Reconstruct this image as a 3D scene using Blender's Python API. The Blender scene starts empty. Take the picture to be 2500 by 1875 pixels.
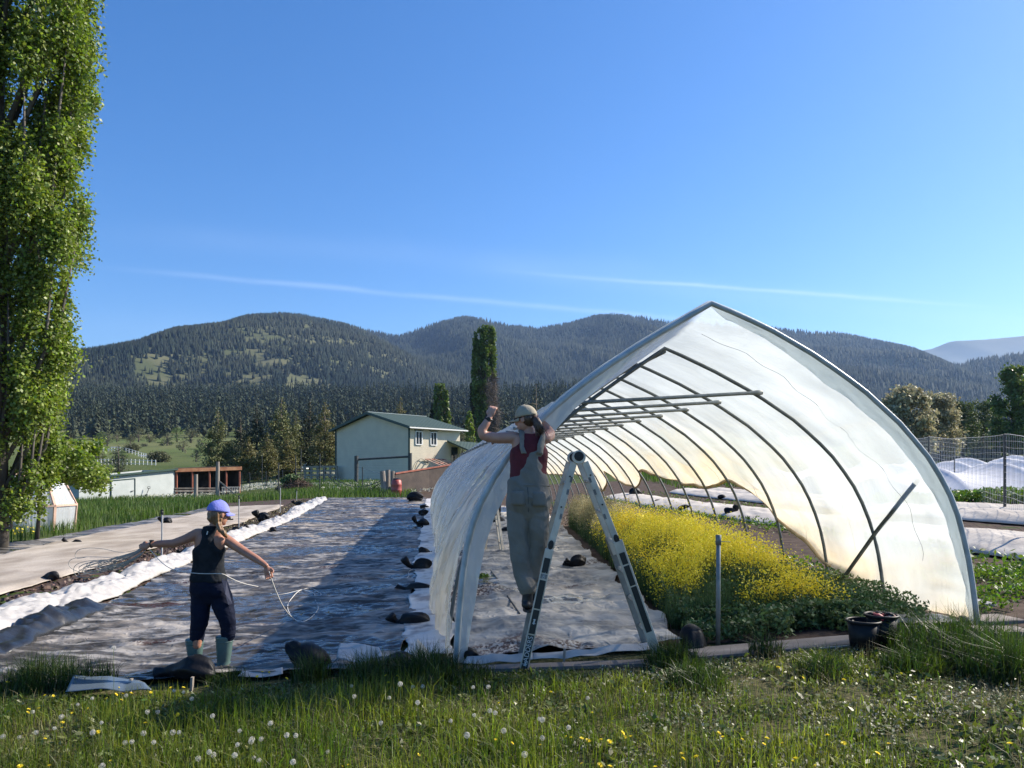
import bpy, bmesh, math, random
import numpy as np
from mathutils import Vector, Matrix
R = math.radians
rnd = random.Random(7)
rng = np.random.default_rng(11)
S = bpy.context.scene
COL = S.collection

# ------------------------------------------------------------------ camera, sky, sun, exposure
CAMZ, FPX, HOR = 1.8, 1878.0, 1150.0          # eye height, focal length and horizon row in photo pixels (2500 x 1875)
cam_d = bpy.data.cameras.new('camera'); cam = bpy.data.objects.new('camera', cam_d); COL.objects.link(cam)
cam.location = (0, 0, CAMZ); cam.rotation_euler = (R(90), 0, 0)
cam_d.sensor_width = 36; cam_d.lens = FPX / 2500 * 36
cam_d.shift_y = (HOR - 937.5) / 2500
cam_d.clip_start = 0.1; cam_d.clip_end = 60000
S.camera = cam

SUN_AZ, SUN_EL = 68.0, 36.0                    # azimuth clockwise from +Y (forward), elevation
w = bpy.data.worlds.new('World'); S.world = w; w.use_nodes = True
nt = w.node_tree; nt.nodes.clear()
sky = nt.nodes.new('ShaderNodeTexSky'); sky.sky_type = 'NISHITA'; sky.sun_disc = False
sky.sun_elevation = R(SUN_EL); sky.sun_rotation = R(SUN_AZ)
sky.altitude = 900; sky.air_density = 1.0; sky.dust_density = 0.9; sky.ozone_density = 3.0
bg = nt.nodes.new('ShaderNodeBackground'); out = nt.nodes.new('ShaderNodeOutputWorld')
bg.inputs['Strength'].default_value = 0.098
# thin contrails: two faint bands of ice cloud fixed in the sky
tc = nt.nodes.new('ShaderNodeTexCoord')
def vmath(op, a, b=None):
    n = nt.nodes.new('ShaderNodeVectorMath'); n.operation = op
    nt.links.new(a, n.inputs[0])
    if b is not None: n.inputs[1].default_value = b
    return n.outputs['Value'] if op == 'DOT_PRODUCT' else n.outputs[0]
def wm(op, a, b=None, c=None, clamp=False):
    n = nt.nodes.new('ShaderNodeMath'); n.operation = op; n.use_clamp = clamp
    for i, v in enumerate((a, b, c)):
        if v is None: continue
        if hasattr(v, 'is_output'): nt.links.new(v, n.inputs[i])
        else: n.inputs[i].default_value = v
    return n.outputs[0]
def skydir(px, py): return Vector(((px - 1250) / FPX, 1, (HOR - py) / FPX)).normalized()
dirv = vmath('NORMALIZE', tc.outputs['Generated'])
nz = nt.nodes.new('ShaderNodeTexNoise'); nz.inputs['Scale'].default_value = 9; nz.inputs['Detail'].default_value = 6
mp = nt.nodes.new('ShaderNodeMapping'); mp.inputs['Scale'].default_value = (1, 1, 3); nt.links.new(dirv, mp.inputs['Vector']); nt.links.new(mp.outputs[0], nz.inputs['Vector'])
tot = None
for (a, b, wid, x0, x1, amp) in (((200, 648), (1650, 778), .0032, 150, 1800, .11), ((1350, 672), (2500, 755), .0022, 1200, 2450, .17),
                                  ((1500, 690), (2500, 790), .012, 1000, 2700, .04), ((100, 560), (1500, 655), .014, 100, 1700, .03), ((150, 790), (700, 835), .02, 0, 800, .04)):
    n = skydir(*a).cross(skydir(*b)).normalized()
    d = vmath('DOT_PRODUCT', dirv, tuple(n))
    wob = wm('MULTIPLY', wm('SUBTRACT', nz.outputs[0], .5), .007)
    d = wm('ADD', d, wob)
    m = wm('POWER', 2.718, wm('MULTIPLY', wm('MULTIPLY', d, d), -1 / (wid * wid)))
    t = skydir(x0, 700); t2 = skydir(x1, 700)
    sx = nt.nodes.new('ShaderNodeSeparateXYZ'); nt.links.new(dirv, sx.inputs[0])
    e0 = nt.nodes.new('ShaderNodeMapRange'); e0.interpolation_type = 'SMOOTHSTEP'; e0.inputs[1].default_value = t.x - .02; e0.inputs[2].default_value = t.x + .22; nt.links.new(sx.outputs[0], e0.inputs[0])
    e1 = nt.nodes.new('ShaderNodeMapRange'); e1.interpolation_type = 'SMOOTHSTEP'; e1.inputs[1].default_value = t2.x + .03; e1.inputs[2].default_value = t2.x - .12; nt.links.new(sx.outputs[0], e1.inputs[0])
    front = wm('GREATER_THAN', vmath('DOT_PRODUCT', dirv, (0, 1, 0)), 0)
    m = wm('MULTIPLY', wm('MULTIPLY', m, wm('MULTIPLY', e0.outputs[0], e1.outputs[0])), wm('MULTIPLY', front, amp))
    m = wm('MULTIPLY', m, wm('MULTIPLY_ADD', nz.outputs[0], 1.4, .15))
    tot = m if tot is None else wm('ADD', tot, m)
hs = nt.nodes.new('ShaderNodeHueSaturation'); hs.inputs['Saturation'].default_value = 1.32; hs.inputs['Hue'].default_value = .506
nt.links.new(sky.outputs[0], hs.inputs['Color'])
mx = nt.nodes.new('ShaderNodeMixRGB'); nt.links.new(wm('MINIMUM', tot, 1), mx.inputs[0]); nt.links.new(hs.outputs[0], mx.inputs[1]); mx.inputs[2].default_value = (7.5, 8.2, 9.2, 1)
nt.links.new(mx.outputs[0], bg.inputs[0]); nt.links.new(bg.outputs[0], out.inputs[0])

sl = bpy.data.lights.new('sun', 'SUN'); sl.energy = 4.8; sl.angle = R(0.53); sl.color = (1, .91, .78)
so = bpy.data.objects.new('sun', sl); COL.objects.link(so)
sd = Vector((math.sin(R(SUN_AZ)) * math.cos(R(SUN_EL)), math.cos(R(SUN_AZ)) * math.cos(R(SUN_EL)), math.sin(R(SUN_EL))))
so.rotation_euler = sd.to_track_quat('Z', 'Y').to_euler(); so.location = (20, 8, 30)
S.view_settings.view_transform = 'Standard'; S.view_settings.look = 'None'
S.view_settings.exposure = 1.03; S.view_settings.gamma = 1; S.view_settings.use_curve_mapping = False
S.cycles.max_bounces = 7; S.cycles.transparent_max_bounces = 12; S.cycles.diffuse_bounces = 3; S.cycles.glossy_bounces = 3
S.cycles.transmission_bounces = 5; S.cycles.volume_bounces = 0; S.cycles.sample_clamp_indirect = 6
S.cycles.use_denoising = True

# ------------------------------------------------------------------ small maths
def _h(ix, iy, seed):
    n = (ix.astype(np.int64) * 374761393 + iy.astype(np.int64) * 668265263 + seed * 974634777) & 0xffffffff
    n = ((n ^ (n >> 13)) * 1274126177) & 0xffffffff
    n = (n ^ (n >> 16)) & 0xffff
    return n / 65535.0
def vn(x, y, seed=0):
    x = np.asarray(x, float); y = np.asarray(y, float)
    x, y = np.broadcast_arrays(x, y)
    ix = np.floor(x); iy = np.floor(y); fx = x - ix; fy = y - iy
    fx = fx * fx * (3 - 2 * fx); fy = fy * fy * (3 - 2 * fy)
    a = _h(ix, iy, seed); b = _h(ix + 1, iy, seed); c = _h(ix, iy + 1, seed); d = _h(ix + 1, iy + 1, seed)
    return (a + (b - a) * fx) * (1 - fy) + (c + (d - c) * fx) * fy
def facet(x, y, seed=0):
    """creased noise: flat triangles between random heights"""
    x = np.asarray(x, float); y = np.asarray(y, float); x, y = np.broadcast_arrays(x, y)
    sk = (x + y) * .366; ix = np.floor(x + sk); iy = np.floor(y + sk); fx = x + sk - ix; fy = y + sk - iy
    a = _h(ix, iy, seed); d = _h(ix + 1, iy + 1, seed); up = fx > fy
    b = np.where(up, _h(ix + 1, iy, seed), _h(ix, iy + 1, seed)); hi = np.maximum(fx, fy); lo = np.minimum(fx, fy)
    return a * (1 - hi) + b * (hi - lo) + d * lo
def fbm(x, y, oct=4, seed=0, gain=.5):
    s = 0; a = 1; t = 0
    for i in range(oct):
        s = s + a * vn(np.asarray(x) * 2 ** i + 17.3 * i, np.asarray(y) * 2 ** i - 9.1 * i, seed + i); t += a; a *= gain
    return s / t                                     # 0..1
def rdg(x, y, oct=3, seed=0, gain=.5):
    s = 0; a = 1; t = 0
    for i in range(oct):
        s = s + a * (1 - np.abs(2 * vn(np.asarray(x) * 2 ** i + 7.3 * i, np.asarray(y) * 2 ** i + 3.1 * i, seed + i) - 1)); t += a; a *= gain
    return s / t
def sm(a, b, x):
    t = np.clip((np.asarray(x, float) - a) / (b - a), 0, 1); return t * t * (3 - 2 * t)

# terrain height
def T(x, y):
    x = np.asarray(x, float); y = np.asarray(y, float)
    u = x / np.maximum(y, 6)
    xl = -4.5 + np.logaddexp(0, (x + 4.5) * 2) / 2       # soft clamp at the left
    xs = np.minimum(xl, 60 + 0 * xl)
    base = .05 * xs
    base = np.where(x < 0, base * (1 - .75 * sm(25, 45, y) * sm(-.42, -.22, u)), base)
    rr = np.interp(y, [30, 40, 50, 60, 76, 100, 200, 400, 600, 1000, 1600], [0, .12, .35, .6, .8, 1.3, 4.2, 19, 40, 95, 120])
    lf = 1 - sm(-.22, -.42, u) * 0 - (1 - sm(-.42, -.24, u)) * .75 * (1 - sm(65, 160, y))
    rt = 1 - .45 * sm(.1, .5, u)
    return base + rr * lf * rt
def P(px, py, d): return Vector(((px - 1250) / FPX * d, d, CAMZ + (HOR - py) / FPX * d))
def G(px, py, dz=0.0):
    u = (px - 1250) / FPX; v = (HOR - py) / FPX
    lo, hi = 1.0, 3.0
    f = lambda d: CAMZ + v * d - (float(T(u * d, d)) + dz)
    while f(hi) > 0 and hi < 3000: lo = hi; hi *= 1.15
    for _ in range(40):
        m = (lo + hi) / 2
        if f(m) > 0: lo = m
        else: hi = m
    d = (lo + hi) / 2
    return Vector((u * d, d, float(T(u * d, d)) + dz))
def gz(x, y, dz=0.0): return Vector((x, y, float(T(x, y)) + dz))

# ------------------------------------------------------------------ objects
def tag(o, label=None, cat=None, group=None, kind=None):
    if label: o['label'] = label
    if cat: o['category'] = cat
    if group: o['group'] = group
    if kind: o['kind'] = kind
    return o
def link(o, parent=None, m=None):
    COL.objects.link(o)
    if parent is not None: o.parent = parent; o.matrix_parent_inverse = parent.matrix_world.inverted() if False else Matrix()
    if m is not None: o.data.materials.append(m)
    return o
def empty(name, loc, label, cat, group=None, rz=0):
    o = bpy.data.objects.new(name, None); o.empty_display_size = .2; COL.objects.link(o); o.location = loc; o.rotation_euler = (0, 0, rz)
    bpy.context.view_layer.update() if False else None
    return tag(o, label, cat, group)
class MB:
    """collects shapes, given in world space, into one mesh"""
    def __init__(s): s.v = []; s.f = []; s.n = 0; s.smooth = False; s.mi = []
    def add(s, verts, faces, mi=0):
        s.v.extend([tuple(p) for p in verts]); s.f.extend([tuple(i + s.n for i in f) for f in faces]); s.mi.extend([mi] * len(faces)); s.n += len(verts); return s
    def box(s, c, size, rot=None, mi=0, taper=1.0):
        c = Vector(c); hx, hy, hz = size[0] / 2, size[1] / 2, size[2] / 2
        M = rot if rot is not None else Matrix.Identity(3)
        vs = []
        for z in (-1, 1):
            k = taper if z > 0 else 1
            for x, y in ((-1, -1), (1, -1), (1, 1), (-1, 1)): vs.append(c + M @ Vector((x * hx * k, y * hy * k, z * hz)))
        return s.add(vs, [(3, 2, 1, 0), (4, 5, 6, 7), (0, 1, 5, 4), (1, 2, 6, 5), (2, 3, 7, 6), (3, 0, 4, 7)], mi)
    def beam(s, a, b, w_, t, up=Vector((0, 0, 1)), mi=0, bev=0):
        a = Vector(a); b = Vector(b); d = (b - a); L = d.length; d.normalize()
        x = d.cross(up)
        if x.length < 1e-4: x = d.cross(Vector((0, 1, 0)))
        x.normalize(); y = x.cross(d).normalized()
        M = Matrix((x, y, d)).transposed()
        return s.box((a + b) / 2, (w_, t, L), M, mi)
    def tube(s, pts, r, seg=8, mi=0, cap=True, sx=1.0):
        pts = [Vector(p) for p in pts]; n = len(pts)
        rs = r if isinstance(r, (list, tuple)) else [r] * n
        prev = None; rings = []
        for i, p in enumerate(pts):
            t = (pts[min(i + 1, n - 1)] - pts[max(i - 1, 0)])
            if t.length < 1e-9: t = Vector((0, 0, 1))
            t.normalize()
            if prev is None: a = t.orthogonal().normalized()
            else:
                a = prev - t * prev.dot(t)
                a = a.normalized() if a.length > 1e-6 else t.orthogonal().normalized()
            prev = a; b = t.cross(a)
            rings.append([p + (a * math.cos(2 * math.pi * k / seg) + b * math.sin(2 * math.pi * k / seg) * sx) * rs[i] for k in range(seg)])
        vs = [q for rg in rings for q in rg]; fs = []
        for i in range(n - 1):
            for k in range(seg): fs.append((i * seg + k, i * seg + (k + 1) % seg, (i + 1) * seg + (k + 1) % seg, (i + 1) * seg + k))
        if cap: fs += [tuple(range(seg))[::-1], tuple((n - 1) * seg + k for k in range(seg))]
        return s.add(vs, fs, mi)
    def lathe(s, c, prof, seg=20, M=None, mi=0):
        c = Vector(c); M = M if M is not None else Matrix.Identity(3); vs = []; fs = []
        for (r, z) in prof:
            for k in range(seg):
                a = 2 * math.pi * k / seg; vs.append(c + M @ Vector((r * math.cos(a), r * math.sin(a), z)))
        for i in range(len(prof) - 1):
            for k in range(seg): fs.append((i * seg + k, i * seg + (k + 1) % seg, (i + 1) * seg + (k + 1) % seg, (i + 1) * seg + k))
        return s.add(vs, fs, mi)
    def ell(s, c, r, M=None, seg=14, rings=9, mi=0):
        c = Vector(c); M = M if M is not None else Matrix.Identity(3); vs = []; fs = []
        for i in range(rings + 1):
            th = math.pi * i / rings
            th = min(max(th, .02), math.pi - .02)
            for k in range(seg):
                a = 2 * math.pi * k / seg
                vs.append(c + M @ Vector((r[0] * math.sin(th) * math.cos(a), r[1] * math.sin(th) * math.sin(a), -r[2] * math.cos(th))))
        for i in range(rings):
            for k in range(seg): fs.append((i * seg + k, i * seg + (k + 1) % seg, (i + 1) * seg + (k + 1) % seg, (i + 1) * seg + k))
        fs += [tuple(range(seg))[::-1], tuple(rings * seg + k for k in range(seg))]
        return s.add(vs, fs, mi)
    def quad(s, a, b, c, d, mi=0): return s.add([a, b, c, d], [(0, 1, 2, 3)], mi)
    def mesh(s, name, origin=(0, 0, 0)):
        me = bpy.data.meshes.new(name); o = Vector(origin)
        me.from_pydata([tuple(Vector(p) - o) for p in s.v], [], s.f)
        me.polygons.foreach_set('material_index', s.mi); me.update(); return me
    def build(s, name, m, parent=None, smooth=False, bevel=0, origin=None):
        if parent is not None: org = parent_world(parent)
        else: org = Vector(origin) if origin is not None else Vector((0, 0, 0))
        me = s.mesh(name, org)
        if smooth: me.polygons.foreach_set('use_smooth', [True] * len(me.polygons))
        o = bpy.data.objects.new(name, me); COL.objects.link(o)
        if parent is not None: o.parent = parent
        else: o.location = org
        for q in (m if isinstance(m, (list, tuple)) else [m]): me.materials.append(q)
        if bevel:
            bm = o.modifiers.new('bevel', 'BEVEL'); bm.width = bevel; bm.segments = 2; bm.limit_method = 'ANGLE'
        return o
def parent_world(o):
    v = Vector((0, 0, 0))
    while o is not None: v += Vector(o.location); o = o.parent
    return v
def npmesh(name, V, F, m, parent=None, smooth=False, origin=None, mi=None):
    """V (n,3) array, F (k,3|4) array -> ONE object"""
    V = np.asarray(V, np.float32); F = np.asarray(F, np.int32)
    org = parent_world(parent) if parent is not None else (Vector(origin) if origin is not None else Vector((0, 0, 0)))
    V = V - np.array(org, np.float32)
    me = bpy.data.meshes.new(name); me.vertices.add(len(V)); me.vertices.foreach_set('co', V.ravel())
    k = F.shape[1]; me.loops.add(F.size); me.loops.foreach_set('vertex_index', F.ravel())
    me.polygons.add(len(F)); me.polygons.foreach_set('loop_start', np.arange(0, F.size, k, dtype=np.int32))
    try: me.polygons.foreach_set('loop_total', np.full(len(F), k, np.int32))
    except Exception: pass
    if mi is not None: me.polygons.foreach_set('material_index', np.asarray(mi, np.int32))
    me.update(calc_edges=True)
    if smooth: me.polygons.foreach_set('use_smooth', np.ones(len(F), bool))
    o = bpy.data.objects.new(name, me); COL.objects.link(o)
    if parent is not None: o.parent = parent
    else: o.location = org
    for q in (m if isinstance(m, (list, tuple)) else [m]): me.materials.append(q)
    return o
def gridfaces(nu, nv):
    i = np.arange(nu - 1)[:, None] * nv + np.arange(nv - 1)[None, :]
    return np.stack([i, i + nv, i + nv + 1, i + 1], -1).reshape(-1, 4)
def sheet(name, V, m, parent=None, smooth=True, thick=0, origin=None):
    nu, nv = V.shape[:2]
    o = npmesh(name, V.reshape(-1, 3), gridfaces(nu, nv), m, parent, smooth, origin)
    if thick:
        md = o.modifiers.new('thickness', 'SOLIDIFY'); md.thickness = thick; md.offset = -1
    return o

# ------------------------------------------------------------------ materials
def mat(name, col, rough=.8, col2=None, scale=3.0, detail=4, metal=0.0, bump=0.0, bscale=40, transl=0.0, tcol=None, island=0.0, spec=.5, stretch=(1, 1, 1), lo=.35, hi=.65, wave=None):
    m = bpy.data.materials.new(name); m.use_nodes = True; n = m.node_tree.nodes; l = m.node_tree.links
    b = n['Principled BSDF']; b.inputs['Roughness'].default_value = rough; b.inputs['Metallic'].default_value = metal
    b.inputs['Specular IOR Level'].default_value = spec
    c = n.new('ShaderNodeRGB'); c.outputs[0].default_value = (*col, 1); cur = c.outputs[0]
    geo = n.new('ShaderNodeNewGeometry'); tcn = n.new('ShaderNodeTexCoord')
    mpn = n.new('ShaderNodeMapping'); mpn.inputs['Scale'].default_value = stretch; l.new(tcn.outputs['Object'], mpn.inputs['Vector'])
    if col2 is not None:
        t = n.new('ShaderNodeTexNoise'); t.inputs['Scale'].default_value = scale; t.inputs['Detail'].default_value = detail; l.new(mpn.outputs[0], t.inputs['Vector'])
        r = n.new('ShaderNodeMapRange'); r.inputs[1].default_value = lo; r.inputs[2].default_value = hi; l.new(t.outputs[0], r.inputs[0])
        x = n.new('ShaderNodeMixRGB'); l.new(r.outputs[0], x.inputs[0]); l.new(cur, x.inputs[1]); x.inputs[2].default_value = (*col2, 1); cur = x.outputs[0]
    if island:
        h = n.new('ShaderNodeHueSaturation'); l.new(cur, h.inputs['Color'])
        r = n.new('ShaderNodeMapRange'); r.inputs[3].default_value = 1 - island; r.inputs[4].default_value = 1 + island; l.new(geo.outputs['Random Per Island'], r.inputs[0]); l.new(r.outputs[0], h.inputs['Value'])
        r2 = n.new('ShaderNodeMapRange'); r2.inputs[3].default_value = .5 - island * .05; r2.inputs[4].default_value = .5 + island * .05
        wn = n.new('ShaderNodeTexWhiteNoise'); wn.noise_dimensions = '1D'; l.new(geo.outputs['Random Per Island'], wn.inputs['W']); l.new(wn.outputs[0], r2.inputs[0]); l.new(r2.outputs[0], h.inputs['Hue'])
        cur = h.outputs[0]
    l.new(cur, b.inputs['Base Color'])
    if bump or wave:
        bn = n.new('ShaderNodeBump'); bn.inputs['Strength'].default_value = bump or .5; bn.inputs['Distance'].default_value = .01
        if wave:
            wv = n.new('ShaderNodeTexWave'); wv.wave_type = 'BANDS'; wv.bands_direction = wave[0]; wv.inputs['Scale'].default_value = wave[1]; wv.wave_profile = 'SAW' if len(wave) > 2 else 'SIN'
            l.new(tcn.outputs['Object'], wv.inputs['Vector']); l.new(wv.outputs['Fac'], bn.inputs['Height']); bn.inputs['Distance'].default_value = .03
        else:
            t = n.new('ShaderNodeTexNoise'); t.inputs['Scale'].default_value = bscale; t.inputs['Detail'].default_value = 5; l.new(mpn.outputs[0], t.inputs['Vector']); l.new(t.outputs[0], bn.inputs['Height'])
        l.new(bn.outputs[0], b.inputs['Normal'])
    if transl:
        tr = n.new('ShaderNodeBsdfTranslucent'); ms = n.new('ShaderNodeMixShader'); ms.inputs[0].default_value = transl
        if tcol is None: l.new(cur, tr.inputs[0])
        else:
            x = n.new('ShaderNodeMixRGB'); x.blend_type = 'MULTIPLY'; x.inputs[0].default_value = 1; l.new(cur, x.inputs[1]); x.inputs[2].default_value = (*tcol, 1); l.new(x.outputs[0], tr.inputs[0])
        l.new(b.outputs[0], ms.inputs[1]); l.new(tr.outputs[0], ms.inputs[2]); l.new(ms.outputs[0], n['Material Output'].inputs[0])
    return m
# ------------------------------------------------------------------ shared materials
m_bark = mat('bark', (.09, .07, .055), .9, (.16, .13, .10), 6, bump=.6, bscale=18, stretch=(1, 1, .25))
m_barkp = mat('poplar_bark', (.07, .06, .05), .9, (.13, .115, .095), 5, bump=.6, bscale=14, stretch=(1, 1, .2))
m_needle = mat('pine_needles', (.095, .115, .036), .65, (.15, .155, .048), .5, transl=.22, island=.45)
m_needle2 = mat('yellowish_pine_needles', (.13, .13, .036), .65, (.17, .15, .05), .5, transl=.25, island=.45)
m_dark = mat('dark_spruce_needles', (.032, .048, .024), .7, (.035, .045, .02), .5, transl=.15, island=.4)
m_pop = mat('poplar_leaves', (.135, .185, .034), .48, (.20, .25, .05), .6, transl=.38, tcol=(1.3, 1.5, .5), island=.5, spec=.5)
m_pop2 = mat('far_poplar_leaves', (.10, .15, .04), .5, (.13, .18, .045), .4, transl=.3, tcol=(1.2, 1.3, .5), island=.4)
m_twig = mat('bare_twigs', (.16, .13, .11), .9, island=.3)
m_will = mat('willow_leaves', (.34, .32, .18), .55, (.42, .38, .22), .5, transl=.3, island=.35)
m_bush = mat('bush_leaves', (.065, .10, .028), .6, (.105, .135, .038), .5, transl=.28, island=.4)
m_olive = mat('olive_leaves', (.095, .105, .040), .6, (.12, .125, .05), .4, transl=.28, island=.4)
m_forest = mat('forest_needles', (.010, .018, .013), .85, (.036, .043, .028), .0035, transl=.0, island=.5, spec=.1)  # broad dark and light patches paint in the shading of the mountain spurs
m_vforest = mat('valley_needles', (.034, .050, .036), .85, (.072, .085, .054), .02, transl=.12, island=.6, spec=.1)  # bluish, lightened green paints distance haze into the needle colour
m_hill = mat('hillside_grass', (.075, .088, .042), .95, (.125, .125, .068), .012, detail=8, spec=.1)
m_stone = mat('far_ridge', (.085, .09, .06), .95, (.12, .115, .08), .003, detail=6, spec=.1)

# ------------------------------------------------------------------ ground
def ground_material():
    m = bpy.data.materials.new('meadow'); m.use_nodes = True; n = m.node_tree.nodes; l = m.node_tree.links; b = n['Principled BSDF']
    b.inputs['Roughness'].default_value = .95; b.inputs['Specular IOR Level'].default_value = .1
    g = n.new('ShaderNodeNewGeometry')
    def noise(sc, det=5):
        t = n.new('ShaderNodeTexNoise'); t.inputs['Scale'].default_value = sc; t.inputs['Detail'].default_value = det; l.new(g.outputs['Position'], t.inputs['Vector']); return t.outputs[0]
    def mix(f, a, c, lo, hi):
        r = n.new('ShaderNodeMapRange'); r.inputs[1].default_value = lo; r.inputs[2].default_value = hi; l.new(f, r.inputs[0])
        x = n.new('ShaderNodeMixRGB'); l.new(r.outputs[0], x.inputs[0])
        for i, v in ((1, a), (2, c)):
            if isinstance(v, tuple): x.inputs[i].default_value = (*v, 1)
            else: l.new(v, x.inputs[i])
        return x.outputs[0]
    c = mix(noise(.12), (.060, .095, .022), (.11, .13, .040), .4, .6)
    c = mix(noise(2.5), c, (.045, .070, .020), .45, .62)
    sy = n.new('ShaderNodeSeparateXYZ'); l.new(g.outputs['Position'], sy.inputs[0])
    c = mix(sy.outputs[1], mix(noise(9, 8), (.12, .105, .055), (.045, .055, .020), .4, .6), c, 7.6, 9.0)
    c = mix(noise(30), c, (.030, .042, .014), .45, .7)
    sx = n.new('ShaderNodeSeparateXYZ'); l.new(g.outputs['Position'], sx.inputs[0])
    c = mix(sx.outputs[1], c, mix(noise(.02), (.095, .125, .038), (.13, .14, .055), .4, .6), 120, 300)
    l.new(c, b.inputs['Base Color'])
    bn = n.new('ShaderNodeBump'); bn.inputs['Distance'].default_value = .03; l.new(noise(25), bn.inputs['Height']); l.new(bn.outputs[0], b.inputs['Normal'])
    return m
def sinhspace(lo, hi, fine, n):
    t = np.linspace(-1, 1, 4001); f = np.sinh(t * 7) / np.sinh(7)
    x = np.where(f < 0, -f * lo, f * hi) + t * fine
    x = np.interp(np.linspace(-1, 1, n), t, x); return x
gx = np.unique(np.concatenate([np.arange(-14, 22, .25), np.geomspace(22, 6000, 90), -np.geomspace(14, 6000, 90)]))
gy = np.unique(np.concatenate([np.arange(-8, 50, .3), np.geomspace(50, 7500, 130), -np.geomspace(8, 400, 14)]))
GX, GY = np.meshgrid(gx, gy, indexing='ij')
GZ = T(GX, GY)
GZ = GZ + sm(60, 200, GY) * (fbm(GX / 60, GY / 60, 4, 5) - .5) * np.minimum(GY * .012, 10)
o = sheet('ground', np.stack([GX, GY, GZ], -1), ground_material()); tag(o, kind='structure')

# ------------------------------------------------------------------ mountains
def interp_px(pts):
    xs = [p[0] for p in pts]; ys = [p[1] for p in pts]; return lambda px: np.interp(px, xs, ys)
class Ridge:
    def __init__(s, D, y0, z0, pts, pw=1.0, amp=60, sc=500, seed=1, back=900, skew=.35):
        s.D, s.y0, s.z0, s.pw, s.amp, s.sc, s.seed, s.back, s.skew = D, y0, z0, pw, amp, sc, seed, back, skew; s.f = interp_px(pts)
        s.pmin, s.pmax = pts[0][0], pts[-1][0]
    def z(s, x, y):
        px = 1250 + FPX * x / s.D
        wob = (fbm(x / 260, 0 * x + 3.3, 4, s.seed) - .5) * 14
        H = CAMZ + (HOR - s.f(px) + 4) / FPX * s.D + wob
        t = (y - s.y0) / (s.D - s.y0)
        tf = np.clip(t, 0, 1)
        pr = tf ** s.pw * (1 - .25 * np.sin(math.pi * tf) * 0)
        z = s.z0 + (H - s.z0) * pr
        xx = x + s.skew * (s.D - y)
        sp = rdg(xx / s.sc, y / (s.sc * 2.4), 4, s.seed + 3, .52) - .55
        z = z + s.amp * sp * np.sin(math.pi * np.clip(tf * .93 + .03, 0, 1)) ** .8 * np.clip((H - s.z0) / 300, .1, 1)
        Hd = CAMZ + (HOR - s.f(1250 + FPX * x / np.maximum(y, 1)) + 4) / FPX * s.D + wob
        z = np.where(t < 1, np.minimum(z, CAMZ + (Hd - CAMZ) * y / s.D * (.965 + .035 * tf)), z)
        z = np.where(t > 1, H - (y - s.D) * .35, z)
        return np.maximum(z, -30)
def ridge_mesh(name, r, m, nx=260, ny=150):
    x = np.linspace((r.pmin - 1250) / FPX * r.D, (r.pmax - 1250) / FPX * r.D, nx); y = np.linspace(r.y0, r.D + r.back, ny)
    X, Y = np.meshgrid(x, y, indexing='ij')
    o = sheet(name, np.stack([X, Y, r.z(X, Y)], -1), m); return tag(o, kind='structure')
RA = Ridge(2400, 820, 45, [(-500, 900), (0, 900), (130, 871), (215, 868), (330, 847), (430, 812), (540, 802), (600, 783), (680, 776), (730, 780), (800, 796), (870, 812), (940, 846), (1010, 884), (1100, 925), (1200, 960), (1400, 1010), (1600, 1040), (2000, 1060), (2700, 1070)], 1.05, 190, 520, 3, skew=.55)
RB = Ridge(3300, 1500, 60, [(-500, 980), (600, 900), (800, 800), (880, 812), (975, 829), (1050, 806), (1130, 787), (1190, 791), (1240, 806), (1310, 815), (1400, 800), (1450, 785), (1500, 777), (1560, 782), (1640, 797), (1750, 800), (1900, 812), (2050, 826), (2100, 836), (2170, 851), (2230, 864), (2300, 893), (2370, 925), (2500, 965), (2700, 1000)], 1.15, 250, 640, 12, skew=-.25)
RC = Ridge(8000, 4500, 60, [(1700, 920), (2100, 885), (2230, 862), (2270, 856), (2320, 837), (2400, 834), (2500, 824), (2700, 815), (3000, 830)], 1.0, 120, 1500, 31, back=1500)
RD = Ridge(5200, 3200, 60, [(-600, 860), (0, 864), (130, 867), (225, 868), (340, 885), (600, 940)], 1.0, 60, 900, 41, back=900)
RE = Ridge(2500, 1200, 50, [(1700, 1060), (2000, 975), (2100, 945), (2200, 925), (2330, 900), (2420, 884), (2500, 874), (2700, 860), (3000, 880)], 1.1, 60, 380, 51)
ridge_mesh('mountain', RA, m_hill); ridge_mesh('mountain', RB, m_hill); ridge_mesh('far_mountain', RC, m_stone, 90, 60)
ridge_mesh('far_hill', RD, m_stone, 90, 60); ridge_mesh('wooded_hill', RE, m_hill, 150, 90)

def cones(x, y, z, h, r, k=5, tiers=1):
    """one mesh of pointed tree shapes"""
    n = len(x); V = []; F = []; base = 0
    a0 = rng.random(n) * 6.28
    for ti in range(tiers):
        zb = z + h * (.10 + .80 * ti / tiers); zt = z + h * (1.0 if ti == tiers - 1 else (.10 + .80 * (ti + 1.55) / tiers)); rr = r * (1 - .78 * ti / tiers)
        ang = a0[:, None] + np.arange(k)[None, :] * 2 * math.pi / k + ti * .6
        jr = rr[:, None] * (.7 + .6 * rng.random((n, k)))
        ring = np.stack([x[:, None] + jr * np.cos(ang), y[:, None] + jr * np.sin(ang), zb[:, None] + (rng.random((n, k)) - .5) * (h * .10)[:, None]], -1)
        apex = np.stack([x + (rng.random(n) - .5) * r * .12, y, np.minimum(zt, z + h)], -1)[:, None, :]
        V.append(np.concatenate([ring, apex], 1).reshape(-1, 3))
        i = np.arange(n)[:, None] * (k + 1) + base
        j = np.arange(k)[None, :]
        F.append(np.stack([i + j, i + (j + 1) % k, i + k + 0 * j], -1).reshape(-1, 3)); base += n * (k + 1)
    return np.concatenate(V), np.concatenate(F)
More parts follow.
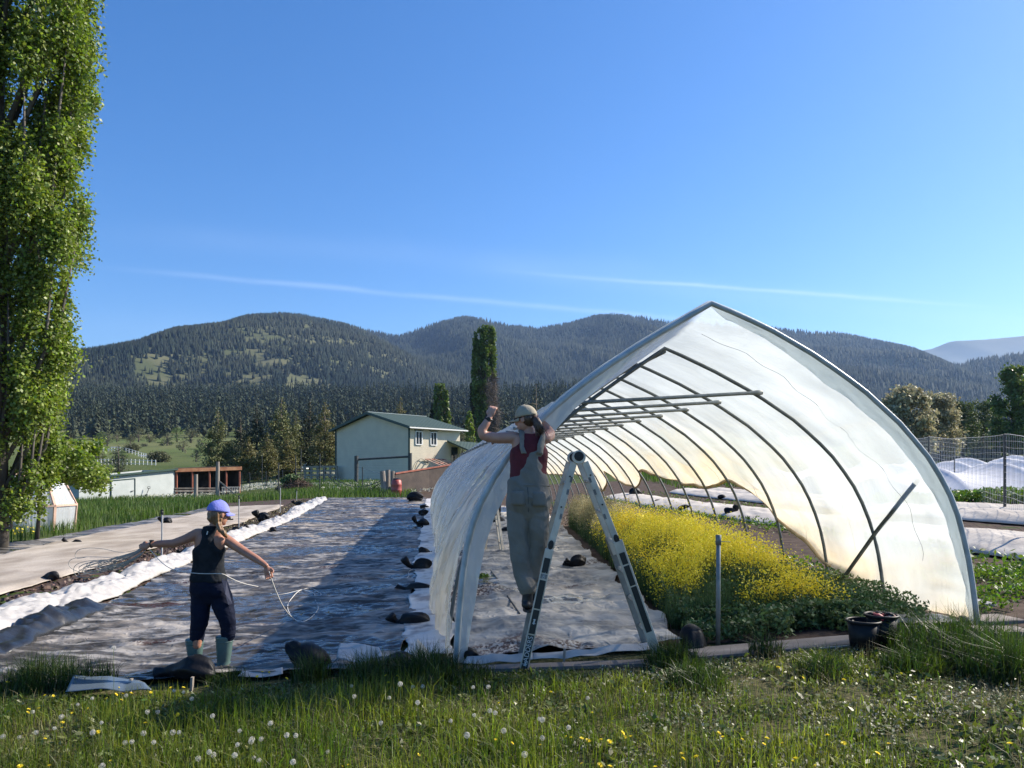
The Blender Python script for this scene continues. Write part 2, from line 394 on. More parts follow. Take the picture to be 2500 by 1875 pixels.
def spikes(x, y, z, h, r, m=54):
    """conifers made of many small drooping sprays"""
    n = len(x); t = rng.random((n, m)) ** .8; a = rng.random((n, m)) * 6.2832
    rad = 1.25 * r[:, None] * (1.08 - t) * (.55 + .6 * rng.random((n, m))); zz = z[:, None] + h[:, None] * (.10 + .90 * t)
    cx, cy = np.cos(a), np.sin(a); w_ = rad * (.30 + .25 * rng.random((n, m))) + .05
    tip = np.stack([x[:, None] + cx * rad, y[:, None] + cy * rad, zz - rad * .55], -1)
    p0 = np.stack([x[:, None] - cy * w_ + cx * rad * .15, y[:, None] + cx * w_ + cy * rad * .15, zz + h[:, None] * .02], -1); p1 = np.stack([x[:, None] + cy * w_ + cx * rad * .15, y[:, None] - cx * w_ + cy * rad * .15, zz + h[:, None] * .05], -1)
    V = np.stack([p0, p1, tip], 2).reshape(-1, 3); return V, np.arange(len(V)).reshape(-1, 3)
def forest(name, r, n, pl, ph, y0, y1, h0, h1, clear=(), label='', k=5, tiers=1, zf=None, cat='forest', keep=None):
    y = y0 + (y1 - y0) * rng.random(n) ** .85
    px = pl + (ph - pl) * rng.random(n); x = (px - 1250) / FPX * y
    z = (zf or r.z)(x, y)
    py = HOR - (z - CAMZ) / y * FPX
    ok = np.ones(n, bool)
    dens = fbm(x / 90, y / 90, 3, 77)
    ok &= ~((dens > .56) & (rng.random(n) < .55 * sm(.56, .66, dens)))
    for (cx, cy, rx, ry, st) in clear:
        e = ((px - cx) / rx) ** 2 + ((py - cy) / ry) ** 2 + (fbm(px / 14, py / 5, 4, 5, .65) - .5) * 3.0
        ok &= ~((e < 1) & (rng.random(n) < st))
    if keep is not None: ok &= keep(x, y, px, py)
    x, y, z, = x[ok], y[ok], z[ok]
    h = (h0 + (h1 - h0) * rng.random(len(x)) ** 1.3)
    if tiers > 1:
        fm_ = m_vforest; V, F = spikes(x, y, z - .5, h * np.interp(y, [280, 600], [.62, 1.0]), h * (.15 + .06 * rng.random(len(x))) * np.interp(y, [280, 600], [.62, 1.0]))
    else:
        fm_ = m_forest; V, F = cones(x, y, z - 1.0, h, h * (.15 + .08 * rng.random(len(x))), k, tiers)
    o = npmesh(name, V, F, fm_); return tag(o, label, cat, kind='stuff')
CL = [(368, 912, 40, 52, .80), (400, 950, 55, 16, .7), (335, 975, 40, 22, .6), (450, 925, 50, 12, .7), (470, 875, 55, 8, .6), (640, 828, 42, 12, .85), (600, 862, 55, 8, .85), (660, 882, 55, 10, .85), (610, 938, 60, 26, .75), (735, 942, 50, 22, .85), (560, 915, 30, 10, .6), (820, 838, 70, 5, .5), (510, 950, 40, 10, .5), (720, 862, 30, 10, .5), (580, 805, 20, 4, .6)]
forest('mountain_forest', RA, 62000, 60, 1500, 830, 2440, 10, 19, [(a, b, c * 1.05, d * 1.1, min(.92, e + .08)) for a, b, c, d, e in CL], 'dark conifer forest with small grassy clearings covering the broad left mountain')
forest('mountain_forest', RB, 60000, 780, 2560, 1600, 3340, 16, 27, [(1290, 1003, 25, 6, .6), (1300, 915, 60, 30, .3), (2120, 858, 30, 4, .6), (2245, 890, 25, 4, .6)], 'hazy blue conifer forest on the two middle peaks behind the tunnel')
forest('hill_forest', RE, 12000, 2000, 2600, 1250, 2510, 15, 25, (), 'hazy conifer forest on the low ridge at the right edge')
def tz(x, y): return T(x, y) + 1
forest('valley_forest', None, 2600, 60, 1450, 640, 1000, 13, 27, (), 'dark band of conifers along the foot of the left mountain', 7, 4, zf=lambda x, y: T(x, y))
forest('valley_forest', None, 2200, 1250, 2600, 420, 900, 13, 24, (), 'dark band of conifers along the valley floor at the right', 7, 4, zf=lambda x, y: T(x, y))
for k_, (a_, b_, d0_, d1_, n_) in enumerate([(90, 480, 390, 690, 420), (480, 1000, 400, 680, 620), (1000, 1400, 250, 600, 450)]):
    forest('valley_forest', None, n_, a_, b_, d0_, d1_, 10, 24, (), ['loose conifers at the edge of the hillside pastures on the left', 'dark conifers just beyond the roadside pines', 'dark conifers behind the tall poplar'][k_], 7, 4, zf=lambda x, y: T(x, y))

# ------------------------------------------------------------------ trees
def leafcloud(C, Rr, n, size, jit=.35, shell=.55, sq=(1, 1, 1), droop=0.0):
    """small leaf quads scattered through ellipsoid clumps; C (m,3), Rr (m,3)"""
    C = np.asarray(C, float); Rr = np.asarray(Rr, float); m = len(C)
    wgt = (Rr.prod(1)) ** (2 / 3); idx = rng.choice(m, n, p=wgt / wgt.sum())
    d = rng.normal(size=(n, 3)); d /= np.linalg.norm(d, axis=1)[:, None]
    rad = (shell + (1 - shell) * rng.random(n))[:, None] * (1 + (rng.random((n, 1)) - .5) * jit)
    p = C[idx] + d * Rr[idx] * rad
    nrm = d * .5 + rng.normal(size=(n, 3)) * .8; nrm[:, 2] += .35; nrm /= np.linalg.norm(nrm, axis=1)[:, None]
    a = np.cross(nrm, rng.normal(size=(n, 3))); a /= np.linalg.norm(a, axis=1)[:, None]; b = np.cross(nrm, a)
    s = (size * (.6 + .8 * rng.random(n)))[:, None]
    a = a * s * sq[0]; b = b * s * sq[1]
    V = np.stack([p - a * .5, p - b * .42, p + a * .6, p + b * .42], 1).reshape(-1, 3)
    F = np.arange(n * 4).reshape(-1, 4)
    return V, F
def tree(name, base, label, cat, trunk, crown, mt, mc, group=None, extra=None):
    """trunk: list of polylines with radii; crown: (V, F)"""
    e = empty(name, base, label, cat, group)
    b = MB()
    for pts, rs in trunk: b.tube(pts, rs, 7)
    b.build('trunk', mt, e, smooth=True)
    npmesh('crown', crown[0], crown[1], mc, e)
    if extra: npmesh('bare_twigs', extra[0], extra[1], m_twig, e)
    return e
def conifer(px, d, top, hw, label, name='pine_tree', m=None, n=7500, bare=.12, group=None, lean=0, size=None, low=None):
    x = (px - 1250) / FPX * d; b = gz(x, d, -.1); zt = CAMZ + (HOR - top) / FPX * d; H = zt - b.z; W = hw / FPX * d
    C = []; Rr = []; tr = [([b, b + Vector((lean * .5, 0, H * .5)), b + Vector((lean, 0, H * .97))], [W * .09 + .05, W * .06 + .03, .02])]
    nb = 46
    for i in range(nb):
        t = (i + .5) / nb; z = bare + (1 - bare) * t
        rad = W * 1.42 * (min(1, (1 - t) * 1.5 + .10)) * (.72 + .5 * rnd.random()) * (.75 + .25 * min(1, t * 5))
        for q in range(3):
            a = rnd.random() * 6.28
            if q == 0: a = i * 2.4
            rr = rad * (.35 + .65 * rnd.random())
            c = Vector((b.x + lean * z + math.cos(a) * rr * .72, b.y + math.sin(a) * rr * .72, b.z + H * z - rr * .12))
            s = max(.12, rad * .34) * (.7 + .6 * rnd.random()); C.append(c); Rr.append((s * 1.15, s * 1.15, s * .62))
        if i % 3 == 0 and t < .8:
            a = i * 2.4; p0 = Vector((b.x + lean * z, b.y, b.z + H * z)); tr.append(([p0, p0 + Vector((math.cos(a) * rad * .8, math.sin(a) * rad * .8, .02 * H))], [W * .03 + .01, .008]))
    V, F = leafcloud(C, Rr, n, size or max(.15, W * .10), shell=.1)
    return tree(name, b, label, 'pine tree' if 'pine' in name else 'tree', tr, (V, F), m_bark, m or m_needle, group)
GP = 'pines in front of the valley'
for a in [(532, 95, 993, 33, 'tall pine with thinning crown directly behind the open shed end', m_needle),
          (588, 100, 1016, 26, 'shorter dark pine second from the left of the pine row', m_dark),
          (627, 97, 985, 30, 'tall dark pine with rounded top, third in the pine row', m_dark),
          (687, 98, 969, 40, 'tallest broad pine in the middle of the pine row', m_needle),
          (722, 103, 1000, 24, 'slim pine tucked behind the tallest one', m_needle),
          (757, 101, 974, 30, 'dark pine left of the pair next to the cream house', m_dark),
          (793, 97, 978, 34, 'yellow green pine touching the cream house gable', m_needle2),
          (606, 88, 1066, 28, 'low yellowish pine with spreading crown behind the wire fence', m_needle2),
          (652, 87, 1056, 26, 'low brownish pine in front of the tallest pine', m_needle2),
          (700, 91, 1064, 24, 'low olive pine between the tallest pine and the dark pair', m_needle2),
          (556, 104, 1078, 22, 'dark bushy pine behind the shed run post', m_dark)]:
    conifer(a[0], a[1], a[2], a[3], a[4], m=a[5], group=GP, bare=.13)
conifer(1309, 120, 932, 38, 'dark rounded conifer beside the left slope of the tunnel roof', 'spruce_tree', m_dark, bare=.05, n=3200)
conifer(978, 100, 970, 27, 'brown green round topped pine rising behind the cream house roof', 'pine_tree', m_needle2, bare=.05)
conifer(289, 130, 1085, 24, 'sparse dark spruce standing alone beyond the white shed', 'spruce_tree', m_dark, n=1500, bare=.04)
conifer(170, 150, 1050, 38, 'dark bushy conifer between the poplar and the hillside pastures', 'pine_tree', m_dark, bare=.05)

def poplar(px, d, top, prof, n, size, label, m, trunk=True, base_py=None, seedpx=0, group=None, bare_side=0.0, name='poplar_tree'):
    """prof: list of (py, left px, right px)"""
    x0 = (px - 1250) / FPX * d; b = gz(x0, d, -.1); H = CAMZ + (HOR - top) / FPX * d - b.z
    pys = [p[0] for p in prof]; L = lambda py: np.interp(py, pys, [p[1] for p in prof]); Rg = lambda py: np.interp(py, pys, [p[2] for p in prof])
    C = []; Rr = []; tr = [([b, b + Vector((0, 0, H * .4)), b + Vector((.1, 0, H * .93))], [H * .013, H * .009, .03])]
    E = []
    nb = int(H * 17)
    for i in range(nb):
        py = pys[0] + (pys[-1] - pys[0]) * (i + rnd.random()) / nb
        l, r = (L(py) - 1250) / FPX * d, (Rg(py) - 1250) / FPX * d; cx = (l + r) / 2; w_ = (r - l) / 2
        z = CAMZ + (HOR - py) / FPX * d
        a = rnd.random() * 6.28; q = (rnd.random() ** .45) * (1 - .22)
        if i % 3 == 0: a = rnd.choice([0, math.pi]) + rnd.gauss(0, .35); q = .80 + .12 * rnd.random()
        s = w_ * (.13 + .20 * rnd.random() ** 1.2)
        c = (cx + math.cos(a) * w_ * q, d + math.sin(a) * w_ * q, z)
        if bare_side and c[0] > cx + w_ * .05 and z < b.z + H * bare_side: E.append((c, (s, s, s * 3)))
        else: C.append(c); Rr.append((s, s, s * (1.3 + 1.2 * rnd.random())))
        if i % 4 == 0:
            p1 = Vector(c); p0 = Vector((x0 + (cx - x0) * .3, d, max(b.z + .5, z - w_ * 2.6))); mid = (p0 + p1) / 2 + Vector(((p1.x - p0.x) * .25, 0, -.2))
            tr.append(([p0, mid, p1], [.03 + w_ * .022, .02 + w_ * .012, .006 + w_ * .002]))
    cr = leafcloud(C, Rr, n, size, shell=.25, jit=.5)
    ex = None
    if E: 
        ex = leafcloud([e[0] for e in E], [e[1] for e in E], int(n * .18), size * 3.2, shell=.2, sq=(1.8, .05))
        # twigs stand upright
    return tree(name, b, label, 'tree', tr, cr, m_barkp, m, group, ex)
# the big poplar on the left
pr = [(-700, -60, 90), (-500, -110, 150), (-300, -150, 190), (-120, -165, 205), (0, -170, 203), (55, -170, 218), (100, -170, 236), (140, -170, 222), (190, -170, 232), (225, -170, 224), (255, -170, 186), (300, -170, 184), (340, -170, 190), (370, -170, 168), (400, -170, 186), (450, -170, 180), (500, -170, 200), (560, -170, 213), (620, -170, 204), (655, -170, 198), (690, -170, 168), (740, -170, 158), (800, -170, 158), (850, -170, 156), (880, -170, 150), (930, -170, 140), (1000, -170, 142), (1060, -170, 148), (1130, -150, 140), (1180, -130, 120), (1235, -120, 105), (1270, -110, 60), (1310, -90, 25)]
poplar(-8, 20, -700, pr, 230000, .082, 'huge leafy poplar towering out of frame at the left edge', m_pop)
C_, R_ = [], []
for i in range(46):
    px_ = 70 + 175 * rnd.random() ** .8; py_ = 1075 + 95 * rnd.random() + (px_ - 100) * .12
    c = P(px_, py_, 22 + rnd.uniform(-1, 1)); C_.append(c); s = .20 + .25 * rnd.random(); R_.append((s * 1.2, s, s * .8))
b_ = gz(P(90, 1300, 22.5).x, 22.5, -.1)
tree('young_poplar_tree', b_, 'low leafy poplar shoot with bright green leaves over the plastic hut', 'tree',
     [([b_, b_ + Vector((.1, 0, 1.6)), P(120, 1110, 22.2)], [.06, .045, .02]), ([b_ + Vector((.1, 0, 1.5)), P(190, 1120, 22)], [.03, .01])], leafcloud(C_, R_, 7500, .09, shell=.2), m_barkp, m_pop)

poplar(1186, 130, 794, [(794, 1178, 1196), (815, 1158, 1208), (860, 1154, 1211), (900, 1152, 1210), (960, 1156, 1213), (1020, 1162, 1218), (1060, 1166, 1216), (1100, 1172, 1208)], 15000, .34, 'tallest poplar with a bare twiggy right side above the raised hand', m_pop2, bare_side=.66, group='poplars behind the house')
poplar(1080, 125, 938, [(938, 1062, 1086), (960, 1058, 1092), (1000, 1060, 1097), (1040, 1062, 1099), (1090, 1066, 1096)], 6500, .32, 'medium poplar rising behind the right end of the green roof', m_pop2, group='poplars behind the house')
poplar(1060, 128, 985, [(985, 1054, 1064), (1020, 1050, 1068), (1060, 1052, 1070), (1090, 1054, 1068)], 2200, .32, 'narrow dark poplar against the medium one behind the roof', m_dark, group='poplars behind the house')
poplar(1156, 134, 912, [(912, 1150, 1162), (960, 1148, 1166), (1010, 1150, 1168), (1080, 1152, 1166)], 2200, .34, 'dark slim poplar at the left flank of the tallest one', m_dark, group='poplars behind the house')
poplar(1146, 118, 1004, [(1004, 1142, 1150), (1030, 1136, 1156), (1070, 1134, 1160), (1100, 1138, 1158)], 2200, .28, 'small pointed poplar between the house roof and the raised hand', m_pop, group='poplars behind the house')

def roundtree(px, d, top, hw, label, m, n=3000, size=None, name='broadleaf_tree', squash=1.0, base=None, group=None, lobes=9, mt=None):
    x = (px - 1250) / FPX * d; b = gz(x, d, -.1); zt = CAMZ + (HOR - top) / FPX * d; H = zt - b.z; W = hw / FPX * d
    C = []; Rr = []; tr = [([b, b + Vector((.05 * W, 0, H * .35))], [W * .09 + .03, W * .06 + .02])]
    for i in range(lobes * 9):
        a = rnd.random() * 6.28; q = rnd.random() ** .5; z = .08 + .80 * rnd.random()
        wz = math.sin(math.pi * min(1, (z * .85 + .18))) ** .6
        c = Vector((b.x + math.cos(a) * W * .72 * q * wz, b.y + math.sin(a) * W * .72 * q * wz, b.z + H * z)); s = W * (.20 + .18 * rnd.random())
        s = min(s, (zt - c.z) * .98 + .05)
        C.append(c); Rr.append((s, s, s * .8))
        if i < 9: tr.append(([b + Vector((.05 * W, 0, H * .3)), (b + c) / 2 + Vector((0, 0, H * .2)), c], [W * .045, W * .03, W * .01]))
    return tree(name, b, label, 'tree', tr, leafcloud(C, Rr, n, size or W * .08, shell=.15, jit=.6), mt or m_bark, m, group)
for a in [(2205, 92, 934, 88, 'silvery rounded willow closest to the right slope of the tunnel', m_will, 20000, 'willow_tree'),
          (2292, 96, 948, 64, 'silvery willow half joined to the rounded one beside the tunnel', m_will, 13000, 'willow_tree'),
          (2350, 105, 965, 48, 'dark green leafy tree right of the silvery willows', m_bush, 6500, 'broadleaf_tree'),
          (2396, 108, 962, 46, 'bushy green tree in the gap between willow and cottonwood', m_bush, 6500, 'broadleaf_tree'),
          (2425, 112, 975, 26, 'thin leafed green tree at the foot of the tall cottonwood', m_pop2, 5000, 'broadleaf_tree'),
          (2325, 112, 985, 34, 'low bushy tree filling the gap right of the second willow', m_bush, 5000, 'broadleaf_tree'),
          (2372, 118, 990, 30, 'low rounded green tree behind the netting fence', m_pop2, 5000, 'broadleaf_tree'),
          (2110, 98, 985, 34, 'low olive tree half hidden behind the right slope of the tunnel', m_olive, 4000, 'broadleaf_tree'),
          (2480, 84, 862, 66, 'tall green cottonwood at the right edge of the picture', m_pop2, 18000, 'cottonwood_tree'),
          (2560, 88, 900, 60, 'broad cottonwood cut by the right edge of the picture', m_bush, 9000, 'cottonwood_tree'),
          (388, 190, 1100, 34, 'soft olive round tree in the pasture behind the white shed', m_olive, 4200, 'broadleaf_tree'),
          (322, 260, 1080, 26, 'pale leafed bush near the yellow hillside cabin', m_olive, 2400, 'broadleaf_tree'),
          (352, 300, 1082, 12, 'dark shrub below the long low roof on the hillside', m_dark, 900, 'shrub'),
          (392, 340, 1078, 11, 'bright green shrub in front of the hillside forest', m_pop2, 900, 'shrub'),
          (418, 330, 1079, 10, 'second bright shrub right of the long low roof', m_pop2, 900, 'shrub'),
          (480, 230, 1092, 11, 'small bright green tree left of the pine row', m_pop2, 1200, 'broadleaf_tree'),
          (452, 250, 1095, 7, 'bare looking grey bush in the upper pasture', m_will, 500, 'shrub'),
          (1128, 100, 1042, 22, 'low olive bush behind the lean-to roof', m_olive, 2200, 'shrub'),
          (1152, 96, 1050, 18, 'dark green bush below the small pointed poplar', m_bush, 1600, 'shrub'),
          (232, 170, 1092, 30, 'loose grey green tree behind the young poplar shoot', m_olive, 2600, 'broadleaf_tree'),
          (205, 60, 1130, 30, 'pale flowering shrub between plastic hut and white shed', m_will, 1500, 'shrub'),
          (150, 120, 1075, 36, 'shaded bushy tree behind the plastic hut', m_bush, 2500, 'broadleaf_tree')]:
    roundtree(a[0], a[1], a[2], a[3], a[4], a[5], a[6], name=a[7])

for i in range(16):
    px_ = [232, 262, 300, 318, 338, 408, 432, 446, 466, 492, 508, 365, 285, 478, 250, 520][i]; d_ = [240, 300, 200, 330, 350, 300, 350, 260, 340, 280, 240, 345, 350, 200, 350, 330][i]
    yb_ = HOR - (float(T((px_ - 1250) / FPX * d_, d_)) - CAMZ) / d_ * FPX; hh_ = rnd.uniform(3.5, 8) / d_ * FPX
    roundtree(px_, d_, yb_ - hh_, hh_ * rnd.uniform(.45, .8), ['round olive bush', 'small dark conifer like tree', 'fresh green bush', 'grey green bush'][i % 4] + [' near the left end of the hillside pasture', ' below the yellow cabin', ' beside the lone sparse spruce', ' left of the long low roof', ' at the top of the white hillside fence', ' just right of the olive tree', ' in the open upper pasture', ' alone in the middle pasture', ' at the forest edge above the run', ' beside the first tall pine', ' behind the first tall pine', ' behind the long low roof', ' under the highest cottage', ' behind the open run roof', ' left of the highest cottage', ' between the first two pines at the forest edge'][i],
              [m_olive, m_dark, m_pop2, m_olive][i % 4], 900, name=['broadleaf_tree', 'pine_tree', 'broadleaf_tree', 'shrub'][i % 4], lobes=3)
# ------------------------------------------------------------------ garden materials
def film_mat(name, tr=.10, dif=.30, col=(.86, .90, .93), stain_fold=(.78, .66, .42), gloss=.10, foldscale=0):
    m = bpy.data.materials.new(name); m.use_nodes = True; n = m.node_tree.nodes; l = m.node_tree.links; n.remove(n['Principled BSDF'])
    at = n.new('ShaderNodeAttribute'); at.attribute_name = 'stain_fold'
    g = n.new('ShaderNodeNewGeometry'); t = n.new('ShaderNodeTexNoise'); t.inputs['Scale'].default_value = 1.6; t.inputs['Detail'].default_value = 6; l.new(g.outputs['Position'], t.inputs['Vector'])
    r = n.new('ShaderNodeMapRange'); r.inputs[1].default_value = .3; r.inputs[2].default_value = .7; l.new(t.outputs[0], r.inputs[0])
    mm = n.new('ShaderNodeMath'); mm.operation = 'MULTIPLY'; l.new(at.outputs['Fac'], mm.inputs[0])
    ad = n.new('ShaderNodeMath'); ad.operation = 'MULTIPLY_ADD'; l.new(r.outputs[0], ad.inputs[0]); ad.inputs[1].default_value = .7; ad.inputs[2].default_value = .5; l.new(ad.outputs[0], mm.inputs[1])
    mc = n.new('ShaderNodeMixRGB'); mc.use_clamp = True; l.new(mm.outputs[0], mc.inputs[0]); mc.inputs[1].default_value = (*col, 1); mc.inputs[2].default_value = (*stain_fold, 1)
    tl = n.new('ShaderNodeBsdfTranslucent'); df = n.new('ShaderNodeBsdfDiffuse'); tp = n.new('ShaderNodeBsdfTransparent'); gl = n.new('ShaderNodeBsdfGlossy'); gl.inputs['Roughness'].default_value = .25
    tp.inputs[0].default_value = (.95, .97, .98, 1); gl.inputs[0].default_value = (1, 1, 1, 1)
    l.new(mc.outputs[0], tl.inputs[0]); l.new(mc.outputs[0], df.inputs[0])
    bn = n.new('ShaderNodeBump'); bn.inputs['Distance'].default_value = .04; bn.inputs['Strength'].default_value = .45
    t2 = n.new('ShaderNodeTexNoise'); t2.inputs['Scale'].default_value = 5; t2.inputs['Detail'].default_value = 5; t2.inputs['Distortion'].default_value = .8
    mp = n.new('ShaderNodeMapping'); mp.inputs['Scale'].default_value = (1, 2.2, .7); mp.inputs['Rotation'].default_value = (.5, .2, 0); l.new(g.outputs['Position'], mp.inputs[0]); l.new(mp.outputs[0], t2.inputs['Vector']); l.new(t2.outputs[0], bn.inputs['Height'])
    for s_ in (df, gl, tl): l.new(bn.outputs[0], s_.inputs['Normal'])
    m1 = n.new('ShaderNodeMixShader'); m1.inputs[0].default_value = dif; l.new(tl.outputs[0], m1.inputs[1]); l.new(df.outputs[0], m1.inputs[2])
    m2 = n.new('ShaderNodeMixShader'); l.new(m1.outputs[0], m2.inputs[1]); l.new(tp.outputs[0], m2.inputs[2])
    r3 = n.new('ShaderNodeMapRange'); r3.inputs[1].default_value = .35; r3.inputs[2].default_value = .75; r3.inputs[3].default_value = tr * .3; r3.inputs[4].default_value = tr * 2.2
    t3 = n.new('ShaderNodeTexNoise'); t3.inputs['Scale'].default_value = .7; t3.inputs['Detail'].default_value = 4; l.new(mp.outputs[0], t3.inputs['Vector']); l.new(t3.outputs[0], r3.inputs[0])
    ac = n.new('ShaderNodeAttribute'); ac.attribute_name = 'clear'; am = n.new('ShaderNodeMath'); am.operation = 'MULTIPLY_ADD'; am.inputs[1].default_value = .42; l.new(ac.outputs['Fac'], am.inputs[0]); l.new(r3.outputs[0], am.inputs[2]); l.new(am.outputs[0], m2.inputs[0])
    m3 = n.new('ShaderNodeMixShader'); fr = n.new('ShaderNodeLayerWeight'); fr.inputs[0].default_value = .25
    fm = n.new('ShaderNodeMath'); fm.operation = 'MULTIPLY_ADD'; l.new(fr.outputs['Facing'], fm.inputs[0]); fm.inputs[1].default_value = gloss * 2; fm.inputs[2].default_value = gloss * .3
    l.new(fm.outputs[0], m3.inputs[0]); l.new(m2.outputs[0], m3.inputs[1]); l.new(gl.outputs[0], m3.inputs[2]); l.new(m3.outputs[0], n['Material Output'].inputs[0])
    return m
m_film = film_mat('greenhouse_plastic', .19, .22, col=(.53, .58, .59), stain_fold=(.70, .60, .43))
m_flap = film_mat('doubled_greenhouse_plastic', .10, .42, col=(.60, .68, .71), stain_fold=(.6, .5, .33), gloss=.16)
m_galv = mat('galvanised_steel', (.20, .21, .20), .55, (.30, .31, .30), 9, metal=.55)
m_galvd = mat('weathered_tube', (.11, .12, .12), .6, (.17, .18, .17), 9, metal=.4)
m_wrapd = mat('film_wrapped_tube', (.46, .49, .49), .4, (.34, .37, .37), 7, bump=.3)
m_black = mat('black_fabric', (.010, .010, .012), .55, (.025, .025, .028), 7, bump=.5, bscale=25)
m_white = mat('white_plastic', (.54, .52, .49), .4, (.44, .42, .40), 6, bump=.5, bscale=12, transl=.15)
m_beige = mat('beige_row_cover', (.44, .39, .335), .95, (.28, .24, .20), 1.6, detail=10, bump=.8, bscale=30, stretch=(1, .5, 1), spec=.1)
m_beige2 = mat('pale_row_cover', (.62, .57, .50), .95, (.50, .45, .39), 1.6, detail=10, bump=.6, bscale=20, stretch=(1, .5, 1), spec=.1)
m_wcov = mat('white_row_cover', (.80, .80, .82), .95, (.72, .71, .73), 1.5, bump=.2, bscale=8, spec=.15, transl=.2)
m_soil = mat('garden_soil', (.050, .034, .028), .98, (.10, .072, .055), 4, detail=10, bump=1.0, bscale=22, spec=.12)
m_mulch = mat('leaf_mulch', (.040, .022, .020), .9, (.10, .07, .055), 14, detail=10, bump=1.0, bscale=30, spec=.25)
m_litter = mat('dead_leaves', (.055, .030, .024), .6, (.14, .09, .06), .5, island=.6)
m_litterg = mat('green_brown_litter', (.085, .075, .035), .6, (.14, .11, .045), .5, island=.6)

def tarp_mat(name, a, b, c, sheen=.42, puddle=.30, pscale=.55, shift=0, dirt=(.52, .46, .40), hilite_thr=(.50, .62), litter=.62, ay=.75):
    m = bpy.data.materials.new(name); m.use_nodes = True; n = m.node_tree.nodes; l = m.node_tree.links; p = n['Principled BSDF']
    g = n.new('ShaderNodeNewGeometry')
    mp = n.new('ShaderNodeMapping'); mp.inputs['Location'].default_value = (shift, 0, 0); l.new(g.outputs['Position'], mp.inputs[0])
    def noise(sc, det=5, st=(1, 1, 1), dis=0, rg=False):
        st = (st[0], st[1] * ay, st[2])
        q = n.new('ShaderNodeMapping'); q.inputs['Scale'].default_value = st; l.new(mp.outputs[0], q.inputs[0])
        t = n.new('ShaderNodeTexNoise'); t.inputs['Scale'].default_value = sc; t.inputs['Detail'].default_value = det; t.inputs['Distortion'].default_value = dis; l.new(q.outputs[0], t.inputs['Vector'])
        if rg: t.noise_type = 'RIDGED_MULTIFRACTAL'; t.normalize = True
        return t.outputs[0]
    def rng_(f, lo, hi, o0=0, o1=1):
        r = n.new('ShaderNodeMapRange'); r.inputs[1].default_value = lo; r.inputs[2].default_value = hi; r.inputs[3].default_value = o0; r.inputs[4].default_value = o1; l.new(f, r.inputs[0]); return r.outputs[0]
    def mix(f, x, y):
        q = n.new('ShaderNodeMixRGB'); l.new(f, q.inputs[0])
        for i, v in ((1, x), (2, y)):
            if isinstance(v, tuple): q.inputs[i].default_value = (*v, 1)
            else: l.new(v, q.inputs[i])
        return q.outputs[0]
    def mth(op, x, y):
        q = n.new('ShaderNodeMath'); q.operation = op
        for i, v in ((0, x), (1, y)):
            if isinstance(v, (int, float)): q.inputs[i].default_value = v
            else: l.new(v, q.inputs[i])
        return q.outputs[0]
    col = mix(rng_(noise(1.4, 6, (.6, 1.3, 1)), .38, .62), a, b)
    col = mix(rng_(noise(2.2, 8, (.5, 1.8, 1), 1.2), *hilite_thr), col, c)               # pale patches painting highlights into the fabric colour
    silt = rng_(noise(.8, 5, (.6, 1.2, 1), .8), .56, .68)
    col = mix(mth('MULTIPLY', silt, .75), col, dirt)
    lit = mth('MULTIPLY', rng_(noise(.9, 3, (.6, 1.5, 1)), litter, litter + .04), rng_(noise(30, 3), .42, .55))
    col = mix(lit, col, (.05, .022, .016))
    pud = rng_(noise(pscale, 3, (.55, 1.25, 1), .6), 1 - puddle - .33, 1 - puddle - .31)
    col = mix(mth('MULTIPLY', pud, .9), col, (.05, .05, .05))
    l.new(col, p.inputs['Base Color'])
    ro = n.new('ShaderNodeMath'); ro.operation = 'MULTIPLY_ADD'; l.new(noise(3, 5), ro.inputs[0]); ro.inputs[1].default_value = .35; ro.inputs[2].default_value = sheen - .12
    r1 = n.new('ShaderNodeMix'); l.new(silt, r1.inputs[0]); l.new(ro.outputs[0], r1.inputs[2]); r1.inputs[3].default_value = .85
    r2 = n.new('ShaderNodeMix'); l.new(pud, r2.inputs[0]); l.new(r1.outputs[0], r2.inputs[2]); r2.inputs[3].default_value = .03
    l.new(r2.outputs[0], p.inputs['Roughness'])
    h = mth('ADD', mth('MULTIPLY', noise(2.6, 6, (.6, 1.25, 1), .7, True), 1.6), mth('MULTIPLY', noise(13, 4, (.8, 1.2, 1), .8, True), .35))
    bn = n.new('ShaderNodeBump'); bn.inputs['Distance'].default_value = .05; l.new(h, bn.inputs['Height']); l.new(rng_(pud, 0, 1, .9, .0), bn.inputs['Strength'])
    l.new(bn.outputs[0], p.inputs['Normal'])
    p.inputs['Specular IOR Level'].default_value = .6
    return m
m_tarp = tarp_mat('black_landscape_fabric', (.034, .031, .028), (.080, .073, .066), (.31, .29, .265), .38, .12, dirt=(.36, .32, .28), hilite_thr=(.48, .62))
m_tarp.node_tree.nodes['Principled BSDF'].inputs['Specular IOR Level'].default_value = .26
m_tarp2 = tarp_mat('silted_grey_fabric', (.13, .125, .12), (.21, .20, .185), (.42, .39, .35), .55, .07, .6, 31, hilite_thr=(.42, .60), litter=.60, ay=.42)

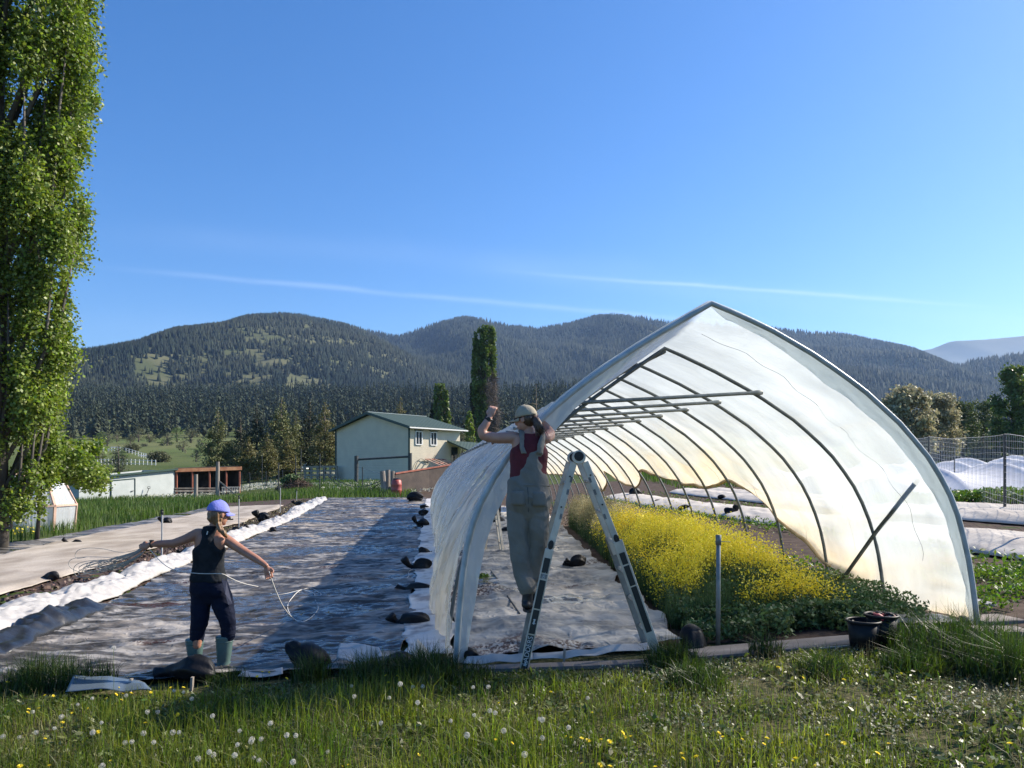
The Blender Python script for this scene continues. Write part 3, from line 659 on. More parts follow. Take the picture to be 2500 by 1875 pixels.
# ------------------------------------------------------------------ ground sheets
def strip(name, cL, cR, slope, d0, d1, m, disp=None, nx=40, ny=200, dz=.02, label=None, cat=None, kind=None, group=None, thick=.004, hem=True, ymap=1.6, origin=True):
    """sheet between the lines x = cL(d) + slope*d and x = cR(d) + slope*d"""
    s = np.linspace(0, 1, nx); t = np.linspace(0, 1, ny) ** ymap; d = d0 + (d1 - d0) * t
    A = cL(d) if callable(cL) else np.full_like(d, cL); B = cR(d) if callable(cR) else np.full_like(d, cR)
    SS, DD = np.meshgrid(s, d, indexing='ij'); X = A[None] + (B - A)[None] * SS + slope * DD; Y = DD.copy()
    X = X + (fbm(DD * 1.3, SS * 0 + 2.2, 4, 9) - .5) * .25 * (1 - SS) + (fbm(DD * 1.3, SS * 0 + 8.2, 4, 19) - .5) * .25 * SS
    Z = T(X, Y) + dz
    if disp is not None: Z = Z + np.maximum(disp(X, Y, SS, t[None, :] + 0 * SS), -.012 + 0 * X)
    org = (float(X.mean()), float(Y.mean()), float(T(X.mean(), Y.mean())))
    V = np.stack([X, Y, Z], -1)[:, :, :]
    o = sheet(name, V[::-1], m, origin=org, thick=thick)
    return tag(o, label, cat, group, kind)
ed = lambda s, t, w_=.04: np.minimum(sm(0, w_, s), sm(0, w_, 1 - s))
def wr(X, Y, a=.03, f=3.0, st=1.9, seed=0):
    return a * (rdg(X * f * .55 + .3 * Y, Y * f * st, 4, seed) - .45) + a * 1.3 * (fbm(X * .8, Y * .8, 3, seed + 9) - .4)
# garden soil under everything on the right and in the tunnel
strip('soil', -1.0, 19, -.111, 7.55, 60, m_soil, lambda X, Y, s, t: .03 * (fbm(X * 5, Y * 5, 4, 3) - .5), 90, 260, .006, kind='structure', thick=0, ymap=1.8)
strip('soil_path', lambda d: -10.9 + 0 * d, -4.4, -.132, 7.0, 46, m_mulch, lambda X, Y, s, t: .04 * (fbm(X * 6, Y * 6, 4, 3) - .5), 70, 260, .005, kind='structure', thick=0)
# tarp left
strip('landscape_tarp', lambda d: -4.62 + (d - 7) * -.012, lambda d: -.02 - .08 + (d - 7) * .018, -.125, 7.05, 45, m_tarp, lambda X, Y, s, t: wr(X, Y, .050) + .030 * (facet(X * 3.2 + Y * 1.5, Y * 6, 77) - .4) + .026 * facet(X * 8 - Y * 3, Y * 11, 78) + .012, 260, 1100, .022,
      'wide black landscape fabric with puddles and silt covering the bed left of the tunnel', 'tarp')
m_wstrip = mat('muddy_white_plastic', (.54, .52, .49), .5, (.20, .17, .15), 3.5, detail=8, bump=.5, bscale=14, lo=.52, hi=.66, stretch=(1, .6, 1))
strip('white_plastic_strip', lambda d: -.26 + (d - 7) * .006, lambda d: .30 + 0 * d, -.111, 7.35, 44, m_wstrip, lambda X, Y, s, t: wr(X, Y, .03, 4), 26, 300, .075,
      'muddy white plastic strip lying between the black fabric and the tunnel wall', 'plastic sheet')
# inner tarp
strip('silted_tarp', lambda d: .34 + 0 * d, lambda d: 2.55 + (d - 8) * .10, -.111, 7.35, 36, m_tarp2, lambda X, Y, s, t: wr(X, Y, .085, 1.6, 1.2, 5) + .045 * (facet(X * 3.4 + Y * .8, Y * 1.6, 55) - .4) + .03 * (facet(X * 8, Y * 4.5, 56) - .4) + .03, 200, 800, .02,
      'grey silt covered fabric on the ground inside the tunnel opening', 'tarp')
# white plastic heap along the left edge
def heap(X, Y, s, t):
    e = np.sin(math.pi * np.clip(s, 0, 1)) ** .6
    return e * (.02 + .17 * facet(X * 2.2 + Y * .6, Y * 1.1, 21) + .12 * facet(X * 5.0 - Y * 1.5, Y * 2.8, 4) + .05 * facet(X * 11, Y * 9, 5) + .10 * (1 - sm(.0, .10, t)))
strip('white_plastic_film', lambda d: -5.40 - .50 * (1 - sm(8, 13, d)) + .3 * (fbm(d * .5, 0 * d, 3, 1) - .5), lambda d: -4.72 + .25 * (fbm(d * .6, 0 * d + 4, 3, 2) - .5) + .15 * (1 - sm(7, 9, d)), -.132, 7.4, 44, m_white, heap, 90, 1500, .05,
      'crumpled bright white plastic bunched along the left edge of the black fabric', 'plastic sheet')
# row cover left
strip('fabric_strip', lambda d: -10.9 - .1 * np.sin(d), lambda d: -9.3 + 0 * d, -.128, 12.5, 41, m_tarp, lambda X, Y, s, t: wr(X, Y, .03, 3) + .02, 24, 220, .02, 'narrow black fabric strip between the beige cover and the tall grass', 'landscape fabric')
def flatcov(X, Y, s, t): return .05 * ed(s, t, .08) + wr(X, Y, .035, 1.2, .8, 13)
strip('row_cover', lambda d: -9.5 - .35 * sm(14, 24, d), lambda d: -6.5 + .1 * np.sin(d * .9), -.132, 9.2, 40, m_beige, flatcov, 50, 320, .045, 'long flat beige row cover stretched on the bed left of the mulch path', 'row cover')
# right side strips
def mound(hh, n=1.0, seed=0, fold=.05):
    def f(X, Y, s, t):
        b = np.sin(math.pi * s) ** .7
        return hh * b * (.75 + .35 * fbm(X * .25, Y * .35, 3, seed)) + fold * b * (rdg(X * 3.2 - Y * .6, Y * 1.1, 3, seed + 3) - .4) + .02
    return f
strip('row_cover', 9.15, 11.3, -.111, 9.5, 40, m_beige2, mound(.22, 1, 3, .09), 40, 260, .02, 'nearer sagging beige row cover right of the tunnel', 'row cover', thick=.004)
strip('row_cover', 13.2, 15.0, -.111, 10, 42, m_beige2, mound(.20, 1, 8, .09), 34, 220, .02, 'pale row cover on the bed beyond the bare soil, in front of the leafy row', 'row cover')
strip('row_cover', 15.1, 16.6, -.111, 10, 42, m_beige2, mound(.16, 1, 18, .07), 30, 200, .02, 'narrow pale row cover directly in front of the leafy green row at right', 'row cover')
# big white hooped cover block
xs = np.linspace(13.2, 40, 260); ys = np.linspace(26.0, 44, 170); X, Y = np.meshgrid(xs, ys, indexing='ij')
q = (Y - 26.0) / 6.0; hump = np.abs(np.sin(math.pi * np.clip(q, 0, 3)))
hoop = 1 - np.abs(np.sin((X + .9 * np.floor(q)) * math.pi / 2.6)) ** .75
Z = T(X, Y) + .03 + (hump ** .55) * (.80 + .40 * hoop) * sm(13.2, 13.9, X) + .09 * hump * (rdg((X + .9 * np.floor(q)) * .8, Y * 2.6, 3, 8) - .4)
o = sheet('hooped_row_cover', np.stack([X, Y, Z], -1), m_wcov, origin=(20, 30, float(T(20, 30)))); tag(o, 'big white hooped row covers sagging between their hoops behind the netting fence', 'row cover')

# ------------------------------------------------------------------ high tunnel
AX = np.array([-.139, 1.25]); BZ = .05
FR = [(.04, -.03), (.07, .437), (.0945, .828), (.133, 1.215), (.225, 1.45), (.335, 1.655), (.515, 1.965), (.741, 2.232), (1.004, 2.479), (1.458, 2.82), (1.83, 3.042), (2.13, 3.216), (2.505, 3.43), (2.78, 3.35), (3.05, 3.23), (3.584, 2.963), (4.074, 2.666), (4.571, 2.236), (4.82, 1.883), (5.0, 1.62), (5.076, 1.411), (5.20, .937), (5.25, .6), (5.279, .25)]
RB_ = [(3.577, 2.757), (4.073, 2.491), (4.551, 2.04), (4.754, 1.747), (4.923, 1.396), (5.03, 1.101), (5.086, .821), (5.12, .47), (5.146, .225)]
BK = [(5.15 - s, z - .06 * (2 * s - 5.15)) for s, z in RB_[::-1]]; BK[0] = (.0, -.08)
BK = BK + [(2.05, 2.93 + .0), (2.38, 3.14)] + [(2.452 + .3, 3.07)] if False else BK
# upper part: straight rafters up to the peak
BK = BK + [(2.0, 2.93), (2.40, 3.22), (2.47, 3.26), (2.55, 3.235), (3.0, 3.05)] + RB_
def resamp(pts, n=121):
    p = np.array(pts); 
    for _ in range(2):
        q = p.copy(); q[1:-1] = .25 * p[:-2] + .5 * p[1:-1] + .25 * p[2:]
        pk = np.argmax(p[:, 1]); q[pk] = p[pk]; p = q
    pk = np.argmax(p[:, 1]); h = n // 2
    def rs(a, m):
        L = np.r_[0, np.cumsum(np.hypot(*np.diff(a, axis=0).T))]; t = np.linspace(0, L[-1], m); return np.stack([np.interp(t, L, a[:, 0]), np.interp(t, L, a[:, 1])], 1)
    return np.concatenate([rs(p[:pk + 1], h + 1), rs(p[pk:], n - h)[1:]])
PF, PB = resamp(FR), resamp(BK)
def prof(k):
    f = np.clip(-np.asarray(k, float), 0, 1) ** 1.0
    return f
LB = np.array([-.714, 8.5])
def wpt(k, s, z):
    """bow-plane coordinates to world"""
    x = LB[0] + AX[0] * k + .994 * s; y = LB[1] + AX[1] * k + .11 * s
    return np.stack([x, y, z + 0 * x], -1)
KE = 23
fr = empty('tunnel_frame', tuple(wpt(np.array(0.), np.array(2.5), np.array(.1))), 'long row of bent galvanised bows with cross ties carrying the plastic cover', 'greenhouse frame')
for k in range(-1, KE + 1):
    p = PF if k == -1 else PB
    pts = wpt(np.full(121, float(k)), p[:, 0], p[:, 1] - .04 if k > -1 else p[:, 1] - .05)
    if k > -1: pts[:, 2] -= .02
    if k == -1: pts = wpt(np.full(121, -1.075), p[:, 0], p[:, 1] - .012)
    b = MB(); b.tube([Vector(q) for q in pts[::3]], .0215 if k > -1 else .027, 8); b.build('bow', m_galvd if k > -1 else m_wrapd, fr, smooth=True)
for k in range(0, KE):
    a = Vector(wpt(float(k), 1.30, np.array(2.555))); c = Vector(wpt(float(k), 3.60, np.array(2.705)))
    a.y -= .03; c.y -= .03
    b = MB(); dd = (c - a).normalized(); b.tube([a, a + dd * .04, a + dd * .14, c - dd * .14, c - dd * .04, c + dd * .02], [.028, .028, .021, .021, .030, .028], 8, sx=1.0)
    b.build('cross_tie', m_galv, fr, smooth=True)
b = MB(); b.tube([P(2045, 1431, 10.05), P(2140, 1297, 8.98), P(2242, 1172, 8.12)], .026, 6); b.build('brace', m_galvd, fr)
b = MB(); b.tube([Vector(wpt(float(k), 2.47, np.array(3.27 if k < 0 else 3.16))) for k in np.linspace(0, KE, 30)], .02, 6); b.build('ridge_purlin', m_galvd, fr)
b = MB(); b.tube([P(1753, 1592, 7.45), P(1754, 1308, 7.45)], .022, 10); b.tube([P(1754, 1330, 7.45), P(1754, 1306, 7.45)], .028, 10); b.beam(P(1745, 1322, 7.45), P(1784, 1323, 7.4), .012, .006)
o = b.build('end_post', m_galv, smooth=True, origin=P(1753, 1592, 7.45)); tag(o, 'short grey pipe post standing at the mouth of the tunnel before the yellow flowers', 'post')

# cover
hemk = [-1.1, -1, 0, .5, 1, 1.6, 2, 3, 3.5, 4, 5, 6, 7, 7.5, 8, 9, 10, 10.5, 11, 12, 13, 15, 25]; hemz = [.24, .24, .27, .36, .50, .80, 1.0, 1.58, 1.50, 1.42, 1.47, 1.60, 1.76, 1.5, 1.31, 1.46, 1.73, 1.35, 1.14, 1.47, 1.6, 1.6, 1.6]
nk = 520; nt_ = 170
K = np.linspace(-1.04, KE + .02, nk) ; K = -1.04 + (KE + 1.06) * np.linspace(0, 1, nk) ** 1.35
V = np.zeros((nk, nt_, 3)); ST = np.zeros((nk, nt_)); CLR = np.zeros((nk, nt_))
for i, k in enumerate(K):
    f = float(np.clip(-k, 0, 1)); f = f ** 1.3; p = PB * (1 - f) + PF * f
    hz_ = np.interp(k, hemk, hemz)
    h = 60; rt = p[h:]; 
    # right half down to the hem
    zz = rt[:, 1]; j = np.interp(-hz_, -zz, np.arange(len(zz)))
    tt = np.concatenate([np.linspace(0, h, 70), h + np.linspace(0, j, 101)[1:]])
    s = np.interp(tt, np.arange(121), p[:, 0]); z = np.interp(tt, np.arange(121), p[:, 1])
    ds = np.gradient(s); dz_ = np.gradient(z); L = np.hypot(ds, dz_) + 1e-9; ns, nz_ = -dz_ / L, ds / L   # outward normal
    bay = abs(math.sin(math.pi * k)); arc = np.concatenate([[0], np.cumsum(np.hypot(np.diff(s), np.diff(z)))]); dh = arc[-1] - arc     # distance from right hem
    side = tt > h
    dn = .006 - .028 * bay * (1 + .6 * (z < 2.2))
    # vertical folds on the left outside wall
    lf = (tt < h)
    lw = np.clip(1 - (z - .2) / 2.6, 0, 1) * lf
    dn = dn + lf * (.020 + .030 * lw) * (rdg(np.full(nt_, k * 3.1), arc * .35 + .3 * k, 3, 40) - .5) * 2 * (1 - .0)
    dn = dn + lf * .018 * (abs(math.cos(math.pi * k)) ** 14) + lf * .050 * (.35 + lw) * (rdg(np.full(nt_, k * 9.0), arc * .18 + .8 * k, 2, 41) - .5)
    flare = np.exp(-((k - 1.6) / 1.9) ** 2) * np.clip(1 - z / 1.7, 0, 1) * lf
    dn = dn + .17 * flare + .05 * lw * np.sin(np.clip(z, 0, 1.6) * 2)
    dn = dn + .05 * lf * np.clip(1.5 - z, 0, 1) * (fbm(k * 4.5 + arc, arc * 3.5, 3, 44) - .5) * 2
    # sagging folds above the right hem
    rf = side * np.exp(-dh / (.55 + .5 * math.exp(-((k - .5) / 2.) ** 2)))
    amt = .09 * float(np.clip(1.15 - .05 * k, .2, 1))
    dn = dn + rf * amt * 1.5 * (rdg(dh * 2.6 + .35 * np.sin(k * 2.1), np.full(nt_, k * .45), 3, 50) - .35) * 1.6 * (.35 + .65 * bay) + rf * .05 * bay
    dn = dn + side * .07 * (rdg(dh * .9 + k * .55, k * .7 + 0 * s, 2, 52) - .5) * np.clip(1 - dh / 2.6, 0, 1)
    dn = dn + .006 * (fbm(k * 3 + 0 * s, arc * 2.5, 3, 60) - .5)
    s2 = s + ns * dn; z2 = z + nz_ * dn
    # roll at the right hem
    rr = side * np.clip(1 - dh / .10, 0, 1); s2 = s2 - rr * .05; z2 = z2 + .05 * rr * (k > .6)
    # the cloth reaches the ground on the left
    w3 = wpt(np.full(nt_, k), s2, z2)
    if k < 0: w3[:, 1] -= 0
    V[i] = w3
    CLR[i] = lf * (.35 + .65 * rdg(np.full(nt_, k * 2.3), arc * .8, 3, 66)) * np.clip((2.9 - z) / .8, 0, 1)
    cr_ = rdg(dh * 2.6 + .35 * np.sin(k * 2.1), np.full(nt_, k * .45), 3, 50) ** 5 + .5 * rdg(dh * 1.4 + k * .5, np.full(nt_, k * .9), 2, 58) ** 9  # fold shading put into the colour along creases, mixed with the hem's cream stain
    ST[i] = np.clip(side * 1.1 * cr_ * np.exp(-dh / 1.1) + np.exp(-dh / .5) * side * 1.25 * np.clip((k + .9) / 2.0, .35, 1) * (1 - .5 * sm(11, 14, k)) + .45 * side * np.exp(-dh / 1.0) * np.clip(k / 4, 0, 1) + lf * np.clip(1.35 - z, 0, 1) * .8 * math.exp(-((k - .2) / 1.6) ** 2), 0, 1)
gl_ = T(V[:, :, 0], V[:, :, 1]) + .03
V[:, :, 2] = np.maximum(V[:, :, 2], gl_)
cv = sheet('plastic_cover', V[:, ::-1], m_film, origin=tuple(wpt(0., 2.5, np.array(.1)))); tag(cv, 'translucent greenhouse plastic pulled over the bows, its right hem hitched up in sags', 'greenhouse cover')
at = cv.data.attributes.new('stain_fold', 'FLOAT', 'POINT'); at.data.foreach_set('value', ST[:, ::-1].ravel().astype(np.float32))
at = cv.data.attributes.new('clear', 'FLOAT', 'POINT'); at.data.foreach_set('value', CLR[:, ::-1].ravel().astype(np.float32))
hp = [Vector(V[i, -1]) + Vector((-.01, -.01, .01 * math.sin(i * .4))) for i in range(0, nk, 3) if K[i] > .9]
b = MB(); b.tube(hp, [.022 + .012 * math.sin(i * .35) * math.sin(i * .11) for i in range(len(hp))], 7); b.build('rolled_hem', mat('stained_rolled_plastic', (.58, .46, .27), .6, (.34, .26, .15), 5, transl=.3), cv, smooth=True)
# folded front hem
nw = 12; tf = np.linspace(0, 120, 260); s = np.interp(tf, np.arange(121), PF[:, 0]); z = np.interp(tf, np.arange(121), PF[:, 1])
ds = np.gradient(s); dz_ = np.gradient(z); L = np.hypot(ds, dz_); ns, nz_ = -dz_ / L, ds / L
wid = np.interp(tf, [0, 10, 22, 30, 42, 50, 57, 60, 63, 70, 80, 95, 108, 120], [.12, .19, .22, .24, .16, .10, .07, .02, .10, .12, .17, .15, .10, .04]) * (1 + .25 * (fbm(tf * .12, 0 * tf, 3, 3) - .5))
H = np.zeros((nw, 260, 3))
for j in range(nw):
    q = j / (nw - 1)
    off = .030 - q * wid - .0; kk = -1.05 + .05 * q + .035 * (fbm(tf * .2, q * 2 + 0 * tf, 3, 6) - .5) * q * 2 + .035 * (rdg(tf * .22 + q * .8, q * .7 + 0 * tf, 3, 9, .6) - .5) * (q + .2)
    H[j] = wpt(kk, s + ns * off, z + nz_ * off)
H[:, :, 2] = np.maximum(H[:, :, 2], T(H[:, :, 0], H[:, :, 1]) + .02)
fl = sheet('front_hem', H, m_flap, parent=cv)
at = fl.data.attributes.new('stain_fold', 'FLOAT', 'POINT'); at.data.foreach_set('value', np.full(nw * 260, .05, np.float32))
# ropes over the cover
for k in [x - .5 for x in range(0, 14)]:
    pts = []
    for j in np.linspace(62, 112, 44):
        s_, z_ = np.interp(j, np.arange(121), PB[:, 0]), np.interp(j, np.arange(121), PB[:, 1])
        if z_ < np.interp(k, hemk, hemz): break
        pts.append(Vector(wpt(k + .10 * math.sin(j * .16) + .03 * math.sin(j * .9 + k), np.array(s_ + .035), np.array(z_ + .03))))
    b = MB(); b.tube(pts, .0022, 4); o = b.build('tie_rope', m_galvd, origin=pts[0]); tag(o, 'thin dark rope line wandering over the translucent cover between two bows', 'rope', 'ropes laid over the tunnel cover')

# ------------------------------------------------------------------ plants
m_grass = mat('grass_blades', (.060, .095, .014), .45, (.19, .20, .042), .9, transl=.5, tcol=(1.25, 1.5, .5), island=.75, spec=.4)
m_grassd = mat('dry_grass', (.22, .19, .10), .7, (.20, .18, .10), .7, transl=.3, island=.4)
m_clover = mat('clover_leaves', (.060, .095, .022), .45, (.15, .16, .05), 1.2, transl=.3, tcol=(1.2, 1.4, .5), island=.6, spec=.5)
m_tall = mat('tall_meadow_grass', (.050, .095, .018), .6, (.085, .13, .025), .25, transl=.35, tcol=(1.2, 1.4, .5), island=.45)
m_yel = mat('yellow_petals', (.92, .80, .06), .6, (.90, .68, .03), .5, transl=.3, island=.15)
m_ypale = mat('faded_seed_stalks', (.34, .30, .15), .8, (.42, .36, .20), .5, transl=.3, island=.3)
m_fol = mat('dark_mustard_leaves', (.065, .12, .035), .6, (.12, .17, .05), 1.0, transl=.25, island=.5)
m_lett = mat('lettuce_leaves', (.080, .150, .020), .5, (.12, .18, .03), 1.0, transl=.35, tcol=(1.2, 1.3, .5), island=.4)
def blades(x, y, h, wd, bend=.45, dz=0, zf=None, up=0):
    n = len(x); z = (zf or (lambda a, b: T(a, b)))(x, y) + dz; a = rng.random(n) * 6.28; b = rng.random(n) ** 1.5 * bend * h
    dx, dy = np.cos(a) * b, np.sin(a) * b; pa = rng.random(n) * 6.28; wx, wy = np.cos(pa) * wd, np.sin(pa) * wd
    P0 = np.stack([x, y, z], -1); W = np.stack([wx, wy, 0 * wx], -1)
    P1 = P0 + np.stack([dx * .22, dy * .22, h * .5], -1); P2 = P0 + np.stack([dx, dy, h * (1 - .25 * b / np.maximum(h, 1e-6))], -1)
    V = np.stack([P0 - W / 2, P0 + W / 2, P1 - W * .42, P1 + W * .42, P2 - W * .05, P2 + W * .05], 1).reshape(-1, 3)
    i = np.arange(n)[:, None] * 6
    F = np.concatenate([i + np.array([[0, 1, 3, 2]]), i + np.array([[2, 3, 5, 4]])], 0)
    return V, F
def area(n, x0, x1, y0, y1): return x0 + (x1 - x0) * rng.random(n), y0 + (y1 - y0) * rng.random(n)
# lawn: front edge line where the tarps begin
edge = lambda x: np.interp(x, [-6, -4, -3.2, -2, -.9, 0, 1.4, 2.4, 4.6, 6, 9], [7.0, 6.75, 6.6, 6.7, 6.9, 6.85, 6.75, 7.05, 7.0, 7.9, 8.6])
x, y = area(150000, -5.2, 8.2, 3.9, 9.0)
pr_ = fbm(x * 1.1, y * 1.1, 4, 71); ln = 1 - sm(-.3, .9, x)                       # longer grass on the left
ok = (y < edge(x) + (fbm(x * 3, 0 * x, 3, 2) - .5) * .5) & (np.abs(x) < y * .72 + .6) & (rng.random(len(x)) < .25 + 1.5 * sm(.36, .60, fbm(x * 2.6, y * 2.6, 3, 171))) & ((ln > .2) | (rng.random(len(x)) < .35 + .9 * sm(.45, .62, pr_)))
x, y, pr_, ln = x[ok], y[ok], pr_[ok], ln[ok]
hh = (.04 + .16 * rng.random(len(x)) ** 1.7) * (1 - .45 * sm(-.8, -.1, y - edge(x))) * (.80 + .50 * ln) * (.5 + pr_ * 1.1)
V_, F_ = blades(x, y, hh, .003 + .0035 * rng.random(len(x)), 1.0); o = npmesh('lawn_grass', V_, F_, m_grass); tag(o, 'green grass blades of the rough lawn in the foreground', 'grass', kind='stuff')
x, y = area(26000, -5.2, 8.2, 3.9, 8.6); ok = (y < edge(x)) & (fbm(x * 1.3, y * 1.3, 3, 72) > .46); x, y = x[ok], y[ok]
V_, F_ = blades(x, y, .05 + .13 * rng.random(len(x)), .003, 1.3); o = npmesh('dry_grass', V_, F_, m_grassd); tag(o, 'straw coloured dead blades and thatch among the lawn grass', 'grass', kind='stuff')
x, y = area(95000, -5.2, 8.2, 3.9, 9.0); ok = (y < edge(x) + (fbm(x * 3, 0 * x, 3, 2) - .5) * .4) & (np.abs(x) < y * .72 + .6) & (fbm(x * 2.2, y * 2.2, 3, 73) > .42); x, y = x[ok], y[ok]; n = len(x)
C0 = np.stack([x, y, T(x, y) + .01 + .07 * rng.random(n) * fbm(x * 3, y * 3, 3, 74)], -1)
def scatterleaf(C0, size, flat=.7, sq=(1, 1)):
    n = len(C0); nrm = rng.normal(size=(n, 3)) * (1 - flat); nrm[:, 2] += flat; nrm /= np.linalg.norm(nrm, axis=1)[:, None]
    a = np.cross(nrm, rng.normal(size=(n, 3))); a /= np.linalg.norm(a, axis=1)[:, None]; b = np.cross(nrm, a); s = (size * (.5 + rng.random(n)))[:, None]
    V = np.stack([C0 - a * s * .5 * sq[0], C0 - b * s * .42 * sq[1], C0 + a * s * .5 * sq[0], C0 + b * s * .42 * sq[1]], 1).reshape(-1, 3); return V, np.arange(n * 4).reshape(-1, 4)
V_, F_ = scatterleaf(C0, .022); o = npmesh('clover', V_, F_, m_clover); tag(o, 'low clover and dandelion leaves carpeting the lawn', 'ground cover', kind='stuff')
x, y = area(9000, .2, 6, 4.0, 7.0); ok = (y < edge(x)) & (fbm(x * 1.7, y * 1.7, 3, 75) > .52); x, y = x[ok], y[ok]
V_, F_ = scatterleaf(np.stack([x, y, T(x, y) + .02 + .05 * rng.random(len(x))], -1), .016, .4); o = npmesh('pale_clover_heads', V_, F_, mat('pale_seed_fluff', (.42, .40, .30), .8, island=.3, transl=.3)); tag(o, 'pale dry leaf and seed specks scattered in the right half of the lawn', 'ground cover', kind='stuff')
m_tuft = mat('coarse_grass', (.022, .044, .012), .45, (.060, .090, .020), 2.5, transl=.4, tcol=(1.2, 1.4, .5), island=.6, spec=.5)
# broad weed leaves
x, y = area(60000, -5.2, 8.2, 3.9, 9.0); ok = (y < edge(x) - .05) & (np.abs(x) < y * .72 + .6) & (fbm(x * 3.1, y * 3.1, 3, 176) > .52); x, y = x[ok], y[ok]; n = len(x)
V_, F_ = scatterleaf(np.stack([x, y, T(x, y) + .015 + .10 * rng.random(n) ** 1.5 * fbm(x * 4, y * 4, 3, 177)], -1), .036, .45, (1.5, .8)); o = npmesh('broad_weeds', V_, F_, m_clover); tag(o, 'broad leaved weeds standing in clumps through the lawn', 'ground cover', kind='stuff')
# tufts
def tuft(cx, cy, r, n, h, label, m=None, name='grass_tuft', wd=.007, bend=1.25, group=None, gw=1.0):
    a = rng.random(n) * 6.28; q = r * rng.random(n) ** .6
    x = cx + np.cos(a) * q * gw; y = cy + np.sin(a) * q
    V_, F_ = blades(x, y, h * (.45 + .65 * rng.random(n)) * (1 - .35 * q / r), wd, bend)
    o = npmesh(name, V_, F_, m or m_tuft, origin=tuple(gz(cx, cy))); return tag(o, label, 'grass tuft', group)
for px, py, r, n, h, lab in [(2340, 1600, .55, 1500, .50, 'big dark green grass tuft at the right foot of the tunnel'), (2460, 1650, .35, 1100, .42, 'second grass tuft at the right edge of the picture'), (2230, 1640, .25, 500, .30, 'thin grass tuft between the buckets and the big tuft'),
                        (95, 1680, .32, 900, .42, 'tall dark grass tuft at the lower left corner before the fabric'), (215, 1680, .25, 420, .36, 'loose grass tuft right of the tall corner tuft'), (1035, 1660, .30, 900, .40, 'grass tuft bending over the front left foot of the cover'),
                        (905, 1665, .28, 700, .36, 'grass tuft before the crumpled white plastic flap'), (760, 1665, .18, 260, .40, 'thin tall grass blades before the upright tied sandbag'), (1150, 1660, .2, 350, .22, 'short tuft at the near foot of the ladder'),
                        (1640, 1630, .24, 620, .34, 'bright grass tuft at the right foot of the ladder'), (1700, 1680, .25, 520, .30, 'grass tuft in front of the black bag at the tunnel mouth'), (2010, 1650, .22, 420, .30, 'pale grass tuft left of the black buckets'), (1870, 1600, .16, 240, .28, 'broad leafed weed clump before the mustard plants'),
                        (560, 1672, .2, 260, .20, 'tuft of blades beside the green rubber boot')]:
    g_ = G(px, py); tuft(g_.x, g_.y, r, n, h, lab)
# tall grass beyond the left beds
x, y = area(120000, -46, -2, 16, 74)
u_ = x / y; bl = -10.95 - .132 * y
ok = ((x < bl - .0) | ((y > 45.5) & (x < -4.8 - .03 * y))) & (u_ > -.73) & (rng.random(len(x)) < np.clip(26 / y, .1, 1) * 1.6) & ~((y > 52) & (u_ < -.30))
x, y = x[ok], y[ok]; pt = fbm(x * .35, y * .35, 4, 81)
V_, F_ = blades(x, y, (.18 + .42 * pt) * (.6 + .6 * rng.random(len(x))), .012 + .0006 * y, .35); o = npmesh('tall_grass', V_, F_, m_tall); tag(o, 'tall spring grass between the beds, the white shed and the wire fence', 'grass', kind='stuff')
x, y = area(30000, -26, 0, 50, 110); ok = (fbm(x * .12, y * .25, 4, 83) > .50); x, y = x[ok], y[ok]
V_, F_ = scatterleaf(np.stack([x, y, T(x, y) + .15 + .15 * rng.random(len(x))], -1), .11, .3); o = npmesh('dandelion_field', V_, F_, mat('pale_dandelion_puffs', (.50, .50, .42), .9, transl=.3)); tag(o, 'pale dandelion puffs whitening the meadow behind the beds', 'flowers', kind='stuff')
def yf(n, x0, x1, y0, y1, th, size, h0, h1, lab, cond=None, seed=5, zf=None):
    x, y = area(n, x0, x1, y0, y1); ok = fbm(x * .8, y * .5, 3, seed) > th
    if cond: ok &= cond(x, y)
    x, y = x[ok], y[ok]
    V_, F_ = scatterleaf(np.stack([x, y, T(x, y) + h0 + (h1 - h0) * rng.random(len(x))], -1), size, .3); o = npmesh('yellow_flowers', V_, F_, m_yel); return tag(o, lab, 'flowers', kind='stuff')
yf(2400, -20, -11, 15, 24, .46, .075, .12, .34, 'yellow dandelions crowding the grass edge below the plastic hut', lambda x, y: (x < -11.0 - .132 * y) & (x / y > -.70), 6)
x, y = area(3000, -24, -9, 40, 60); x, y = x[fbm(x * .5, y * .5, 3, 85) > .5], y[fbm(x * .5, y * .5, 3, 85) > .5]

# mulch litter
x, y = area(26000, -13, -6, 8.5, 44); c_ = x + .132 * y; ok = (c_ > -6.45) & (c_ < -5.35); x, y = x[ok], y[ok]
for nm, sel, mm_, lab in (('mulch', y < 21, m_litter, 'dark reddish leaf mulch on the path between white plastic and beige cover'), ('mulch', y >= 20, m_litterg, 'greenish brown mulch on the far part of the path')):
    V_, F_ = scatterleaf(np.stack([x[sel], y[sel], T(x[sel], y[sel]) + .02 + .05 * rng.random(sel.sum())], -1), .06, .6); o = npmesh(nm, V_, F_, mm_); tag(o, lab, 'mulch', kind='stuff')
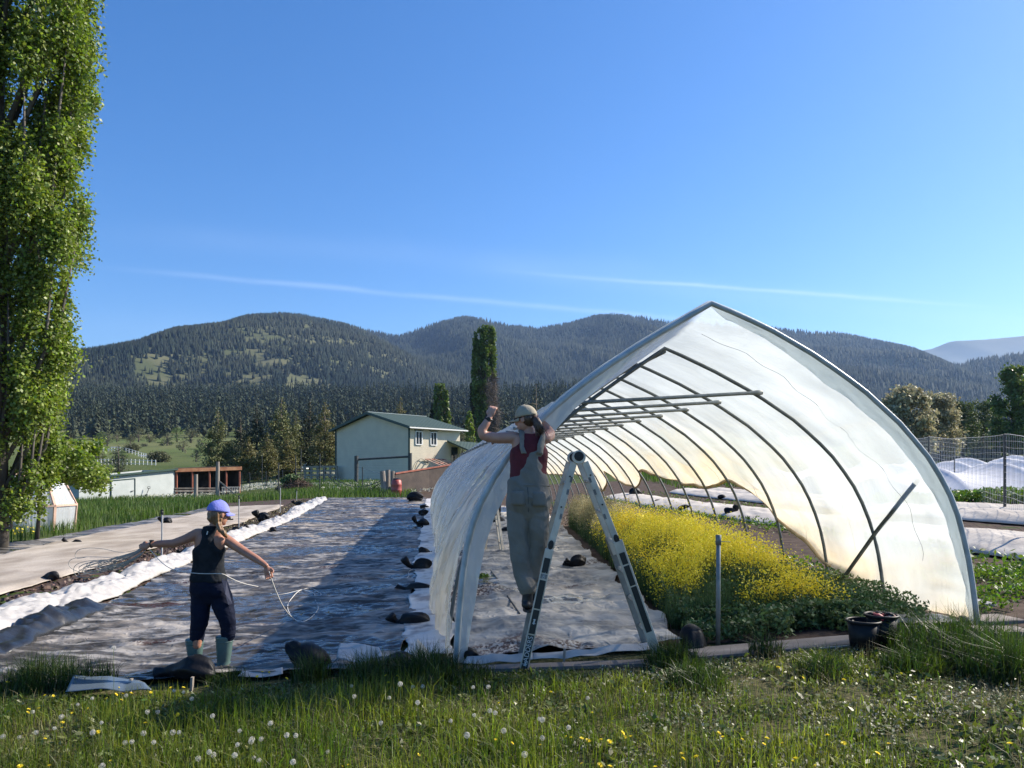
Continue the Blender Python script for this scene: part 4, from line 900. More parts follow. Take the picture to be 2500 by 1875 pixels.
# mustard bed
lx = lambda y: 1.78 + .0 * y; rx = lambda y: 3.62 - .085 * (y - 8.5)
def bed(n, y0, y1, pw=1.7):
    y = y0 + (y1 - y0) * rng.random(n) ** pw; s = rng.random(n); x = lx(y) + (rx(y) - lx(y)) * s
    x = x + .12 * (fbm(y * 2, s * 0 + 1, 3, 5) - .5) * (s < .3); return x, y, s
x, y, s = bed(8000, 8.3, 24)
fh = (.40 + .34 * sm(8.1, 10.2, y)) * (.75 + .4 * fbm(x * 1.5, y * 1.5, 3, 91)) * (.72 + .28 * sm(0, .25, s)) * (1 - .35 * sm(.75, 1, s)) * (1 - .25 * sm(.45, 1, s) * (1 - sm(8.6, 11, y))) * (.75 + .5 * rng.random(len(x)))
pt = .35 + .65 * sm(8.2, 9.4, y)
xr = np.repeat(x, 3) + rng.normal(size=len(x) * 3) * .04; yr = np.repeat(y, 3) + rng.normal(size=len(x) * 3) * .04
V_, F_ = blades(xr, yr, np.repeat(fh, 3) * (.7 + .4 * rng.random(len(xr))), .007, .3); o = npmesh('mustard_stems', V_, F_, m_fol); tag(o, 'thin green stems of the flowering mustard cover crop', 'cover crop', kind='stuff')
xl, yl, sl_ = bed(75000, 8.0, 24); hl_ = (.04 + .36 * rng.random(len(xl)) ** 1.3 * (.45 + .55 * sm(8, 9.5, yl))) * (.8 + .5 * fbm(xl * 1.5, yl * 1.5, 3, 91)); ok = rng.random(len(xl)) < np.clip(1.25 - .035 * yl, .35, 1)
xl, yl, hl_ = xl[ok], yl[ok], hl_[ok]
V_, F_ = scatterleaf(np.stack([xl, yl, T(xl, yl) + hl_ * 1.15], -1), .036, .25); o = npmesh('mustard_leaves', V_, F_, m_fol); tag(o, 'dark leafy undergrowth of the mustard bed', 'cover crop', kind='stuff')
# flower heads: clusters of petals round the top third of each stem
nf = 22; base = np.stack([x, y, T(x, y) + fh], -1); dens = (fbm(x * .9, y * .9, 3, 93) > .36) & (rng.random(len(x)) < pt); yl_ = dens & (y < 15.5 + 2 * rng.random(len(x))); pa_ = dens & ~yl_
for nm, sel, mm_, lab in (('mustard_flowers', yl_, m_yel, 'bright yellow mustard flowers filling the bed inside the tunnel'), ('faded_mustard', pa_, m_ypale, 'straw coloured gone-over mustard tops at the back of the flower bed')):
    Bc = np.repeat(base[sel], nf, 0); n = len(Bc); off = rng.normal(size=(n, 3)) * np.array([.050, .050, .12]); off[:, 2] -= .07
    V_, F_ = scatterleaf(Bc + off, .021 if nm[0] == 'm' else .024, .3); o = npmesh(nm, V_, F_, mm_); tag(o, lab, 'flowers', kind='stuff')
# feathery greens at the front right of the bed
def carrot(n, x0, x1, y0, y1, h, lab, m, size=.03, name='carrot_greens', cond=None, flat=.2):
    x, y = area(n, x0, x1, y0, y1); 
    if cond: k_ = cond(x, y); x, y = x[k_], y[k_]
    z = h * rng.random(len(x)) ** .7 * (.6 + .8 * fbm(x * 2, y * 2, 3, 95))
    V_, F_ = scatterleaf(np.stack([x, y, T(x, y) + z], -1), size, flat, (1.2, .7)); o = npmesh(name, V_, F_, m); return tag(o, lab, 'plants', kind='stuff')
carrot(26000, 2.9, 5.0, 7.9, 10.6, .26, 'feathery green tops growing along the right edge of the mustard bed', m_fol, .035, cond=lambda x, y: (x > 2.9 + .10 * (y - 8)) & (x < 4.3 + .02 * (y - 8)))
carrot(9000, 1.75, 4.2, 7.55, 8.5, .22, 'leafy weeds in front of the mustard bed', m_fol, .042, 'leafy_weeds', cond=lambda x, y: fbm(x * 2.5, y * 2.5, 3, 4) > .45)
rowc = lambda a, b: (lambda x, y: (x + .111 * y > a) & (x + .111 * y < b) & (rng.random(len(x)) < np.clip(18 / y, .2, 1)))
carrot(30000, 1, 8.2, 9, 42, .20, 'low bright leafy crop row just outside the right wall of the tunnel', m_lett, .075, 'lettuce_row', rowc(8.25, 9.0))
carrot(14000, 1, 6.2, 10, 40, .15, 'leafy crop row along the inside foot of the right wall', m_lett, .07, 'lettuce_row', rowc(5.75, 6.35))
carrot(9000, 4.9, 7.4, 8.3, 11.5, .16, 'green weeds spreading over the soil right of the tunnel mouth', m_lett, .045, 'weeds', cond=lambda x, y: fbm(x * 1.2, y * 1.2, 3, 44) > .5)
carrot(15000, 11.2, 26, 23.6, 25.2, .42, 'leafy green row growing before the white hooped covers', m_lett, .10, 'leafy_row')
carrot(12000, 2, 16, 20, 44, .08, 'sparse green seedlings on the soil strip beyond the tunnel', m_lett, .08, 'seedlings', rowc(11.6, 12.9))
carrot(16000, 1, 6, 9, 36, .05, 'tiny weeds and debris dotting the bare soil inside the tunnel', m_litterg, .04, 'soil_debris', rowc(4.4, 5.6))
x, y = area(24000, 10, 46, 45, 110); V_, F_ = blades(x, y, .25 + .3 * rng.random(len(x)), .06, .3); o = npmesh('meadow_grass', V_, F_, m_tall); tag(o, 'green meadow behind the white hooped covers', 'grass', kind='stuff')
# ------------------------------------------------------------------ buildings
m_side = mat('cream_siding', (.68, .61, .47), .75, (.62, .555, .43), 1.2, bump=.8, wave=('Z', 1.9, 1))
m_green = mat('dark_green_metal', (.014, .040, .032), .75, (.020, .048, .038), 3, wave=('X', 1.0))
m_trim = mat('dark_green_trim', (.015, .045, .035), .5)
m_wtrim = mat('white_trim', (.72, .72, .70), .6)
m_glass = mat('window_glass', (.03, .04, .05), .08, spec=.9)
m_shed = mat('white_painted_boards', (.42, .45, .44), .75, (.35, .38, .37), 1.2, detail=8)
m_wood = mat('weathered_wood', (.20, .17, .14), .9, (.32, .28, .24), 3, detail=8, bump=.6, bscale=20, stretch=(1, 1, .2))
m_woodd = mat('dark_weathered_wood', (.055, .05, .045), .9, (.11, .10, .09), 3, bump=.5)
m_red = mat('orange_stained_wood', (.34, .13, .06), .75, (.48, .24, .12), 2.5, bump=.4)
m_redd = mat('red_brown_posts', (.24, .07, .04), .8, (.32, .11, .07), 3)
m_dint = mat('dark_interior_boards', (.035, .03, .028), .9, (.07, .06, .055), 1.5, wave=('X', 4.0))
m_pink = mat('raw_lumber', (.62, .42, .33), .8, (.50, .34, .26), 5, bump=.3)
m_iron = mat('dark_steel_post', (.045, .05, .05), .6, (.08, .08, .075), 6, metal=.3)
m_pvc = mat('grey_white_pipe', (.50, .50, .48), .6, (.40, .39, .37), 6)
m_rustred = mat('faded_red_plastic', (.30, .055, .045), .45, (.38, .09, .07), 3)
m_brush = mat('brush_sticks', (.10, .065, .05), .9, (.16, .11, .08), 3, island=.5)

def quadobj(name, pts, m, parent, thick=.05, smooth=False):
    b = MB(); b.add(pts, [tuple(range(len(pts)))]); o = b.build(name, m, parent)
    md = o.modifiers.new('thickness', 'SOLIDIFY'); md.thickness = thick; md.offset = -1; return o
# two storey cream house
A = Vector((-10.16, 76, 0)); e1 = Vector((-8.75, 7, 0)).normalized(); e2 = Vector((7, 8.75, 0)).normalized(); WG, LG = 11.3, 7.4
z0 = .3; ze = 6.22; zr = 7.75
house = empty('house', (A.x, A.y, z0), 'two storey cream sided house with dark green metal roof behind the garden', 'house')
def HP(a, b, z): q = A + e1 * a + e2 * b; return Vector((q.x, q.y, z))
b = MB(); b.add([HP(0, 0, z0), HP(WG, 0, z0), HP(WG, 0, ze), HP(WG / 2, 0, zr - .1), HP(0, 0, ze)], [(0, 4, 3, 2, 1)]); b.quad(HP(0, 0, z0), HP(0, LG, z0), HP(0, LG, ze), HP(0, 0, ze)); b.quad(HP(WG, 0, z0), HP(WG, 0, ze), HP(WG, LG, ze), HP(WG, LG, z0))
b.add([HP(0, LG, z0), HP(WG, LG, z0), HP(WG, LG, ze), HP(WG / 2, LG, zr - .1), HP(0, LG, ze)], [(0, 1, 2, 3, 4)]); b.build('wall', m_side, house)
rf = MB(); ov = .55; rs = (zr - ze) / (WG / 2)
for sgn in (0, 1):
    a0 = -ov if sgn == 0 else WG + ov; za = ze - rs * ov + .12
    pts = [HP(a0, -ov, za), HP(WG / 2, -ov, zr + .12), HP(WG / 2, LG + ov, zr + .12), HP(a0, LG + ov, za)]
    rf.quad(*(pts if sgn else pts[::-1])); rf.quad(*[p - Vector((0, 0, .14)) for p in (pts[::-1] if sgn else pts)])
    rf.quad(pts[0], pts[1], pts[1] - Vector((0, 0, .14)), pts[0] - Vector((0, 0, .14))); rf.quad(pts[0], pts[3], pts[3] - Vector((0, 0, .14)), pts[0] - Vector((0, 0, .14)))
r_o = rf.build('roof', m_green, house)
fb = MB(); fb.beam(HP(-ov - .03, -ov - .03, ze - rs * ov + .02), HP(WG / 2, -ov - .03, zr + .02), .05, .26); fb.beam(HP(WG / 2, -ov - .03, zr + .02), HP(WG + ov, -ov - .03, ze - rs * ov + .02), .05, .26); fb.build('barge_board', m_trim, r_o)
gb = MB(); gb.beam(HP(-ov - .08, -ov, ze - rs * ov + .0), HP(-ov - .08, LG + ov, ze - rs * ov + .0), .12, .12); gb.build('gutter', m_wtrim, r_o)
rc = MB(); rc.beam(HP(WG / 2, -ov, zr + .14), HP(WG / 2, LG + ov, zr + .14), .3, .06); rc.build('ridge_cap', mat('ridge_flashing', (.30, .36, .36), .4), r_o)
for (aa, bb) in ((-.03, -.03), (WG + .03, -.03)):
    c = MB(); c.beam(HP(aa, bb, z0), HP(aa, bb, ze - .05), .16, .16); c.build('corner_trim', m_trim, house)
def window(parent, fpos, s0, s1, h0, h1, nrm, fm=m_wtrim, bars=True):
    """framed window; fpos(s, z) gives a wall point"""
    b = MB(); o_ = nrm * .05
    for p, q in ((( s0, h0), (s1, h0)), ((s1, h0), (s1, h1)), ((s1, h1), (s0, h1)), ((s0, h1), (s0, h0))): b.beam(fpos(*p) + o_, fpos(*q) + o_, .10, .10, up=nrm)
    if bars: b.beam(fpos((s0 + s1) / 2, h0) + o_, fpos((s0 + s1) / 2, h1) + o_, .06, .06, up=nrm)
    w_ = b.build('window', fm, parent)
    g = MB(); g.quad(fpos(s0, h0) + nrm * .02, fpos(s1, h0) + nrm * .02, fpos(s1, h1) + nrm * .02, fpos(s0, h1) + nrm * .02); g.build('pane', m_glass, w_)
    t = MB(); t.beam(fpos(s0 - .15, h1 + .12) + nrm * .06, fpos(s1 + .15, h1 + .12) + nrm * .06, .06, .14, up=nrm); t.build('lintel', m_trim, w_)
fr_ = lambda s, z: HP(0, s, z)
n_ = -e1
window(house, fr_, .85, 1.72, 4.45, 5.75, n_); window(house, fr_, 2.95, 3.8, 4.45, 5.75, n_)
# lean-to on the sunny side
lt = MB(); q = [HP(-.1, 5.3, 5.0), HP(-.1, 10.2, 4.9), HP(-3.6, 10.2, 3.7), HP(-3.6, 5.3, 3.8)]; lt.quad(*q); lt.quad(*[p - Vector((0, 0, .15)) for p in q[::-1]])
for i in range(4): lt.quad(q[i], q[(i + 1) % 4], q[(i + 1) % 4] - Vector((0, 0, .15)), q[i] - Vector((0, 0, .15)))
lo = lt.build('porch_roof', m_green, house)
for yy_ in (5.4, 10):
    pb = MB(); pb.beam(HP(-3.4, yy_, .6), HP(-3.4, yy_, 3.7), .14, .14); pb.build('porch_post', m_redd, house)
db = MB(); db.quad(HP(-.06, 6.0, 2.2), HP(-.06, 7.0, 2.2), HP(-.06, 7.0, 4.3), HP(-.06, 6.0, 4.3)); db.build('door', m_glass, house)
# bare lumber frame against the house
fx = empty('frame_greenhouse', tuple(HP(-1.6, 4, .7)), 'small skeleton greenhouse of bare lumber leaning against the cream wall', 'greenhouse frame')
def fb_(m, segs, nm, w_=.11):
    b = MB()
    for a, c in segs: b.beam(a, c, w_, w_)
    b.build(nm, m, fx)
fb_(m_woodd, [(HP(-3.0, t, .7), HP(-3.0, t, 2.1 + 0)) for t in (2.0, 2.6, 3.2, 3.8, 4.4, 5.0)] + [(HP(-3.0, 2, z), HP(-3.0, 5, z)) for z in (1.1, 1.6, 2.1)], 'side_frame')
fb_(m_pink, [(HP(-.2, t, 3.0), HP(-3.0, t, 2.15)) for t in (2.0, 2.7, 3.4, 4.1, 4.8)], 'rafter', .10); fb_(m_redd, [(HP(-.2, 2, 3.0), HP(-.2, 5, 3.0)), (HP(-3.0, 2, 2.15), HP(-3.0, 5, 2.15)), (HP(-1.5, 2, 2.6), HP(-1.5, 5, 2.6))], 'purlin', .10)
b = MB(); pts = [HP(-.15, .6 + .25 * i, 2.0 + .9 * math.sin(i * .5) * math.exp(-.1 * i) + .12 * i) for i in range(14)]; b.tube(pts, .03, 5); o = b.build('cable', m_iron, origin=pts[0]); tag(o, 'thin cable sagging across the cream wall beside the porch', 'cable')

# white shed with the open run
SL, SR = G(193, 1227), G(426, 1212)
SL = Vector((P(193, 1150, 48.5).x, 48.5, float(T(P(193, 1150, 48.5).x, 48.5)))); SR = Vector((P(426, 1150, 56).x, 56, float(T(P(426, 1150, 56).x, 56))))
ztl = CAMZ + (HOR - 1172) / FPX * 48.5; ztr = CAMZ + (HOR - 1148) / FPX * 56
es = (SR - SL); es.z = 0; LS = es.length; es.normalize(); ns_ = Vector((-es.y, es.x, 0)) ; ns_ = ns_ if ns_.y > 0 else -ns_
shed = empty('shed', tuple(SL), 'long low white shed with slanting dark green roof edge and shut door', 'shed')
SP = lambda a, dd, z: SL + es * a + ns_ * dd + Vector((0, 0, z - SL.z))
zt = lambda a: ztl + (ztr - ztl) * a / LS
b = MB(); zb = min(SL.z, SR.z) - .4
for (p, q_) in (((0, 0), (LS, 0)), ((LS, 0), (LS, 3)), ((LS, 3), (0, 3)), ((0, 3), (0, 0))): b.quad(SP(*p, zb), SP(*q_, zb), SP(*q_, zt(q_[0]) + .0), SP(*p, zt(p[0])))
b.build('wall', m_shed, shed)
b = MB(); q_ = [SP(-.35, -.25, zt(0) + .02), SP(LS + .1, -.25, zt(LS) + .02), SP(LS + .1, 3.3, zt(LS) - .75), SP(-.35, 3.3, zt(0) - .6)]; b.quad(*q_); b.quad(*[p + Vector((0, 0, .12)) for p in q_[::-1]])
for i in range(4): b.quad(q_[i], q_[(i + 1) % 4], q_[(i + 1) % 4] + Vector((0, 0, .12)), q_[i] + Vector((0, 0, .12)))
b.build('roof', m_trim, shed)
da, db_ = LS * .30, LS * .545
b = MB(); z1 = zt(da) - .25; 
b.quad(SP(da, -.03, zb), SP(db_, -.03, zb), SP(db_, -.03, z1 + .12), SP(da, -.03, z1)); dr = b.build('door', m_shed, shed)
b = MB(); 
for p, q2 in (((da, zb), (da, z1)), ((da, z1), (db_, z1 + .12)), ((db_, z1 + .12), (db_, zb))): b.beam(SP(p[0], -.05, p[1]), SP(q2[0], -.05, q2[1]), .05, .05)
b.build('door_trim', m_trim, dr); b = MB(); b.beam(SP(db_ - .35, -.07, z1 - .75), SP(db_ - .15, -.07, z1 - .72), .05, .05); b.build('handle', m_iron, dr)
# shovel leaning on the shed
sp0 = SP(LS * .63, -.35, .0); sp0.z = float(T(sp0.x, sp0.y)); sh = empty('shovel', tuple(sp0), 'dark long handled shovel leaning against the white shed wall', 'shovel')
zh = CAMZ + (HOR - 1193) / FPX * sp0.y
b = MB(); b.tube([sp0 + Vector((0, 0, .25)), Vector((sp0.x + .05, sp0.y + .28, zh))], .025, 6); b.build('shaft', m_iron, sh)
b = MB(); h_ = Vector((sp0.x + .05, sp0.y + .28, zh)); b.tube([h_ + Vector((-.09, 0, .02)), h_ + Vector((-.08, 0, .13)), h_ + Vector((.08, 0, .13)), h_ + Vector((.09, 0, .02)), h_ + Vector((-.09, 0, .0))], .02, 6); b.build('grip', m_iron, sh)
b = MB(); b.box(sp0 + Vector((0, 0, .15)), (.22, .03, .32), taper=.9); b.build('blade', m_iron, sh)
# open run
RL = SR.copy(); RR = Vector((P(586, 1150, 59).x, 59, 0)); er = (RR - RL); er.z = 0; LR = er.length; er.normalize(); nr = Vector((-er.y, er.x, 0)); nr = nr if nr.y > 0 else -nr
run = empty('animal_run', (SR.x, SR.y, float(T(SR.x, SR.y))), 'open fronted timber run with orange fascia and red brown posts joined to the white shed', 'animal run')
zrt0 = CAMZ + (HOR - 1146) / FPX * 56; zrt1 = CAMZ + (HOR - 1141) / FPX * 59; zg0 = float(T(SR.x, SR.y)) - .3
RP = lambda a, dd, z: Vector((RL.x, RL.y, 0)) + er * a + nr * dd + Vector((0, 0, z)); zrt = lambda a: zrt0 + (zrt1 - zrt0) * a / LR
b = MB(); b.quad(RP(.05, 2.6, zg0), RP(LR, 2.6, zg0), RP(LR, 2.6, zrt(LR)), RP(.05, 2.6, zrt(0))); b.quad(RP(LR, 0, zg0), RP(LR, 2.6, zg0), RP(LR, 2.6, zrt(LR)), RP(LR, 0, zrt(LR))); b.build('back_wall', m_dint, run)
b = MB(); b.quad(RP(.05, -.15, zrt(0) + .1), RP(LR + .1, -.15, zrt(LR) + .1), RP(LR + .1, 2.8, zrt(LR) + .1), RP(.05, 2.8, zrt(0) + .1)); b.build('roof', m_dint, run)
b = MB(); b.beam(RP(.03, -.1, zrt(0) - .05), RP(LR + .1, -.1, zrt(LR) - .05), .06, .30); b.build('fascia', m_red, run)
for t in (.03, .26, .52, .78, .99):
    b = MB(); b.beam(RP(LR * t, 0, zg0), RP(LR * t, 0, zrt(0) - .15), .11, .11); b.build('post', m_redd, run)
b = MB(); b.beam(RP(0, -.05, zg0 + .75), RP(LR * .66, -.05, zg0 + .72), .05, .14); b.beam(RP(0, -.05, zg0 + .50), RP(LR * .66, -.05, zg0 + .47), .05, .10); b.beam(RP(0, -.05, zg0 + .95), RP(LR * .66, -.05, zg0 + .92), .05, .07); b.build('rail', m_wood, run)
b = MB(); b.quad(RP(LR * .30, -.03, zg0), RP(LR * .68, -.03, zg0), RP(LR * .68, -.03, zg0 + .74), RP(LR * .30, -.03, zg0 + .74)); b.build('lower_panel', m_woodd, run)
b = MB()
for i in range(11): b.beam(RP(LR * (.71 + .027 * i), -.12, zg0), RP(LR * (.71 + .027 * i), -.12, zg0 + 1.0), .035, .03)
for zz in (.35, .68, .98): b.beam(RP(LR * .70, -.13, zg0 + zz), RP(LR * .99, -.13, zg0 + zz), .03, .04)
b.build('white_wire_panel', m_pvc, run)
for (px, y0, y1, w_, d, lab) in ((531, 1127, 1212, .26, 52, 'tall round timber post standing before the open animal run'), (478, 1158, 1210, .24, 50, 'short thick timber post before the open animal run')):
    b = MB(); x_ = P(px, 0, d).x; g0 = float(T(x_, d)); zt_ = CAMZ + (HOR - y0) / FPX * d; b.tube([Vector((x_, d, g0 - .1)), Vector((x_ + .02, d, zt_))], [w_ * .55, w_ * .46], 10)
    o = b.build('timber_post', m_wood, smooth=False, origin=(x_, d, g0)); tag(o, lab, 'post')
    if px == 531:
        c = MB(); c.beam(Vector((x_ + .1, d, g0 + 1.2)), Vector((x_ + 1.3, d + .3, g0 + .1)), .08, .08); c.build('brace', m_wood, o)

# plastic hut at the left (octagonal dome of raw lumber wrapped in film)
m_hutf = film_mat('cloudy_wrap', .15, .50, col=(.70, .74, .76), stain_fold=(.5, .4, .3), gloss=.12)
HD = 25.5; hx = P(72, 0, HD + 1.2).x; hg = float(T(hx, HD + 1)); hut = empty('plastic_hut', (hx, HD + 1.2, hg), 'small polygon hut of raw lumber wrapped in cloudy wrinkled plastic', 'greenhouse')
Rr_ = 1.36; N8 = 8; Hh = 1.0; Ht = 1.86
ring = lambda r, z, off=.30: [Vector((hx + r * math.cos(off + i * 2 * math.pi / N8), HD + 1.2 + r * math.sin(off + i * 2 * math.pi / N8), hg + z)) for i in range(N8)]
r0, r1, r2, r3 = ring(Rr_ * 1.02, 0), ring(Rr_ * 1.07, .85), ring(Rr_ * .77, 1.72), ring(.28, 2.0)
b = MB()
for i in range(N8):
    j = (i + 1) % N8
    if i in (4, 9): pass
    for (ra, rb) in ((r0, r1), (r1, r2), (r2, r3)):
        b.beam(ra[i], rb[i], .085, .06)
    for ra in (r1, r2): b.beam(ra[i], ra[j], .085, .07)
b.build('frame', m_pink, hut)
# wrap: sample the shell
na, nz2 = 200, 60; W_ = np.zeros((na + 1, nz2, 3)); prr = [(0, Rr_ * 1.0), (.85, Rr_ * 1.05), (1.70, Rr_ * .75), (1.97, .27)]
for i in range(na + 1):
    a = .30 + i * 2 * math.pi / na; loc = (i * N8 / na) % 1; c_ = math.cos(math.pi / N8) / math.cos((loc - .5) * 2 * math.pi / N8)
    for j in range(nz2):
        z_ = 1.97 * j / (nz2 - 1); r_ = np.interp(z_, [p[0] for p in prr], [p[1] for p in prr]) * c_ + .02
        r_ += .025 * (rdg(np.array(i * .12), np.array(z_ * 1.1), 3, 7) - .5)
        W_[i, j] = (hx + r_ * math.cos(a), HD + 1.2 + r_ * math.sin(a), hg + z_)
wo = sheet('plastic_wrap', W_, m_hutf, parent=hut)
# loose curtain of gathered film over the door side
b = MB(); cc = []
ni, nj = 70, 30; Cq = np.zeros((ni, nj, 3)); ca = Vector((P(72, 0, HD).x - .15, HD - .15, hg)); 
for i in range(ni):
    for j in range(nj):
        u = i / (ni - 1); v = j / (nj - 1); sp_ = .36 + .22 * v
        Cq[i, j] = (ca.x + (u - .45) * 2 * sp_ + .04 * math.sin(u * 40 + v * 2), ca.y + .06 * math.sin(u * 46) * (.4 + v) - .12 * v + .1 * (1 - v) ** 3 * 3, hg + 1.78 - 1.74 * v)
so_ = sheet('door_curtain', Cq, m_hutf, parent=hut)

# ------------------------------------------------------------------ fences and posts in the middle distance
def rope_curve(a, b_, sag, n=12): return [Vector(a).lerp(Vector(b_), i / n) - Vector((0, 0, sag * 4 * (i / n) * (1 - i / n))) for i in range(n + 1)]
def at(px, d, dz=0): x_ = (px - 1250) / FPX * d; return Vector((x_, d, float(T(x_, d)) + dz))
# goal-shaped gate frame
gf = empty('gate_frame', tuple(at(870, 66)), 'dark steel goal shaped gate frame standing before the cream house', 'gate frame')
pA, pB = at(870, 66), at(1001, 66); zA = CAMZ + (HOR - 1113) / FPX * 66; zB = CAMZ + (HOR - 1106) / FPX * 66
for p, zz in ((pA, zA), (pB, zB)):
    b = MB(); b.tube([p - Vector((0, 0, .1)), Vector((p.x, p.y, zz))], .17, 10); b.build('post', m_iron, gf)
b = MB(); b.tube([Vector((pA.x, pA.y, zA - .32)), Vector((pB.x, pB.y, zB - .30))], .09, 8); b.build('cross_bar', m_iron, gf)
b = MB(); b.tube([Vector((pA.x, pA.y, zA - .9)), at(935, 64, .9)], .025, 4); b.build('stay_wire', m_galv, gf)
for (px, y0, w_, d, lab) in ((938, 1150, .17, 50, 'leaning weathered timber post left of the red barrel'), (947, 1147, .15, 51, 'second weathered post between the leaning one and the red barrel'), (958, 1150, .14, 52, 'third weathered post tight behind the red barrel')):
    p = at(px, d); zt_ = CAMZ + (HOR - y0) / FPX * d; b = MB(); b.tube([p, Vector((p.x - (.12 if px == 938 else 0), d, zt_))], w_, 9); o = b.build('timber_post', m_wood, origin=p); tag(o, lab, 'post')
# barrel
p = at(968, 48); br = empty('barrel', tuple(p), 'faded red plastic barrel with black lid in the grass', 'barrel')
zt_ = CAMZ + (HOR - 1169) / FPX * 48; hb = zt_ - p.z; rb = 12.5 / FPX * 48
b = MB(); b.lathe(p, [(rb * .85, 0), (rb, .06 * hb), (rb, .30 * hb), (rb * 1.06, .34 * hb), (rb, .38 * hb), (rb, .62 * hb), (rb * 1.06, .66 * hb), (rb, .70 * hb), (rb * .95, .88 * hb), (rb * .7, .96 * hb), (.01, .97 * hb)], 22); b.build('drum', m_rustred, br, smooth=True)
b = MB(); b.lathe(p + Vector((0, 0, hb * .95)), [(rb * .72, 0), (rb * .72, .08), (.01, .1)], 18); b.build('lid', m_black, br)
# low board wall
m_rough = mat('rough_brown_board', (.055, .042, .036), .9, (.09, .068, .055), 2, detail=8, bump=.6, bscale=12)
bw = empty('board_wall', tuple(at(965, 51)), 'low rough brown board wall with reddish top edge behind the barrel', 'board wall')
p0, p1, p2 = at(965, 50), at(1048, 53), at(1110, 55); b = MB()
za, zb2, zc = CAMZ + (HOR - 1156) / FPX * 50, CAMZ + (HOR - 1143) / FPX * 53, CAMZ + (HOR - 1133) / FPX * 55
b.quad(p0 - Vector((0, 0, .2)), p1 - Vector((0, 0, .2)), Vector((p1.x, p1.y, zb2)), Vector((p0.x, p0.y, za))); b.quad(p1 - Vector((0, 0, .2)), p2 - Vector((0, 0, .2)), Vector((p2.x, p2.y, zc)), Vector((p1.x, p1.y, zb2))); o = b.build('board_panel', m_rough, bw); md = o.modifiers.new('t', 'SOLIDIFY'); md.thickness = .08
b = MB(); b.beam(Vector((p0.x, p0.y, za)), Vector((p1.x, p1.y, zb2)), .10, .10); b.beam(Vector((p1.x, p1.y, zb2)), Vector((p2.x, p2.y, zc)), .10, .10); b.build('cap_rail', m_redd, bw)
# steel T-posts with wire
tp = [(680, 1192, 50, 1130), (735, 1185, 60, 1096), (781, 1190, 52, 1107), (722, 1190, 58, 1112), (885, 1195, 55, 1140), (640, 1165, 75, 1110)]
for i, (px, yb, d, yt) in enumerate(tp):
    p = at(px, d); b = MB(); b.beam(p, Vector((p.x, d, CAMZ + (HOR - yt) / FPX * d)), .06, .06); o = b.build('steel_post', m_iron, origin=p)
    tag(o, ['thin steel post left of the brush pile', 'tallest thin dark steel post at the right side of the brush pile', 'dark steel post halfway between brush pile and cream house', 'thin steel post just behind the brush pile', 'short steel post beside the goal shaped gate frame', 'thin far post among the pine trunks'][i], 'post')
fe = empty('wire_fence', tuple(at(600, 62)), 'sagging dark wire fence running from the open run toward the cream house', 'fence')
for k, dzz in enumerate((.35, .7, 1.05, 1.4)):
    b = MB(); b.tube([at(px, 62, dzz) for px in (590, 640, 690, 735, 781, 815)], .012, 3); b.build('wire', m_iron, fe)
for px in (590, 610, 650, 690, 740, 790):
    b = MB(); b.tube([at(px, 62), at(px, 62, 1.5)], .035, 5); b.build('post', m_iron, fe)
cb = MB(); cb.tube(rope_curve(at(800, 58, 1.15), at(938, 50.3, 1.0), .75), .03, 5); cb.tube(rope_curve(at(800, 58, 1.0), at(938, 50.3, .9), 1.0), .03, 5); o = cb.build('hanging_cable', m_iron, origin=at(800, 58)); tag(o, 'dark cables sagging above the grass before the cream house wall', 'cable')
# pale rail fences
def railfence(pts, label, h=1.2, rails=(.45, .8, 1.15), m=m_wood, pw=.14, rw=.09, name='rail_fence', n=None):
    e = empty(name, tuple(at(pts[0][0], pts[0][1])), label, 'fence'); P_ = []
    for (a, b_) in zip(pts[:-1], pts[1:]):
        n_ = a[2]
        for i in range(n_): t = i / n_; P_.append(at(a[0] + (b_[0] - a[0]) * t, a[1] + (b_[1] - a[1]) * t))
    P_.append(at(pts[-1][0], pts[-1][1]))
    b = MB()
    for i, p in enumerate(P_):
        q = MB(); q.beam(p, p + Vector((0, 0, h)), pw, pw); q.build('post', m, e)
    for r_ in rails:
        q = MB()
        for p, p2 in zip(P_[:-1], P_[1:]): q.beam(p + Vector((0, -.06, r_)), p2 + Vector((0, -.06, r_)), rw * .5, rw)
        q.build('rail', m, e)
m_oldrail = mat('pale_old_rails', (.34, .30, .22), .9, (.26, .22, .17), 4)
railfence([(745, 84, 5), (822, 82, 1)], 'pale old rail fence meeting the left corner of the cream house', 1.5, (.5, .95, 1.4), m_oldrail, .22, .2)
railfence([(585, 92, 7), (745, 90, 1)], 'grey rail fence under the pines', 1.2, (.4, .8, 1.1), m_woodd, .14, .10)
railfence([(425, 108, 3), (470, 104, 1)], 'thin grey paddock fence behind the shed roof', 1.2, (.5, 1.0), m_woodd, .12, .09)
railfence([(165, 62, 2), (195, 58, 1)], 'dark paddock fence between the plastic hut and white shed', 1.0, (.4, .8), m_woodd, .10, .08)
railfence([(245, 260, 8), (300, 262, 6), (345, 225, 5), (372, 212, 1)], 'long white rail fence crossing the hillside pasture', 1.4, (.6, 1.3), m_wtrim, .12, .09)
railfence([(238, 165, 7), (300, 160, 8), (380, 152, 1)], 'white rail fence low along the pasture right above the shed roof', 1.5, (.6, 1.3), m_wtrim, .10, .08)
railfence([(665, 118, 4), (760, 116, 1)], 'white fence glimpsed between the pine trunks', 1.6, (1.2,), m_wtrim, .2, .7)
